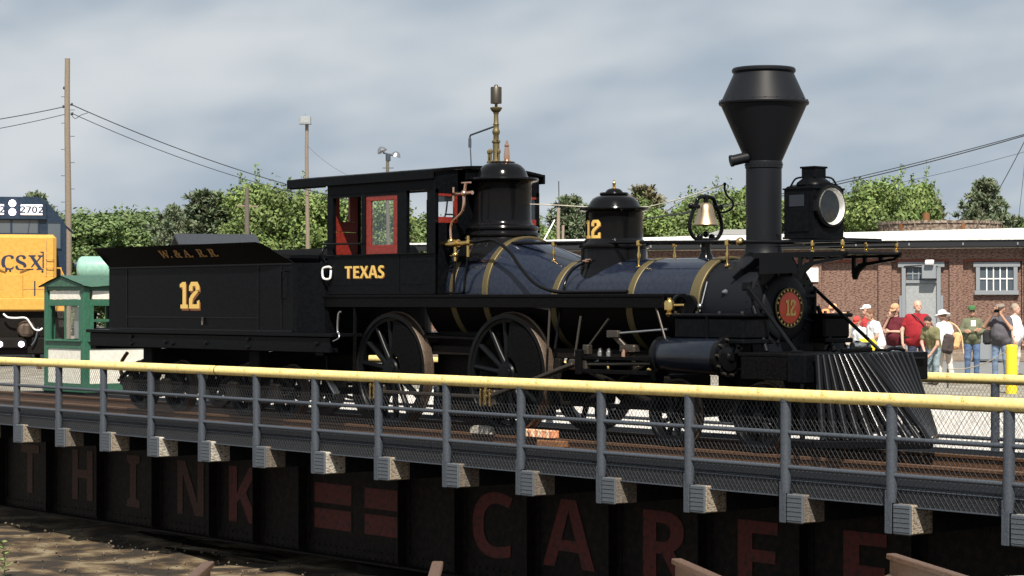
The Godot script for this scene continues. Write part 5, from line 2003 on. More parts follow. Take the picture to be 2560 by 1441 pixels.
func diesel() -> void:
	var d := thing("diesel_locomotive", "yellow and blue diesel locomotive facing the camera with its lamps lit", "locomotive", V(-36.86, 0, -11.5), atan2(57.4, 29.7))
	# nose, walkway, cab, hood
	var n := MB.new()
	n.at(Transform3D(Basis(V(1, 0, 0), V(0, 0, -1), V(0, 1, 0)), Vector3.ZERO))
	n.xf = Transform3D.IDENTITY
	n.bb(V(-1.26, 1.62, -1.0), V(1.26, 3.66, 0.35), 0.10)
	var nose := part("nose", n, M.diesel_yellow, d)
	var st := MB.new()
	st.bb(V(-1.26, 1.45, 0.30), V(1.26, 1.80, 0.50), 0.02)
	st.bb(V(-0.30, 1.80, 0.33), V(0.30, 2.50, 0.40), 0.01)
	st.bb(V(0.95, 1.62, 0.34), V(1.24, 2.4, 0.40), 0.01)
	part("step_plate", st, M.diesel_yellow, d)
	var sp := MB.new()
	for q in [[-0.17, 2.60], [-0.06, 2.60], [0.86, 2.58]]:
		sp.ball(V(q[0], q[1], 0.35), V(0.035, 0.04, 0.02), 8)
	sp.bb(V(0.62, 1.86, 0.352), V(0.66, 2.30, 0.356))
	part("nose_light", sp, M.text_blue, nose).set_meta("kind", "stuff")
	var wk := MB.new()
	wk.bb(V(-1.52, 1.40, -14.0), V(1.52, 1.62, 0.30), 0.01)
	part("walkway", wk, M.diesel_yellow, d)
	# cab with bevelled roof, window openings framed in front of dark glass
	var c := MB.new()
	c.prism(P2([-1.58, 1.62, 1.58, 1.62, 1.58, 3.95, 1.50, 4.10, 0.96, 4.74, 0.80, 4.82, -0.80, 4.82, -0.96, 4.74, -1.50, 4.10, -1.58, 3.95]), -3.2, -1.0)
	var cb := part("cab", c, M.diesel_blue, d)
	var ns := MB.new()
	ns.prism(P2([-1.0, 4.16, 1.0, 4.16, 0.98, 4.70, 0.80, 4.80, -0.80, 4.80, -0.98, 4.70]), -1.0, -0.88)
	part("number_housing", ns, M.diesel_blue, cb)
	for a in [[-0.72, -0.06, 3.74, 4.12], [0.0, 0.74, 3.74, 4.12], [1.03, 1.40, 3.30, 4.05], [-1.40, -1.03, 3.30, 4.05]]:
		var g := MB.new()
		g.bb(V(a[0], a[2], -1.0), V(a[1], a[3], -0.985))
		part("window", g, M.glass_sky, cb)
		var fr := MB.new()
		fr.bb(V(a[0] - 0.04, a[2] - 0.04, -1.0), V(a[0], a[3] + 0.04, -0.965))
		fr.bb(V(a[1], a[2] - 0.04, -1.0), V(a[1] + 0.04, a[3] + 0.04, -0.965))
		fr.bb(V(a[0], a[3], -1.0), V(a[1], a[3] + 0.04, -0.966))
		fr.bb(V(a[0], a[2] - 0.04, -1.0), V(a[1], a[2], -0.966))
		part("window_frame", fr, M.diesel_blue, cb)
	var wp := MB.new()
	wp.bar(V(0.45, 3.72, -0.97), V(0.50, 4.08, -0.97), 0.02, 0.012, V(0, 0, 1))
	wp.bar(V(-0.45, 3.72, -0.97), V(-0.40, 4.08, -0.97), 0.02, 0.012, V(0, 0, 1))
	part("wiper", wp, M.text_blue, cb)
	for s in [1.0, -1.0]:
		var vs := MB.new()
		vs.bar(V(s * 1.55, 3.98, -1.4), V(s * 1.78, 3.78, -1.4), 0.03, 0.8, V(0, 0, 1))
		part("sun_visor", vs, M.text_blue, cb)
	var hd := MB.new()
	hd.bb(V(-0.95, 1.62, -16.0), V(0.95, 4.55, -3.2), 0.15)
	part("long_hood", hd, M.diesel_blue, d)
	for s in [1.0, -1.0]:
		var nb := MB.new()
		nb.box(V(s * 0.56, 4.43, -0.865), V(0.64, 0.32, 0.03), 0.06)
		var o := part("number_board", nb, M.number_lit, d)
		letter("board_number", "2702", 0.20, 0.004, M.text_blue, o, Transform3D(Basis.from_scale(V(1.15, 1, 1)), V(s * 0.56, 4.43, -0.848)))
	lamp("headlight", V(0, 4.62, -0.87), 0.105, d)
	lamp("headlight", V(0, 4.36, -0.87), 0.105, d)
	lamp("ditch_light", V(0.26, 0.46, 0.62), 0.085, d)
	lamp("ditch_light", V(-0.35, 0.46, 0.62), 0.085, d)
	letter("nose_lettering", "CSX", 0.43, 0.006, M.text_blue, nose, Transform3D(Basis.from_scale(V(1.05, 1, 1)), V(0.27, 2.83, 0.353)), "Droid Serif", 700)
	var seam := MB.new()
	for q in [[-0.42, 1.85, -0.42, 3.5], [0.98, 2.45, 0.98, 3.5]]:
		seam.bb(V(q[0] - 0.006, q[1], 0.35), V(q[0] + 0.006, q[3], 0.354))
	seam.bb(V(-1.2, 2.05, 0.35), V(1.2, 2.062, 0.354))
	part("nose_seam", seam, M.tank_rust, nose).set_meta("kind", "stuff")
	for q in [[-0.42, 3.2], [-0.42, 2.3]]:
		var hg := MB.new()
		hg.box(V(q[0], q[1], 0.36), V(0.10, 0.16, 0.03), 0.01)
		part("hinge", hg, M.diesel_yellow, nose)
	for y in [2.2, 2.45, 2.7, 2.95]:
		var gi := MB.new()
		gi.tube(curve([V(0.98, y, 0.35), V(0.98, y, 0.41), V(1.16, y, 0.41), V(1.16, y, 0.35)], 3), 0.012, 5)
		part("grab_iron", gi, M.diesel_yellow, nose)
	var bk := MB.new()
	bk.bb(V(0.86, 2.68, 0.352), V(0.90, 3.16, 0.356))
	bk.bb(V(0.80, 3.13, 0.352), V(0.90, 3.16, 0.357))
	part("nose_mark", bk, M.text_blue, nose)
	# handrails
	var hr := MB.new()
	for s in [1.0, -1.0]:
		hr.tube(curve([V(s * 1.30, 1.62, 0.1), V(s * 1.52, 2.2, 0.1), V(s * 1.40, 2.62, 0.12), V(s * 1.28, 2.68, 0.15), V(s * 0.2, 2.66, 0.45)]), 0.024, 6)
		hr.tube(PackedVector3Array([V(s * 1.42, 1.62, -0.3), V(s * 1.42, 2.6, -0.3)]), 0.022, 6)
	part("handrail", hr, M.diesel_yellow, d)
	# pilot, coupler, hoses
	var p := MB.new()
	p.bb(V(-1.50, 0.55, 0.0), V(1.50, 1.45, 0.30), 0.02)
	p.bb(V(-1.45, 0.15, 0.05), V(1.45, 0.65, 0.45), 0.04)
	part("pilot_plate", p, M.under_black, d)
	var pl := MB.new()
	pl.bb(V(-1.2, 0.34, 0.44), V(0.42, 0.62, 0.60), 0.03)
	part("plow_light_bar", pl, M.under_black, d)
	var cp := MB.new()
	cp.lathe(P2([0.24, 0.0, 0.27, 0.06, 0.22, 0.16, 0.10, 0.20, 0.0, 0.22]), Transform3D(ZAX, V(0.40, 0.88, 0.3)), 16, 0.5)
	cp.bb(V(0.30, 0.70, 0.3), V(0.52, 1.06, 0.75), 0.06)
	part("coupler", cp, M.tread, d)
	var hs := MB.new()
	hs.tube(curve([V(-0.25, 1.34, 0.5), V(-0.12, 1.24, 0.55), V(0.10, 1.22, 0.58), V(0.38, 1.22, 0.58), V(0.52, 1.05, 0.56), V(0.62, 0.90, 0.54), V(0.76, 0.86, 0.52), V(0.86, 0.92, 0.5)]), 0.030, 6)
	part("air_hose", hs, M.white_paint, d)
	var h2 := MB.new()
	h2.tube(curve([V(0.74, 0.95, 0.5), V(0.66, 0.6, 0.55), V(0.55, 0.42, 0.55)]), 0.026, 6)
	h2.tube(curve([V(-0.9, 1.2, 0.5), V(-0.85, 0.8, 0.55), V(-0.7, 0.6, 0.55)]), 0.026, 6)
	part("air_hose", h2, M.rail_grey, d)
	for s in [1.0, -1.0]:
		for z in [-1.2, -3.0, -10.5, -12.3]:
			var w := MB.new()
			w.lathe(P2([0.0, -0.07, 0.50, -0.07, 0.50, 0.05, 0.46, 0.07, 0.0, 0.07]), Transform3D(XAX, V(s * 0.75, 0.5, z)), 24)
			part("wheel", w, M.under_black, d)
		var fr := MB.new()
		fr.bb(V(s * 0.90, 0.45, -3.7), V(s * 1.02, 0.95, -0.5), 0.02)
		part("truck_side", fr, M.under_black, d)
	# the track it stands on
	var tk := thing("yard_track", "rusty rails of the yard track under the diesel locomotive", "track", V(-36.86, 0, -11.5), atan2(57.4, 29.7))
	for s in [1.0, -1.0]:
		var r := MB.new()
		r.at(Transform3D(Basis(V(0, 0, 1), V(0, 1, 0), V(-1, 0, 0)), Vector3.ZERO))
		rail_section(r, -20.0, 3.0, s * 0.7535, -0.02)
		part("rail", r, M.rail_steel, tk)

# ---------------------------------------------------------------- brick building on the right
func brick_building() -> void:
	var b := thing("brick_building", "long red brick building with grey door and white low roof behind the crowd", "building", V(-24.06, GROUND, -37.3), deg_to_rad(32.1))
	var w := MB.new()
	w.bb(V(-17.6, 0, -9), V(14.0, 3.62, -0.12))
	part("wall", w, M.brick, b)
	var bays := []
	var x := 0.025 - 2.30 * 7
	while x < 14.0:
		bays.append(x)
		x += 2.30
	# brick pilasters between the recessed bays
	for bx in bays:
		var p := MB.new()
		p.bb(V(bx + 0.935, 0, -0.125), V(bx + 1.365, 3.28, 0.0))
		part("pilaster", p, M.brick, b)
		var l := MB.new()
		l.bb(V(bx - 0.935, 3.20, -0.125), V(bx + 0.935, 3.30, -0.01))
		part("lintel_band", l, M.brick_band, b)
	var cb := MB.new()
	cb.bb(V(-17.6, 3.28, -0.125), V(14, 3.50, 0.03))
	cb.bb(V(-17.6, 3.50, -0.125), V(14, 3.62, 0.10))
	part("cornice", cb, M.brick, b)
	var bs := MB.new()
	bs.bb(V(-17.6, 0, -0.12), V(14, 0.35, 0.04))
	part("plinth", bs, M.brown_wall, b)
	# gutter with small brackets
	var g := MB.new()
	g.bb(V(-17.9, 3.66, -0.10), V(14.3, 3.88, 0.45), 0.01)
	var gt := part("eaves_gutter", g, M.gutter_dark, b)
	for k in 18:
		var q := MB.new()
		q.bb(V(-17.5 + k * 1.72, 3.72, 0.45), V(-17.46 + k * 1.72, 3.80, 0.475))
		part("gutter_bracket", q, M.trim_grey, gt)
	var r := MB.new()
	for q in [[0.50, 3.885, 0.50, 3.93, 0.0, 0.0], [0.50, 3.93, -5.0, 3.95, 0.0, 0.66], [-5.0, 3.95, -10.2, 3.93, 0.66, 0.0], [-10.2, 3.93, -10.2, 3.885, 0.0, 0.0], [-10.2, 3.885, 0.50, 3.885, 0.0, 0.0]]:
		r.quad(V(-17.9, q[1], q[0]), V(14.3, q[1] + q[4], q[0]), V(14.3, q[3] + q[5], q[2]), V(-17.9, q[3], q[2]))
	r.quad(V(14.3, 3.885, 0.5), V(14.3, 3.885, -10.2), V(14.3, 4.61, -5.0), V(14.3, 3.93, 0.5))
	var roof := part("roof", r, M.roof_white, b)
	for k in 18:
		var s := MB.new()
		var sx := -17.6 + k * 1.8
		s.bar(V(sx, 3.94, 0.48), V(sx, 3.955 + (sx + 17.9) * 0.0205, -5.0), 0.04, 0.03, V(1, 0, 0))
		part("roof_seam", s, M.roof_white, roof)
	# doorway
	var d := MB.new()
	d.bb(V(-0.70, 3.02, -0.12), V(0.80, 3.20, 0.03), 0.01)
	d.bb(V(-0.58, 0, -0.12), V(-0.45, 3.02, 0.02), 0.008)
	d.bb(V(0.55, 0, -0.12), V(0.68, 3.02, 0.02), 0.008)
	d.bb(V(-0.66, 0, -0.12), V(-0.58, 2.1, 0.015), 0.008)
	d.bb(V(0.68, 0, -0.12), V(0.76, 2.1, 0.015), 0.008)
	d.bb(V(-0.45, 2.50, -0.12), V(0.55, 2.60, 0.0), 0.008)
	var df := part("door_frame", d, M.trim_grey, b)
	var dl := MB.new()
	dl.bb(V(-0.45, 0.02, -0.12), V(0.55, 2.50, -0.07), 0.008)
	var leaf := part("door", dl, M.door_grey, b)
	var hn := MB.new()
	hn.box(V(0.42, 1.05, -0.05), V(0.05, 0.16, 0.05), 0.01)
	part("handle", hn, M.gutter_dark, leaf)
	window_grid(b, "transom", -0.42, 2.62, 0.16, 3.0, 3, 2, -0.07)
	var bl := MB.new()
	bl.bb(V(0.16, 2.61, -0.11), V(0.55, 3.01, -0.08))
	part("transom_panel", bl, M.door_grey, b)
	var bx2 := MB.new()
	bx2.bb(V(0.10, 2.64, 0.0), V(0.56, 3.08, 0.30), 0.02)
	var bxo := part("wall_box", bx2, M.trim_grey, b)
	var fl := MB.new()
	fl.bar(V(0.36, 3.16, 0.10), V(0.36, 3.16, 0.30), 0.04, 0.04)
	fl.xf = Transform3D(Basis(Vector3.RIGHT, 0.5), V(0.36, 3.17, 0.36))
	fl.box(Vector3.ZERO, V(0.28, 0.10, 0.22), 0.02)
	part("flood_lamp", fl, M.white_paint, b)
	var arm := MB.new()
	arm.tube(PackedVector3Array([V(-0.5, 3.05, 0.04), V(0.36, 3.10, 0.12), V(0.6, 3.04, 0.12)]), 0.02, 6)
	part("conduit", arm, M.gutter_dark, b)
	# window
	var wf := MB.new()
	wf.bb(V(1.72, 3.02, -0.12), V(3.20, 3.18, 0.025), 0.008)
	wf.bb(V(1.76, 2.12, -0.12), V(3.16, 2.26, 0.03), 0.008)
	wf.bb(V(1.80, 2.26, -0.12), V(1.93, 3.02, 0.015), 0.008)
	wf.bb(V(2.99, 2.26, -0.12), V(3.12, 3.02, 0.015), 0.008)
	part("window_frame", wf, M.trim_grey, b)
	window_grid(b, "window", 1.93, 2.26, 2.99, 3.02, 5, 2, -0.06)
	# downpipe at the right
	var dp := MB.new()
	dp.tube(PackedVector3Array([V(3.42, 0.05, 0.12), V(3.42, 3.66, 0.12)]), 0.07, 10)
	part("downpipe", dp, M.gutter_dark, b)
	# white panel on the wall half hidden by the smokebox
	var wpn := MB.new()
	wpn.bb(V(-4.65, 2.55, -0.12), V(-3.30, 3.02, 0.06), 0.01)
	part("white_sign_panel", wpn, M.white_paint, b)

func window_grid(b: Node3D, called: String, x0: float, y0: float, x1: float, y1: float, nx: int, ny: int, z: float) -> void:
	var f := MB.new()
	for k in range(1, nx):
		var x := lerpf(x0, x1, float(k) / nx)
		f.bb(V(x - 0.018, y0, z - 0.02), V(x + 0.018, y1, z + 0.02))
	for k in range(1, ny):
		var y := lerpf(y0, y1, float(k) / ny)
		f.bb(V(x0, y - 0.018, z - 0.021), V(x1, y + 0.018, z + 0.021))
	var o := part(called + "_bars", f, M.white_paint if nx > 4 else M.trim_grey, b)
	for i in nx:
		for j in ny:
			var p := MB.new()
			p.bb(V(lerpf(x0, x1, float(i) / nx), lerpf(y0, y1, float(j) / ny), z - 0.012), V(lerpf(x0, x1, float(i + 1) / nx), lerpf(y0, y1, float(j + 1) / ny), z - 0.006))
			part("pane", p, M.glass_sky, o)

func background_buildings() -> void:
	# rusty round tank beyond the roof
	var t := thing("round_tank", "rust stained round water tank rising behind the white roof", "tank", V(-39.4, GROUND, -57.8))
	var m := MB.new()
	m.lathe(P2([2.65, 0.0, 2.65, 5.30, 2.70, 5.30, 2.70, 5.42, 2.60, 5.42, 0.0, 5.44]), Transform3D.IDENTITY, 48, 0.5)
	part("shell", m, M.tank_rust, t)
	for k in 24:
		var a := TAU * k / 24
		var s := MB.new()
		s.at(Transform3D(Basis(Vector3.UP, a), V(sin(a) * 2.665, 2.65, cos(a) * 2.665)))
		s.box(Vector3.ZERO, V(0.16 if k % 4 == 0 else 0.05, 5.3, 0.06))
		part("stave_rib", s, M.rust if k % 4 == 0 else M.tank_rust, t)
	var vp := MB.new()
	vp.tube(PackedVector3Array([V(1.0, 5.4, 2.2), V(1.0, 5.75, 2.2)]), 0.16, 10)
	part("vent_pipe", vp, M.rust, t)
	# dark gabled roof peeping over the tender
	var s := thing("gabled_shed", "dark gabled shed roof showing above the tender collar", "shed", V(-22.45, GROUND + 0.0, -8.25), deg_to_rad(65.5))
	var w := MB.new()
	w.bb(V(0.10, 0, -0.92), V(1.75, 3.16, 0.55))
	part("wall", w, M.shed_roof, s)
	var r := MB.new()
	r.at(Transform3D(Basis(V(0, 0, -1), V(0, 1, 0), V(1, 0, 0)), V(-0.05, 0, 0)))
	r.prism(P2([-0.68, 3.21, -0.66, 3.16, 0.18, 3.41, 1.02, 3.16, 1.04, 3.21, 0.18, 3.475]), 0, 1.9)
	part("roof", r, M.shed_roof, s)
	var ge := MB.new()
	ge.at(Transform3D(Basis(V(0, 0, -1), V(0, 1, 0), V(1, 0, 0)), V(0.10, 0, 0)))
	ge.prism(P2([-0.6, 3.1, 0.95, 3.1, 0.18, 3.40]), 0, 1.6)
	part("gable", ge, M.black_worn, s)
	# brown building with grey roof beyond the bell
	var g := thing("far_brown_building", "low brown building with a grey roof beyond the bell", "building", V(-46.1, GROUND, -50.2), deg_to_rad(32.0))
	var gw := MB.new()
	gw.bb(V(-1.5, 0, -6), V(1.8, 4.85, 0))
	part("wall", gw, M.brown_wall, g)
	var gr := MB.new()
	gr.at(Transform3D(Basis(V(0, 0, -1), V(0, 1, 0), V(1, 0, 0)), V(-0.2, 0, 0)))
	gr.prism(P2([-0.4, 4.86, 3.2, 5.22, 6.4, 4.86]), 0, 2.3)
	part("roof", gr, M.grey_roof, g)
	# grey utility cabinet by the wall, behind the people
	var c := thing("utility_cabinet", "grey utility cabinet standing by the brick wall behind the crowd", "cabinet", V(-23.05, GROUND, -36.2) + V(2.2, 0, -0.6), deg_to_rad(32.1))
	var cm := MB.new()
	cm.bb(V(-0.4, 0.05, -0.3), V(0.4, 0.95, 0.3), 0.02)
	part("body", cm, M.trim_grey, c)
	var cd := MB.new()
	cd.bb(V(-0.36, 0.10, 0.3), V(-0.01, 0.90, 0.315), 0.004)
	cd.bb(V(0.01, 0.10, 0.3), V(0.36, 0.90, 0.315), 0.004)
	part("cabinet_door", cd, M.trim_grey, c)

# ---------------------------------------------------------------- poles, lamps, wires
func pole(called: String, label: String, where: Vector3, h: float, r: float, key: String, cat := "pole") -> Node3D:
	var o := thing(called, label, cat, V(where.x, GROUND, where.z))
	var m := MB.new()
	var pts := PackedVector3Array()
	var rr := PackedFloat32Array()
	for k in 9:
		pts.append(V(sin(k * 0.7) * 0.02, h * k / 8.0, cos(k * 0.9) * 0.02))
		rr.append(lerpf(r * 1.25, r * 0.85, k / 8.0))
	m.tube(pts, rr, 14)
	part("shaft", m, M[key], o)
	return o

func span(a: Vector3, b: Vector3, sag: float, r: float, called: String, label: String) -> void:
	var m := MB.new()
	var pts := PackedVector3Array()
	for k in 25:
		var t := k / 24.0
		pts.append(a.lerp(b, t) - V(0, sag * 4.0 * t * (1.0 - t), 0))
	m.tube(pts, r, 5)
	tag(part(called, m, M.cable), label, "cable", "overhead wires")

func poles_and_wires() -> void:
	var right := V(cos(deg_to_rad(49.53)), 0, -sin(deg_to_rad(49.53)))
	var p1 := pole("utility_pole", "tall weathered wooden utility pole beside the diesel locomotive", V(-46.55, 0, -18.64), 10.4, 0.105, "wood_pole", "utility pole")
	var st := MB.new()
	for k in 12:
		var y := 4.0 + k * 0.46
		var s := 1.0 if k % 2 == 0 else -1.0
		st.tube(PackedVector3Array([V(0, y, 0) + right * s * 0.08, V(0, y, 0) + right * s * 0.24]), 0.011, 5)
	part("climbing_peg", st, M.cable, p1).set_meta("kind", "stuff")
	var ins := MB.new()
	for q in [[0.14, 8.78], [-0.16, 8.7], [0.16, 8.45], [-0.14, 9.35]]:
		ins.tube(PackedVector3Array([right * q[0] * 0.6 + V(0, q[1], 0), right * q[0] + V(0, q[1], 0)]), 0.03, 6)
		ins.ball(right * q[0] + V(0, q[1] + 0.02, 0), V(0.045, 0.06, 0.045), 6)
	part("insulator", ins, M.cable, p1).set_meta("kind", "stuff")
	var top := V(-46.55, GROUND, -18.64)
	var p6 := V(-27.87, 0, -48.24)
	var lamp_pole := V(-53.46, 0, -33.65)
	span(top + V(0, 8.80, 0) + right * 0.1, V(-52.9, 5.9, -36.2), 0.35, 0.018, "overhead_wire", "upper overhead wire running from the tall utility pole to the cab roof")
	span(top + V(0, 8.50, 0) + right * 0.1, V(-52.9, 5.75, -36.2), 0.42, 0.014, "overhead_wire", "lower overhead wire running from the tall utility pole to the cab roof")
	span(top + V(0, 8.72, 0) - right * 0.1, top - right * 9.0 + V(6, 7.2, 3), 0.25, 0.016, "overhead_wire", "upper overhead wire leaving the picture left of the tall utility pole")
	span(top + V(0, 8.45, 0) - right * 0.1, top - right * 9.0 + V(6, 6.75, 3), 0.25, 0.013, "overhead_wire", "lower overhead wire leaving the picture left of the tall utility pole")
	var ex := MB.new()
	ex.tube(curve([top + V(0, 8.46, 0) + right * 0.1, top + V(0, 8.30, 0) + right * 0.25, top + V(0, 8.42, 0) + right * 0.45, top + V(0, 8.50, 0) + right * 0.7]), 0.012, 5)
	tag(part("jumper_wire", ex, M.cable), "short looped wire at the top of the tall utility pole", "cable")

	var p2 := pole("crossarm_pole", "dark pole with a small crossarm among the trees above the tender", V(-71.9, 0, -42.85), 7.75, 0.135, "wood_pole_dark", "utility pole")
	var ca := MB.new()
	ca.bar(right * -0.55 + V(0, 6.85, 0), right * 0.55 + V(0, 6.80, 0), 0.08, 0.08)
	part("crossarm", ca, M.wood_pole, p2)

	var p3 := pole("floodlight_pole", "wooden pole topped by a square floodlight behind the cab roof", V(-53.46, 0, -33.65), 9.35, 0.085, "wood_pole", "light pole")
	var fb := MB.new()
	fb.at(Transform3D(Basis(Vector3.UP, deg_to_rad(49.5)), V(0, 9.52, 0.1)))
	fb.box(V(0, 0, 0), V(0.46, 0.30, 0.22), 0.02)
	fb.box(V(0, -0.16, 0.05), V(0.50, 0.05, 0.34), 0.01)
	fb.tube(PackedVector3Array([V(0, 0.14, 0), V(0, 0.28, 0)]), 0.012, 5)
	part("floodlight", fb, M.trim_grey, p3)
	var fg := MB.new()
	fg.at(Transform3D(Basis(Vector3.UP, deg_to_rad(49.5)), V(0, 9.52, 0.1)))
	fg.box(V(0, 0.01, 0.112), V(0.40, 0.22, 0.006))
	part("floodlight_glass", fg, M.door_grey, p3)
	span(lamp_pole + V(0, 8.25, 0), V(-47.4, 6.4, -32.6), 0.3, 0.006, "overhead_wire", "thin wire drooping from the floodlight pole towards the twin lamps")

	var p4 := pole("twin_lamp_pole", "short pole with two bowl lamps just above the cab roof", V(-47.27, 0, -33.2), 7.75, 0.075, "wood_pole_dark", "light pole")
	var lb := MB.new()
	lb.bar(right * -0.20 + V(0, 7.80, 0), right * 0.26 + V(0, 7.68, 0), 0.06, 0.06)
	lb.box(V(0, 7.62, 0), V(0.16, 0.3, 0.16), 0.02)
	lb.bar(right * -0.22 + V(0, 7.2, 0), right * 0.22 + V(0, 7.2, 0), 0.03, 0.03)
	part("lamp_arm", lb, M.rail_grey, p4)
	for s in [[-0.26, 7.90, 0.5], [0.32, 7.72, -0.4]]:
		var lm := MB.new()
		lm.lathe(P2([0.0, 0.14, 0.08, 0.13, 0.15, 0.06, 0.20, -0.04, 0.21, -0.06]), Transform3D(Basis(V(0.5, 0, 0.8).normalized(), s[2]), right * s[0] + V(0, s[1], 0)), 18, 1.0)
		part("lamp_bowl", lm, M.steel_bright, p4)

	var p5 := pole("thin_mast", "thin wooden mast with a wire tip between the two domes", V(-39.15, 0, -35.02), 5.4, 0.07, "wood_pole", "mast")
	var mt := MB.new()
	mt.tube(PackedVector3Array([V(0, 5.3, 0), V(-0.02, 6.4, 0)]), 0.02, 5)
	part("mast_tip", mt, M.cable, p5)
	var p5b := pole("short_post", "short pale wooden post close beside the thin mast", V(-39.15, 0, -35.02) + right * 0.17, 4.75, 0.06, "wood_pole", "post")
	var stk := thing("white_crossing_arm", "slanting white pole in front of the trees left of the thin mast", "pole", V(-39.26, GROUND, -34.7))
	var sm := MB.new()
	sm.bar(right * -0.35 + V(0, 4.0, 0), right * 0.15 + V(0, 4.95, 0), 0.08, 0.05)
	sm.bar(right * -0.35 + V(0, 0, 0), right * -0.35 + V(0, 4.05, 0), 0.06, 0.06)
	part("arm", sm, M.white_paint, stk)

	var p7 := pole("roadside_pole", "wooden pole at the right edge of the picture carrying wires", p6 + right * 0.12, 8.9, 0.12, "wood_pole", "utility pole")
	var q := p6
	span(q + V(0, 7.95, 0), V(-55.0, 5.55, -53.0), 0.3, 0.018, "overhead_wire", "upper wire rising to the pole at the right edge")
	span(q + V(0, 7.9, 0), V(-54.0, 5.3, -50.0), 0.45, 0.022, "overhead_wire", "heavier wire just below it rising to the pole at the right edge")
	span(q + V(0, 7.75, 0), V(-40.0, 4.0, -60.0), 0.2, 0.016, "overhead_wire", "steep wire falling from the right edge pole behind the pine trees")
	span(q + V(0, 7.3, 0), V(-46.0, 6.0, -52.0), 0.3, 0.009, "overhead_wire", "faint thin wire crossing behind the steep one")
	span(q + V(0, 7.15, 0), V(-38.5, 4.0, -62.0), 0.1, 0.010, "overhead_wire", "lowest faint wire at the right edge of the sky")

# ---------------------------------------------------------------- trees
func leafy(seed_: int, h: float, w: float, base: float, n: int, size: float, col: Vector3, lobes: int) -> ArrayMesh:
	var r := RandomNumberGenerator.new()
	r.seed = seed_
	var mb := MB.new()
	var cl := []
	for k in lobes:
		var t := pow(r.randf(), 0.75)
		var y := lerpf(base, h * 0.93, t)
		var wide := w * 0.5 * sqrt(maxf(0.05, 1.0 - pow((t - 0.38) / 0.66, 2.0)))
		var a := r.randf() * TAU
		var d := wide * sqrt(r.randf()) * 0.85
		var rad := w * r.randf_range(0.085, 0.17)
		cl.append([V(cos(a) * d, y, sin(a) * d), rad, r.randf_range(0.72, 1.25)])
	# young shoots that stand out of the crown
	for k in 26:
		var c: Array = cl[r.randi() % cl.size()]
		var d := V(r.randfn() * 0.5, 1.0, r.randfn() * 0.5).normalized()
		var foot: Vector3 = c[0] + V(r.randfn(), 0.5, r.randfn()).normalized() * c[1] * 0.8
		var l := w * r.randf_range(0.10, 0.22)
		for q in 46:
			var f := r.randf_range(0.7, 1.3)
			var p := foot + d * l * r.randf() + V(r.randfn(), r.randfn(), r.randfn()) * w * 0.016
			var nn := V(r.randfn(), r.randfn() + 0.6, r.randfn()).normalized()
			var u := nn.cross(V(r.randfn(), r.randfn(), r.randfn())).normalized()
			var v := nn.cross(u)
			var s := size * r.randf_range(0.5, 1.1)
			mb.col = Color(col.x * f, col.y * f, col.z * f)
			var i := mb.v.size()
			mb.vert(p - u * s * 0.75, nn)
			mb.vert(p + v * s * 0.4, nn)
			mb.vert(p + u * s * 0.75, nn)
			mb.vert(p - v * s * 0.4, nn)
			mb.idx.append_array([i, i + 1, i + 2, i, i + 2, i + 3])
	for k in n:
		var c: Array = cl[r.randi() % cl.size()]
		var dir := V(r.randfn(), r.randfn() * 0.8 + 0.15, r.randfn()).normalized()
		var rr: float = c[1] * (0.55 + 0.55 * pow(r.randf(), 0.5))
		if r.randf() < 0.09:
			rr *= 1.55
		var p: Vector3 = c[0] + dir * rr * V(1, 0.85, 1)
		var nn := (dir * 0.9 + V(r.randfn(), r.randfn() + 0.4, r.randfn()) * 0.55).normalized()
		var u := nn.cross(V(r.randfn(), r.randfn(), r.randfn())).normalized()
		var v := nn.cross(u)
		var s := size * r.randf_range(0.6, 1.35)
		var f: float = c[2] * r.randf_range(0.75, 1.3)
		mb.col = Color(col.x * f * r.randf_range(0.9, 1.15), col.y * f, col.z * f)
		var i := mb.v.size()
		mb.vert(p - u * s * 0.75, nn)
		mb.vert(p + v * s * 0.42 + nn * s * 0.12, nn)
		mb.vert(p + u * s * 0.75, nn)
		mb.vert(p - v * s * 0.42 + nn * s * 0.1, nn)
		mb.idx.append_array([i, i + 1, i + 2, i, i + 2, i + 3])
	return mb.mesh()

func piny(seed_: int, h: float, w: float, base: float, branches: int, col: Vector3) -> ArrayMesh:
	var r := RandomNumberGenerator.new()
	r.seed = seed_
	var mb := MB.new()
	for k in branches:
		var t := float(k) / branches
		var y := lerpf(base, h * 0.97, pow(t, 0.85))
		var len := w * 0.5 * (1.0 - pow(t, 1.7) * 0.86) * r.randf_range(0.65, 1.15)
		var a := k * 2.4 + r.randf() * 0.6
		var out := V(cos(a), 0, sin(a))
		var root := V(0, y, 0)
		var tip := root + out * len + V(0, len * r.randf_range(0.05, 0.55), 0)
		var tufts := int(4 + len * 4.0)
		for q in tufts:
			var tt := lerpf(0.25, 1.0, float(q) / maxf(1, tufts - 1))
			var c := root.lerp(tip, tt) + V(r.randfn(), r.randfn(), r.randfn()) * 0.10 * len
			var f := r.randf_range(0.65, 1.35)
			for m in 16:
				var d := (V(r.randfn(), r.randfn() * 0.9 + 0.7, r.randfn()).normalized() + out * 0.35).normalized()
				var sl := r.randf_range(0.20, 0.42)
				var side := d.cross(V(r.randfn(), r.randfn(), r.randfn())).normalized() * r.randf_range(0.035, 0.07)
				var nn := (d.cross(side).normalized() + V(0, 0.3, 0) + out * 0.3).normalized()
				mb.col = Color(col.x * f * r.randf_range(0.85, 1.2), col.y * f, col.z * f)
				var i := mb.v.size()
				mb.vert(c - side, nn)
				mb.vert(c + side, nn)
				mb.vert(c + d * sl + side * 0.6, nn)
				mb.vert(c + d * sl - side * 0.6, nn)
				mb.idx.append_array([i, i + 1, i + 2, i, i + 2, i + 3])
	return mb.mesh()

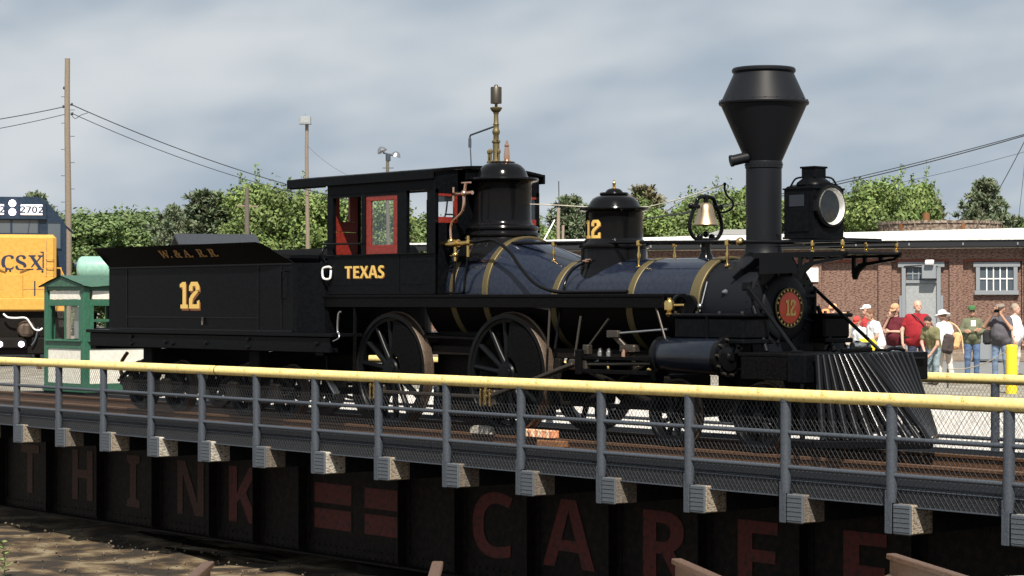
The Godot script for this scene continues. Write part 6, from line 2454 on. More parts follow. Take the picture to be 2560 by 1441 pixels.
func limbs(seed_: int, h: float, w: float, base: float, tall: float) -> ArrayMesh:
	var r := RandomNumberGenerator.new()
	r.seed = seed_
	var m := MB.new()
	var pts := PackedVector3Array()
	var rr := PackedFloat32Array()
	for k in 8:
		var t := k / 7.0
		pts.append(V(sin(t * 3.0) * 0.12, h * tall * t, cos(t * 2.3) * 0.1 - 0.1))
		rr.append(lerpf(0.20, 0.05, t))
	m.tube(pts, rr, 9)
	for k in 9:
		var y := lerpf(base * 0.9, h * tall * 0.85, k / 9.0)
		var a := k * 2.4 + r.randf()
		var l := w * 0.36 * r.randf_range(0.7, 1.1)
		m.tube(curve([V(0, y, 0), V(cos(a) * l * 0.5, y + l * 0.30, sin(a) * l * 0.5), V(cos(a) * l, y + l * 0.75, sin(a) * l)], 3), PackedFloat32Array([0.07, 0.06, 0.05, 0.045, 0.04, 0.03, 0.02]), 5, false)
	return m.mesh()

func trees() -> void:
	var fwd := V(-sin(deg_to_rad(49.53)), 0, -cos(deg_to_rad(49.53)))
	var right := V(cos(deg_to_rad(49.53)), 0, -sin(deg_to_rad(49.53)))
	var protos := {}
	var spec := {
		"bright": ["leafy", 21, 9.0, 6.6, 1.6, 25000, 0.165, "leaf_bright", 70],
		"mid": ["leafy", 22, 9.0, 6.8, 1.2, 25000, 0.165, "leaf_mid", 66],
		"dark": ["leafy", 23, 9.0, 7.2, 0.8, 25000, 0.17, "leaf_dark", 60],
		"loose": ["leafy", 24, 9.5, 5.6, 1.6, 12500, 0.165, "leaf_bright", 46],
		"pine": ["piny", 25, 9.5, 5.6, 2.0, 92, 0.0, "pine", 0],
		"pine_brown": ["piny", 26, 9.5, 4.6, 2.6, 84, 0.0, "pine_brown", 0],
	}
	for k in spec:
		var s: Array = spec[k]
		var base: Vector3 = M[s[7]].get_meta("base")
		var crown: ArrayMesh = leafy(s[1], s[2], s[3], s[4], s[5], s[6], base, s[8]) if s[0] == "leafy" else piny(s[1], s[2], s[3], s[4], s[5], base)
		protos[k] = [crown, limbs(s[1] + 50, s[2], s[3], s[4], 0.75 if s[0] == "leafy" else 0.95), s[2], s[3], s[7]]
	var noun := {"bright": "bright_green_tree", "mid": "green_tree", "dark": "dark_green_tree", "loose": "loose_crowned_tree", "pine": "pine_tree", "pine_brown": "brownish_pine_tree"}
	# kind, place across the picture (px of 2560), distance, height above ground, crown width, turn, label
	var list := [
		["pine", -30, 150, 9.3, 6.5, 0.3, "pine crown showing over the blue diesel cab"],
		["pine", 88, 145, 9.4, 5.5, 1.0, "pine crown just above the diesel's number boards"],
		["dark", 205, 125, 7.0, 8.5, 0.0, "rounded dark green tree right of the tall utility pole"],
		["dark", 315, 128, 7.3, 7.5, 1.7, "dark green tree rising behind the tender's rear end"],
		["mid", 395, 135, 6.2, 7.0, 2.5, "low green tree in the dip left of the grey green pine"],
		["pine", 432, 120, 7.4, 3.2, 0.9, "small pine standing at the left foot of the grey green pine"],
		["pine", 520, 122, 8.3, 7.6, 2.1, "broad grey green pine above the dark shed roof"],
		["pine_brown", 612, 128, 8.6, 4.0, 4.0, "brownish pine top beside the crossarm pole"],
		["bright", 672, 118, 8.4, 6.6, 0.4, "bright green leafy tree above the front of the tender"],
		["bright", 765, 120, 8.0, 6.0, 2.9, "bright green leafy tree under the overhanging cab roof"],
		["mid", 860, 122, 7.8, 6.0, 1.2, "green tree seen through the rear cab window"],
		["loose", 955, 118, 7.9, 4.8, 5.0, "loose leafy tree seen through the red framed cab window"],
		["mid", 1045, 120, 6.6, 6.0, 3.3, "green tree seen through the open cab window"],
		["mid", 1140, 125, 6.4, 6.0, 4.1, "green tree hidden mostly behind the steam dome"],
		["mid", 1335, 118, 6.3, 5.0, 0.8, "low green tree just right of the steam dome"],
		["pine", 1425, 120, 7.9, 5.2, 0.2, "grey green pine behind the thin mast"],
		["pine_brown", 1610, 126, 8.8, 5.6, 1.3, "spiky brownish pine right of the sand dome"],
		["bright", 1660, 116, 6.9, 6.6, 0.9, "bright green tree between the sand dome and the bell"],
		["mid", 1560, 120, 7.4, 5.5, 2.2, "green tree mostly hidden behind the sand dome"],
		["bright", 1770, 120, 7.9, 5.5, 5.5, "bright green tree behind the bell"],
		["bright", 1850, 118, 8.3, 5.2, 3.9, "bright green tree touching the left of the smokestack"],
		["bright", 1960, 122, 7.6, 5.5, 2.0, "bright green tree between the smokestack and the headlamp"],
		["bright", 2125, 118, 7.6, 4.6, 1.1, "bright green tree right beside the headlamp"],
		["loose", 2195, 114, 8.7, 5.0, 0.5, "ragged tall green tree right of the headlamp"],
		["bright", 2275, 116, 8.3, 4.8, 4.4, "bright green tree at the left end of the round tank"],
		["pine_brown", 2310, 122, 8.6, 3.8, 2.6, "brownish pine top behind the bright green tree and the round tank"],
		["pine", 2352, 128, 6.8, 3.6, 0.1, "small dark pine in the gap above the round tank"],
		["pine", 2465, 112, 8.4, 4.6, 3.6, "tall rounded pine at the right end of the round tank"],
		["pine", 2415, 118, 6.5, 3.0, 1.9, "short pine left of the tall rounded pine"],
		["pine", 2540, 120, 6.7, 4.4, 5.2, "dark pine at the right edge of the picture"],
		["mid", 2640, 118, 7.0, 6.0, 1.6, "green tree just outside the right edge"],
		["dark", -140, 130, 8.0, 8.0, 0.6, "dark green tree behind the diesel, beyond the left edge"],
	]
	for a in list:
		var pr: Array = protos[a[0]]
		var k: float = (a[1] - 1280.0) / 5376.0
		var pos: Vector3 = CAM + (fwd + right * k) * a[2]
		var t := thing(noun[a[0]], a[6], "tree", V(pos.x, GROUND, pos.z), a[5], "trees beyond the yard")
		var sy: float = a[3] / pr[2]
		var sx: float = a[4] / pr[3]
		var tr := part("trunk", pr[1], M.bark, t)
		var cr := part("crown", pr[0], M[pr[4]], t)
		tr.scale = V(sx, sy, sx)
		cr.scale = V(sx, sy, sx)
	# the far wood that closes the view behind the single trees
	var wood := MB.new()
	var wr := RandomNumberGenerator.new()
	wr.seed = 91
	var base: Vector3 = M.leaf_dark.get_meta("base")
	for k in 44000:
		var px := wr.randf_range(-2200, 4600)
		var dist := wr.randf_range(150, 175)
		var hh := 5.2 + 1.2 * sin(px * 0.013) + 0.8 * sin(px * 0.037 + 1.0)
		if px < 480:
			hh += 0.8
		var y := GROUND + hh * pow(wr.randf(), 0.6)
		var c: Vector3 = CAM + (fwd + right * ((px - 1280.0) / 5376.0)) * dist
		var s := wr.randf_range(0.3, 0.6)
		var nn := (-fwd * 0.7 + V(wr.randfn(), wr.randfn() + 0.8, wr.randfn()) * 0.5).normalized()
		var u := nn.cross(V(wr.randfn(), wr.randfn(), wr.randfn())).normalized()
		var v := nn.cross(u)
		var f := wr.randf_range(0.7, 1.35)
		wood.col = Color(base.x * f * 1.1, base.y * f, base.z * f)
		var p := V(c.x, y, c.z)
		var i := wood.v.size()
		wood.vert(p - u * s * 0.7, nn)
		wood.vert(p + v * s * 0.5, nn)
		wood.vert(p + u * s * 0.7, nn)
		wood.vert(p - v * s * 0.5, nn)
		wood.idx.append_array([i, i + 1, i + 2, i, i + 2, i + 3])
	var wo := stuff("distant_wood", wood, M.leaf_dark, self)
	tag(wo, "mass of dark green woodland closing the view behind the trees", "wood")

# ---------------------------------------------------------------- people
var head_mesh: ArrayMesh
var hand_mesh: ArrayMesh
var cloths := {}
var fold_tex: NoiseTexture2D

func cloth(c: Vector3) -> StandardMaterial3D:
	if not cloths.has(c):
		var m := StandardMaterial3D.new()
		m.albedo_color = lin(c.x, c.y, c.z)
		m.roughness = 0.92
		m.normal_enabled = true
		m.normal_texture = fold_tex
		m.normal_scale = 1.4
		m.uv1_triplanar = true
		m.uv1_scale = Vector3(2.2, 1.3, 2.2)
		cloths[c] = m
	return cloths[c]

func make_head_and_hand() -> void:
	var h := Body.new()
	h.bone(V(0, 0.03, -0.015), V(0, 0.045, -0.005), 0.092, 0.092)      # skull
	h.bone(V(0.022, 0.0, 0.025), V(0.018, -0.055, 0.045), 0.060, 0.042)  # cheeks to jaw
	h.bone(V(-0.022, 0.0, 0.025), V(-0.018, -0.055, 0.045), 0.060, 0.042)
	h.bone(V(0, -0.075, 0.055), V(0, -0.08, 0.058), 0.030, 0.030)       # chin
	h.bone(V(0, 0.022, 0.085), V(0, -0.018, 0.104), 0.010, 0.016)       # nose
	h.bone(V(-0.032, 0.038, 0.078), V(0.032, 0.038, 0.078), 0.014, 0.014) # brow
	h.bone(V(-0.020, -0.047, 0.080), V(0.020, -0.047, 0.080), 0.009, 0.009) # lips
	for s in [1.0, -1.0]:
		h.bone(V(s * 0.088, 0.02, -0.01), V(s * 0.086, -0.03, -0.004), 0.017, 0.012)  # ears
	var mb := MB.new()
	h.surface(mb, 0.0075, 0.022)
	head_mesh = mb.mesh()
	# a right hand hanging down: palm, thumb from its side near the wrist, four unequal bent fingers
	var g := Body.new()
	g.bone(V(0, 0.0, 0.0), V(0, -0.03, 0.0), 0.026, 0.026)
	for k in 4:
		g.bone(V(0, -0.03, 0.010 - k * 0.006), V(0, -0.085, 0.030 - k * 0.020), 0.017, 0.014)
	var ln := [0.072, 0.082, 0.076, 0.060]
	for k in 4:
		var z := 0.032 - k * 0.0205
		var a := V(0.0, -0.085, z)
		var l: float = ln[k]
		var b := a + V(0.008, -l * 0.45, 0.001)
		var c := b + V(0.017, -l * 0.30, 0)
		var d := c + V(0.019, -l * 0.17, 0)
		g.bone(a, b, 0.0098, 0.0090)
		g.bone(b, c, 0.0090, 0.0084)
		g.bone(c, d, 0.0084, 0.0075)
	g.bone(V(0.004, -0.025, 0.018), V(0.016, -0.055, 0.046), 0.014, 0.0115)
	g.bone(V(0.016, -0.055, 0.046), V(0.026, -0.088, 0.050), 0.0110, 0.0090)
	var hm := MB.new()
	g.surface(hm, 0.0042, 0.007)
	hand_mesh = hm.mesh()

func add_turned(mb: MB, m: ArrayMesh, t: Transform3D, c: Color) -> void:
	var from := mb.idx.size()
	mb.add(m, t, c)
	if t.basis.determinant() < 0.0:
		for k in range(from, mb.idx.size(), 3):
			var w := mb.idx[k + 1]
			mb.idx[k + 1] = mb.idx[k + 2]
			mb.idx[k + 2] = w

func person(label: String, px: float, dist: float, height: float, yaw_deg: float, o: Dictionary) -> Node3D:
	var fwd := V(-sin(deg_to_rad(49.53)), 0, -cos(deg_to_rad(49.53)))
	var right := V(cos(deg_to_rad(49.53)), 0, -sin(deg_to_rad(49.53)))
	var pos := CAM + (fwd + right * ((px - 1280.0) / 5376.0)) * dist
	var t := thing("person", label, "person", V(pos.x, GROUND + 0.004, pos.z), deg_to_rad(49.53 + yaw_deg), "onlookers by the brick building")
	var s := height / 1.75
	t.scale = V(s, s, s)
	var g: float = o.get("girth", 1.0)
	var skin: Vector3 = o.get("skin", Vector3(0.50, 0.28, 0.20))
	var sc := Color(skin.x, skin.y, skin.z)
	var lean := Basis(Vector3.RIGHT, o.get("lean", 0.0)) * Basis(Vector3(0, 0, 1), o.get("side", 0.0))
	var hip := V(0, 0.95, 0)
	var up := func(p: Vector3) -> Vector3: return hip + lean * (p - hip)
	var sw := 0.175 + 0.03 * (g - 1.0) * 2.0
	var arms: Dictionary = o.get("arms", {})
	var al: Array = arms.get("l", [V(0.25, 1.15, -0.03), V(0.27, 0.90, 0.06)])
	var ar: Array = arms.get("r", [V(-0.25, 1.15, -0.03), V(-0.27, 0.90, 0.06)])
	var stance: float = o.get("stance", 0.11)
	var body := Body.new()
	var shirt := Body.new()
	var trousers := Body.new()
	var shoes := Body.new()
	# trunk
	for x in [-1.0, 1.0]:
		var a := V(x * 0.065 * g, 0.97, 0.0)
		var b: Vector3 = up.call(V(x * 0.075 * g, 1.33, 0.0))
		body.bone(a, b, 0.105 * g, 0.115)
		shirt.bone(up.call(V(x * 0.070 * g, 0.93, 0.0)), b, 0.128 * g, 0.138)
	if g > 1.1:
		body.bone(up.call(V(0, 1.08, 0.06)), up.call(V(0, 1.16, 0.05)), 0.13 * g, 0.12 * g)
		shirt.bone(up.call(V(0, 1.05, 0.06)), up.call(V(0, 1.16, 0.05)), 0.155 * g, 0.14 * g)
	body.bone(up.call(V(-sw + 0.03, 1.41, -0.01)), up.call(V(sw - 0.03, 1.41, -0.01)), 0.062, 0.062)
	shirt.bone(up.call(V(-sw + 0.03, 1.405, -0.01)), up.call(V(sw - 0.03, 1.405, -0.01)), 0.080, 0.080)
	shirt.bone(up.call(V(0, 1.40, 0)), up.call(V(0, 1.462, 0.0)), 0.09, 0.072)
	body.bone(up.call(V(0, 1.42, -0.01)), up.call(V(0, 1.54, 0.01)), 0.062, 0.055)
	# arms
	var mb := MB.new()
	mb.col = sc
	for q in [[1.0, al], [-1.0, ar]]:
		var sh: Vector3 = up.call(V(q[0] * sw, 1.41, -0.01))
		var el: Vector3 = up.call(q[1][0])
		var wr: Vector3 = up.call(q[1][1])
		body.bone(sh, el, 0.052, 0.042)
		body.bone(el, wr, 0.042, 0.029)
		var e: float = o.get("sleeve", 0.6)
		if e <= 1.0:
			shirt.bone(sh, sh.lerp(el, e), 0.074, 0.068)
		else:
			shirt.bone(sh, el, 0.068, 0.056)
			shirt.bone(el, el.lerp(wr, 0.9), 0.056, 0.042)
		var d := (wr - el).normalized()
		var y := -d
		var fz: Vector3 = up.call(hip + q[1][2]) - hip if q[1].size() > 2 else V(0, 0.15, 1)
		var z := (fz - y * fz.dot(y)).normalized()
		var x := y.cross(z)
		if q[0] > 0:
			add_turned(mb, hand_mesh, Transform3D(Basis(-x, y, z), wr), sc)
		else:
			add_turned(mb, hand_mesh, Transform3D(Basis(x, y, z), wr), sc)
	# legs
	var step: float = o.get("step", 0.0)
	var tuck: float = 0.09 + 0.03 * (g - 1.0)
	for x in [-1.0, 1.0]:
		var h := V(x * tuck, 0.93, 0)
		var k := V(x * (tuck + stance) * 0.55, 0.50, 0.03 + x * step * 0.5)
		var an := V(x * stance, 0.085, -0.02 + x * step)
		body.bone(h, k, 0.082 * (0.6 + 0.4 * g), 0.056)
		body.bone(k, an, 0.056, 0.038)
		body.bone(an, V(x * stance * 1.1, 0.035, an.z + 0.14), 0.036, 0.026)
		var shorts: bool = o.get("shorts", false)
		trousers.bone(h + V(0, 0.03, 0), k if not shorts else h.lerp(k, 0.92), 0.105 * (0.55 + 0.45 * g), 0.078 if not shorts else 0.095)
		if not shorts:
			trousers.bone(k, an + V(0, 0.0, 0), 0.075, 0.066)
		shoes.bone(an + V(0, -0.03, -0.03), V(x * stance * 1.15, 0.038, an.z + 0.17), 0.048, 0.036)
	trousers.bone(V(-0.05 * g, 0.95, 0), V(0.05 * g, 0.95, 0), 0.125 * (0.5 + 0.5 * g), 0.125 * (0.5 + 0.5 * g))
	body.surface(mb, 0.024, 0.03)
	# head
	var hb := lean * Basis(Vector3.UP, o.get("turn", 0.0)) * Basis(Vector3.RIGHT, o.get("nod", 0.0))
	var hc: Vector3 = up.call(V(0, 1.645, 0.02))
	var ht := Transform3D(hb, hc)
	mb.add(head_mesh, ht, sc)
	mb.at(ht)
	mb.col = Color(0.03, 0.02, 0.016)
	for x in [-1.0, 1.0]:
		mb.ball(V(x * 0.031, 0.020, 0.087), V(0.011, 0.007, 0.006), 8)
	mb.col = Color(skin.x * 0.6, skin.y * 0.36, skin.z * 0.36)
	mb.ball(V(0, -0.047, 0.090), V(0.022, 0.004, 0.004), 8)
	part("body", mb, M.vertex_skin, t)
	var sm := MB.new()
	shirt.surface(sm, 0.026, 0.045)
	part("shirt", sm, cloth(o.get("shirt", Vector3(0.6, 0.6, 0.6))), t)
	var tm := MB.new()
	trousers.surface(tm, 0.026, 0.035)
	part("shorts" if o.get("shorts", false) else "trousers", tm, cloth(o.get("legs", Vector3(0.10, 0.15, 0.26))), t)
	var fm := MB.new()
	shoes.surface(fm, 0.022, 0.02)
	part("shoes", fm, cloth(o.get("shoe", Vector3(0.05, 0.045, 0.04))), t)
	if o.has("belt"):
		var bm := MB.new()
		bm.lathe(P2([0.150 * g, 0.955, 0.178 * g, 0.955, 0.178 * g, 0.995, 0.150 * g, 0.995]), Transform3D(Basis.from_scale(V(1.12, 1, 0.86)), Vector3.ZERO), 20)
		part("belt", bm, cloth(Vector3(0.015, 0.014, 0.013)), t)
	if o.has("hair"):
		var hm := MB.new()
		hm.at(ht)
		var seg := PackedVector2Array()
		for k in 9:
			var a := lerpf(-0.35, PI / 2, k / 8.0)
			seg.append(Vector2(cos(a) * 0.103, sin(a) * 0.103))
		hm.lathe(seg, Transform3D(Basis.from_scale(V(0.98, 1.05, 1.0)) * Basis(Vector3.RIGHT, -0.45), V(0, 0.045, -0.018)), 20, 1.5)
		part("hair", hm, cloth(o.hair), t)
	if o.has("hat"):
		var hm := MB.new()
		hm.at(ht)
		var kind: String = o.hat
		if kind == "cap":
			hm.lathe(P2([0.100, 0.055, 0.105, 0.075, 0.104, 0.105, 0.088, 0.140, 0.055, 0.160, 0.0, 0.166]), Transform3D(Basis.from_scale(V(0.95, 1, 1.05)), V(0, 0, -0.012)), 20, 1.5)
			hm.loft([PackedVector3Array([V(-0.085, 0.070, 0.045), V(-0.065, 0.055, 0.14), V(0, 0.050, 0.175), V(0.065, 0.055, 0.14), V(0.085, 0.070, 0.045)]), PackedVector3Array([V(-0.085, 0.082, 0.04), V(-0.06, 0.068, 0.135), V(0, 0.064, 0.17), V(0.06, 0.068, 0.135), V(0.085, 0.082, 0.04)])])
			hm.quad(V(-0.085, 0.078, 0.045), V(-0.062, 0.062, 0.138), V(0.062, 0.062, 0.138), V(0.085, 0.078, 0.045))
			hm.tri(V(-0.062, 0.062, 0.138), V(0, 0.058, 0.172), V(0.062, 0.062, 0.138))
		elif kind == "flat":
			hm.lathe(P2([0.098, 0.060, 0.118, 0.085, 0.120, 0.100, 0.085, 0.128, 0.0, 0.138]), Transform3D(Basis(Vector3.RIGHT, 0.12) * Basis.from_scale(V(0.95, 1, 1.12)), V(0, 0, 0.01)), 20, 1.5)
			hm.quad(V(-0.075, 0.075, 0.07), V(-0.05, 0.055, 0.15), V(0.05, 0.055, 0.15), V(0.075, 0.075, 0.07))
		else:
			hm.lathe(P2([0.215, 0.015, 0.19, 0.045, 0.115, 0.065, 0.108, 0.09, 0.102, 0.14, 0.06, 0.165, 0.0, 0.17]), Transform3D(Basis(V(1, 0, 0.3).normalized(), 0.16), V(0, 0, -0.01)), 24, 1.2)
			hm.lathe(P2([0.110, 0.055, 0.185, 0.035, 0.212, 0.008]), Transform3D(Basis(V(1, 0, 0.3).normalized(), 0.16), V(0, 0, -0.01)), 24, 1.2)
		part("hat", hm, cloth(o.get("hat_colour", Vector3(0.7, 0.7, 0.7))), t)
	if o.has("glasses"):
		var gm := MB.new()
		gm.at(ht)
		for x in [-1.0, 1.0]:
			gm.box(V(x * 0.034, 0.020, 0.098), V(0.052, 0.032, 0.008), 0.004)
			gm.bar(V(x * 0.06, 0.024, 0.095), V(x * 0.092, 0.024, 0.0), 0.008, 0.006)
		part("sunglasses", gm, M.glass_dark, t)
	if o.has("beard"):
		var em := MB.new()
		em.at(ht)
		em.ball(V(0, -0.072, 0.074), V(0.032, 0.026, 0.024), 10)
		part("beard", em, cloth(o.beard), t)
	return t

func people() -> void:
	fold_tex = bump_tex(71, 0.012, 7.0, 3, 256)
	make_head_and_hand()
	var pale := Vector3(0.56, 0.33, 0.25)
	var tan_ := Vector3(0.46, 0.26, 0.18)
	# two in orange caps, mostly behind the far steam chest
	person("person in a bright orange cap nearest the smokebox, mostly hidden by the locomotive", 2064, 50.5, 1.66, 20, {"shirt": Vector3(0.45, 0.52, 0.62), "hat": "cap", "hat_colour": Vector3(0.85, 0.30, 0.12), "skin": pale})
	person("person in a pale orange cap looking out behind the brace rod by the smokebox", 2083, 52.0, 1.78, -25, {"shirt": Vector3(0.36, 0.40, 0.5), "hat": "cap", "hat_colour": Vector3(0.86, 0.42, 0.22), "skin": pale})
	person("person in a tan brimmed hat low behind the brace rod", 2108, 52.5, 1.60, 5, {"shirt": Vector3(0.55, 0.5, 0.42), "hat": "flat", "hat_colour": Vector3(0.55, 0.36, 0.24), "skin": tan_})
	person("child with a red visor looking down beside the white shirted man", 2152, 51.5, 1.50, -50, {"shirt": Vector3(0.72, 0.76, 0.80), "hair": Vector3(0.22, 0.12, 0.06), "hat": "cap", "hat_colour": Vector3(0.62, 0.06, 0.05), "skin": pale, "nod": 0.5, "lean": 0.15})
	person("person in a red shirt and white cap turned left behind the white shirted man", 2168, 54.0, 1.76, -75, {"shirt": Vector3(0.55, 0.05, 0.05), "hat": "cap", "hat_colour": Vector3(0.85, 0.85, 0.84), "hair": Vector3(0.16, 0.09, 0.05), "skin": pale})
	person("brown haired man in a loose white shirt and white shorts leaning over to the left", 2196, 50.0, 1.70, -75, {"shirt": Vector3(0.82, 0.83, 0.86), "legs": Vector3(0.78, 0.76, 0.76), "shorts": true, "hair": Vector3(0.15, 0.075, 0.045), "skin": tan_, "lean": 0.28, "girth": 1.18, "arms": {"l": [V(0.24, 1.14, 0.10), V(0.16, 0.98, 0.34)], "r": [V(-0.24, 1.14, 0.12), V(-0.16, 1.0, 0.36)]}})
	person("man in a maroon shirt with one hand at his chin and light jeans", 2240, 51.0, 1.78, -38, {"shirt": Vector3(0.095, 0.008, 0.017), "legs": Vector3(0.30, 0.38, 0.48), "hat": "cap", "hat_colour": Vector3(0.50, 0.30, 0.17), "skin": pale, "nod": 0.42, "girth": 1.22, "glasses": true, "belt": true, "arms": {"r": [V(-0.26, 1.16, 0.16), V(-0.08, 1.46, 0.20), V(0, 0.3, 1)], "l": [V(0.25, 1.15, 0.10), V(-0.02, 1.16, 0.26), V(0, 1, 0.2)]}})
	var red := person("large bald bearded man in a bright red shirt with a camera strap across it", 2294, 50.5, 1.88, 8, {"shirt": Vector3(0.27, 0.010, 0.018), "legs": Vector3(0.030, 0.038, 0.075), "skin": pale, "girth": 1.46, "beard": Vector3(0.5, 0.42, 0.36), "belt": true, "stance": 0.14, "arms": {"l": [V(0.33, 1.15, 0.02), V(0.30, 0.92, 0.16)], "r": [V(-0.34, 1.13, -0.02), V(-0.36, 0.86, 0.08)]}})
	var sm := MB.new()
	sm.tube(curve([V(-0.14, 1.47, -0.06), V(-0.12, 1.46, 0.11), V(0.02, 1.30, 0.235), V(0.14, 1.12, 0.28), V(0.25, 0.97, 0.14)]), 0.014, 6)
	part("camera_strap", sm, cloth(Vector3(0.03, 0.02, 0.02)), red)
	# stooping youth in olive, camera in the hands
	person("youth in an olive shirt stooping to the left with arms reaching down", 2336, 48.8, 1.58, -40, {"shirt": Vector3(0.17, 0.165, 0.085), "legs": Vector3(0.20, 0.26, 0.30), "hair": Vector3(0.03, 0.022, 0.02), "skin": pale, "lean": 0.42, "nod": 0.25, "step": 0.10, "arms": {"l": [V(0.22, 1.10, 0.18), V(0.06, 0.90, 0.34)], "r": [V(-0.24, 1.12, 0.14), V(-0.10, 0.92, 0.32)]}})
	var wom := person("woman in a floppy white sun hat and white top carrying bags", 2364, 50.8, 1.64, -150, {"shirt": Vector3(0.85, 0.82, 0.83), "legs": Vector3(0.62, 0.56, 0.50), "hat": "bucket", "hat_colour": Vector3(0.88, 0.88, 0.88), "hair": Vector3(0.20, 0.11, 0.06), "skin": pale, "lean": 0.12, "step": 0.12})
	var bag := MB.new()
	bag.xf = Transform3D(Basis(V(0, 0, 1), 0.35), V(-0.20, 1.02, -0.18))
	bag.box(Vector3.ZERO, V(0.20, 0.46, 0.26), 0.07)
	part("tan_bag", bag, cloth(Vector3(0.62, 0.36, 0.17)), wom)
	var b2 := MB.new()
	b2.xf = Transform3D(Basis(V(0, 0, 1), 0.2), V(0.10, 0.95, -0.22))
	b2.box(Vector3.ZERO, V(0.34, 0.50, 0.18), 0.07)
	part("dark_bag", b2, cloth(Vector3(0.05, 0.038, 0.038)), wom)
	var stp := MB.new()
	stp.tube(curve([V(-0.12, 1.50, 0.05), V(-0.20, 1.42, -0.14), V(-0.26, 1.18, -0.30), V(-0.30, 0.70, -0.34)]), 0.020, 6)
	part("bag_strap", stp, cloth(Vector3(0.60, 0.42, 0.25)), wom)
	var grn := person("man in a green cap and olive sweater with folded arms and blue jeans", 2431, 53.0, 1.74, -8, {"shirt": Vector3(0.125, 0.138, 0.085), "sleeve": 1.5, "legs": Vector3(0.085, 0.145, 0.27), "hat": "cap", "hat_colour": Vector3(0.05, 0.14, 0.05), "glasses": true, "skin": tan_, "belt": true, "girth": 1.12, "shoe": Vector3(0.4, 0.38, 0.35), "arms": {"l": [V(0.29, 1.13, 0.06), V(-0.05, 1.15, 0.23), V(0, 1, 0.2)], "r": [V(-0.29, 1.13, 0.06), V(0.05, 1.18, 0.25), V(0, 1, 0.2)]}})
	var bd := MB.new()
	bd.box(V(0.02, 1.36, 0.155), V(0.12, 0.15, 0.012), 0.003)
	part("name_badge", bd, M.white_paint, grn)
	var pho := person("man in a grey shirt and flat cap raising a small camera to his face", 2503, 51.5, 1.80, -30, {"shirt": Vector3(0.085, 0.08, 0.095), "legs": Vector3(0.16, 0.225, 0.34), "hat": "flat", "hat_colour": Vector3(0.22, 0.18, 0.15), "skin": tan_, "girth": 1.30, "stance": 0.14, "nod": 0.1, "arms": {"l": [V(0.30, 1.20, 0.16), V(0.06, 1.56, 0.26), V(0, 0.3, 1)], "r": [V(-0.36, 1.24, 0.12), V(-0.10, 1.56, 0.26), V(0, 0.3, 1)]}})
	var cm := MB.new()
	cm.box(V(0.0, 1.62, 0.31), V(0.13, 0.075, 0.05), 0.01)
	cm.lathe(P2([0.028, 0.0, 0.028, 0.05, 0.0, 0.05]), Transform3D(ZAX, V(0, 1.62, 0.33)), 14)
	part("camera", cm, M.black, pho)
	var sb := MB.new()
	sb.box(V(-0.32, 1.0, 0.0), V(0.16, 0.34, 0.30), 0.05)
	part("shoulder_bag", sb, cloth(Vector3(0.02, 0.02, 0.022)), pho)
	var far := person("man in a white shirt at the right edge behind the photographer", 2538, 54.0, 1.80, 60, {"shirt": Vector3(0.86, 0.84, 0.86), "legs": Vector3(0.50, 0.47, 0.45), "skin": pale, "hair": Vector3(0.3, 0.25, 0.2), "girth": 1.2, "belt": true})
	var sk := MB.new()
	sk.tube(PackedVector3Array([V(0.22, 0.9, 0.2), V(0.34, 1.75, 0.25)]), 0.014, 6)
	part("white_stick", sk, M.white_paint, far)

# ---------------------------------------------------------------- bollards, rope, chocks, rails at the pit edge, weeds
func ground_at(px: float, dist: float) -> Vector3:
	var fwd := V(-sin(deg_to_rad(49.53)), 0, -cos(deg_to_rad(49.53)))
	var right := V(cos(deg_to_rad(49.53)), 0, -sin(deg_to_rad(49.53)))
	var p := CAM + (fwd + right * ((px - 1280.0) / 5376.0)) * dist
	return V(p.x, GROUND, p.z)

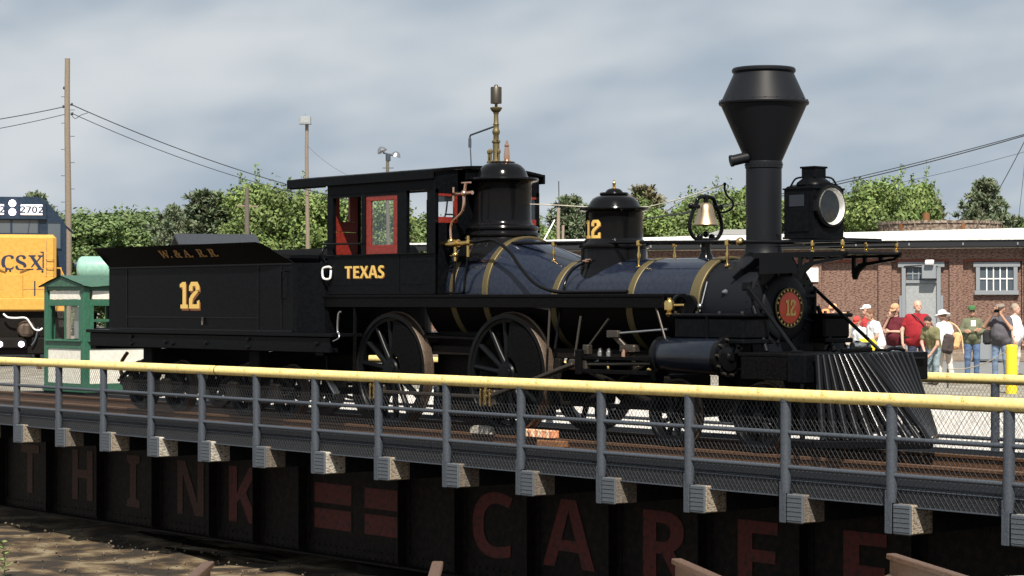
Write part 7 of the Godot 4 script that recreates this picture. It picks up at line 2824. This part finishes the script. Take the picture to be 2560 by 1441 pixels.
func small_things() -> void:
	var b1 := ground_at(2530, 44.0)
	var b := thing("bollard", "thick yellow bollard standing behind the far railing at the right", "bollard", b1)
	var m := MB.new()
	m.lathe(P2([0.115, 0, 0.115, 0.97, 0.10, 1.0, 0.0, 1.01]), Transform3D.IDENTITY, 20, 0.4)
	part("post", m, M.bollard_yellow, b)
	var y := thing("yellow_barrel", "yellow plastic barrel beside the white shirted man's legs", "barrel", ground_at(2168, 48.5))
	var ym := MB.new()
	ym.lathe(P2([0.20, 0, 0.24, 0.05, 0.25, 0.45, 0.26, 0.47, 0.25, 0.50, 0.23, 0.95, 0.15, 1.05, 0.0, 1.06]), Transform3D.IDENTITY, 20, 0.6)
	part("drum", ym, M.bollard_yellow, y)
	var rope := MB.new()
	var pts := PackedVector3Array()
	var r0 := ground_at(2370, 47.0) + V(0, 0.42, 0)
	var r1 := b1 + V(0, 0.95, 0)
	for k in 17:
		var f := k / 16.0
		pts.append(r0.lerp(r1, f) - V(0, 0.25 * 4.0 * f * (1.0 - f) * 0.6, 0))
	rope.tube(pts, 0.012, 5)
	tag(part("barrier_rope", rope, M.cord), "pale barrier rope sagging towards the yellow bollard", "rope")
	var st := thing("rope_stake", "short grey stake holding the barrier rope's left end", "stake", ground_at(2370, 47.0))
	var sm := MB.new()
	sm.tube(PackedVector3Array([V(0, 0, 0), V(0, 0.44, 0)]), 0.02, 8)
	part("stake", sm, M.rail_grey, st)

	# chocks on the near rail
	var c1 := thing("wheel_chock", "plain tan wooden chock on the near rail behind the front driving wheel", "chock", V(-0.42, 0.0, 0.80), 0.0, "chocks on the near rail")
	var cm := MB.new()
	cm.prism(P2([-0.20, 0.0, 0.20, 0.0, 0.20, 0.075, 0.12, 0.10, -0.12, 0.10, -0.20, 0.06]), -0.06, 0.06)
	part("block", cm, M.tie_0, c1)
	var c2 := thing("wheel_chock", "orange and white striped wooden chock on the near rail ahead of the front driving wheel", "chock", V(0.66, 0.0, 0.80), 0.0, "chocks on the near rail")
	for k in 9:
		var q := MB.new()
		q.bb(V(-0.30 + k * 0.066, 0.004, -0.06), V(-0.30 + (k + 1) * 0.066, 0.095, 0.06), 0.006)
		var o := part("painted_segment", q, cloth(Vector3(0.62, 0.26, 0.13)) if k % 2 == 0 else cloth(Vector3(0.74, 0.55, 0.38)), c2)
	var c2b := MB.new()
	c2b.bb(V(0.05, -0.10, -0.04), V(0.50, -0.02, 0.10), 0.01)
	part("base_board", c2b, M.rust, c2)
	# radial rails ending at the rim of the pit in front of the camera
	var n := 0
	for a in [40.4, 29.4]:
		var lab := "end of the left radial track, two rails reaching the rim of the pit" if n == 0 else "end of the right radial track, two rails reaching the rim of the pit"
		n += 1
		var t := thing("radial_track", lab, "track", PIT, -deg_to_rad(a), "radial tracks ending at the pit rim")
		for s in [1.0, -1.0]:
			var r := MB.new()
			rail_section(r, 15.74, 24.0, s * 0.735)
			part("rail", r, M.rail_steel, t)
		for k in 8:
			var q := MB.new()
			q.box(V(16.5 + k * 0.9, -0.25, 0), V(0.22, 0.16, 2.5), 0.015)
			part("tie", q, M.tie_1, t)
	# weeds
	weed("young leafy weed growing from the pit floor at the lower left", V(-5.2, FLOOR, 5.0), 0.55, 5, 14)
	weed("small weed with a red stem at the pit rim near the right foreground rails", V(11.05, GROUND - 0.30, 7.35), 0.32, 9, 9)
	# scattered stones, leaves and dirt on the pit floor
	var db := MB.new()
	var r := RandomNumberGenerator.new()
	r.seed = 44
	for k in 2600:
		var x := r.randf_range(-14.0, 9.0)
		var z := r.randf_range(1.2, 9.0)
		if Vector2(x - PIT.x, z).length() > PIT_R - 0.6:
			continue
		var s := 0.008 + 0.030 * pow(r.randf(), 2.5)
		db.xf = Transform3D(Basis(V(r.randfn(), r.randfn(), r.randfn()).normalized(), r.randf() * 3.0), V(x, FLOOR + 0.06, z))
		db.col = Color(1, 1, 1)
		db.ball(Vector3.ZERO, V(s, s * 0.6, s * 0.8), 4)
	var g := stuff("pit_debris", db, M.pit_stone, self)
	tag(g, "scattered stones and debris on the floor of the pit", "debris")

func weed(label: String, where: Vector3, h: float, seed_: int, leaves: int) -> void:
	var r := RandomNumberGenerator.new()
	r.seed = seed_
	var t := thing("weed", label, "weed", where)
	var st := MB.new()
	st.tube(curve([V(0, 0, 0), V(0.02, h * 0.5, 0.01), V(-0.02, h, 0.02)]), PackedFloat32Array([0.010, 0.010, 0.009, 0.009, 0.008, 0.008, 0.007, 0.007, 0.006, 0.006, 0.005, 0.004, 0.003]), 5)
	part("stem", st, M.letter_red if leaves < 10 else cloth(Vector3(0.10, 0.14, 0.05)), t)
	for k in leaves:
		var y := h * lerpf(0.25, 1.0, float(k) / (leaves - 1))
		var a := k * 2.4
		var d := V(cos(a), r.randf_range(0.1, 0.5), sin(a)).normalized()
		var l := h * r.randf_range(0.16, 0.28)
		var side := d.cross(Vector3.UP).normalized() * l * 0.34
		var b := V(0, y, 0)
		var lf := MB.new()
		lf.tri(b, b + d * l * 0.5 + side, b + d * l)
		lf.tri(b, b + d * l, b + d * l * 0.5 - side)
		part("leaf", lf, cloth(Vector3(0.12, 0.20, 0.05)) if k % 2 else cloth(Vector3(0.17, 0.24, 0.08)), t)
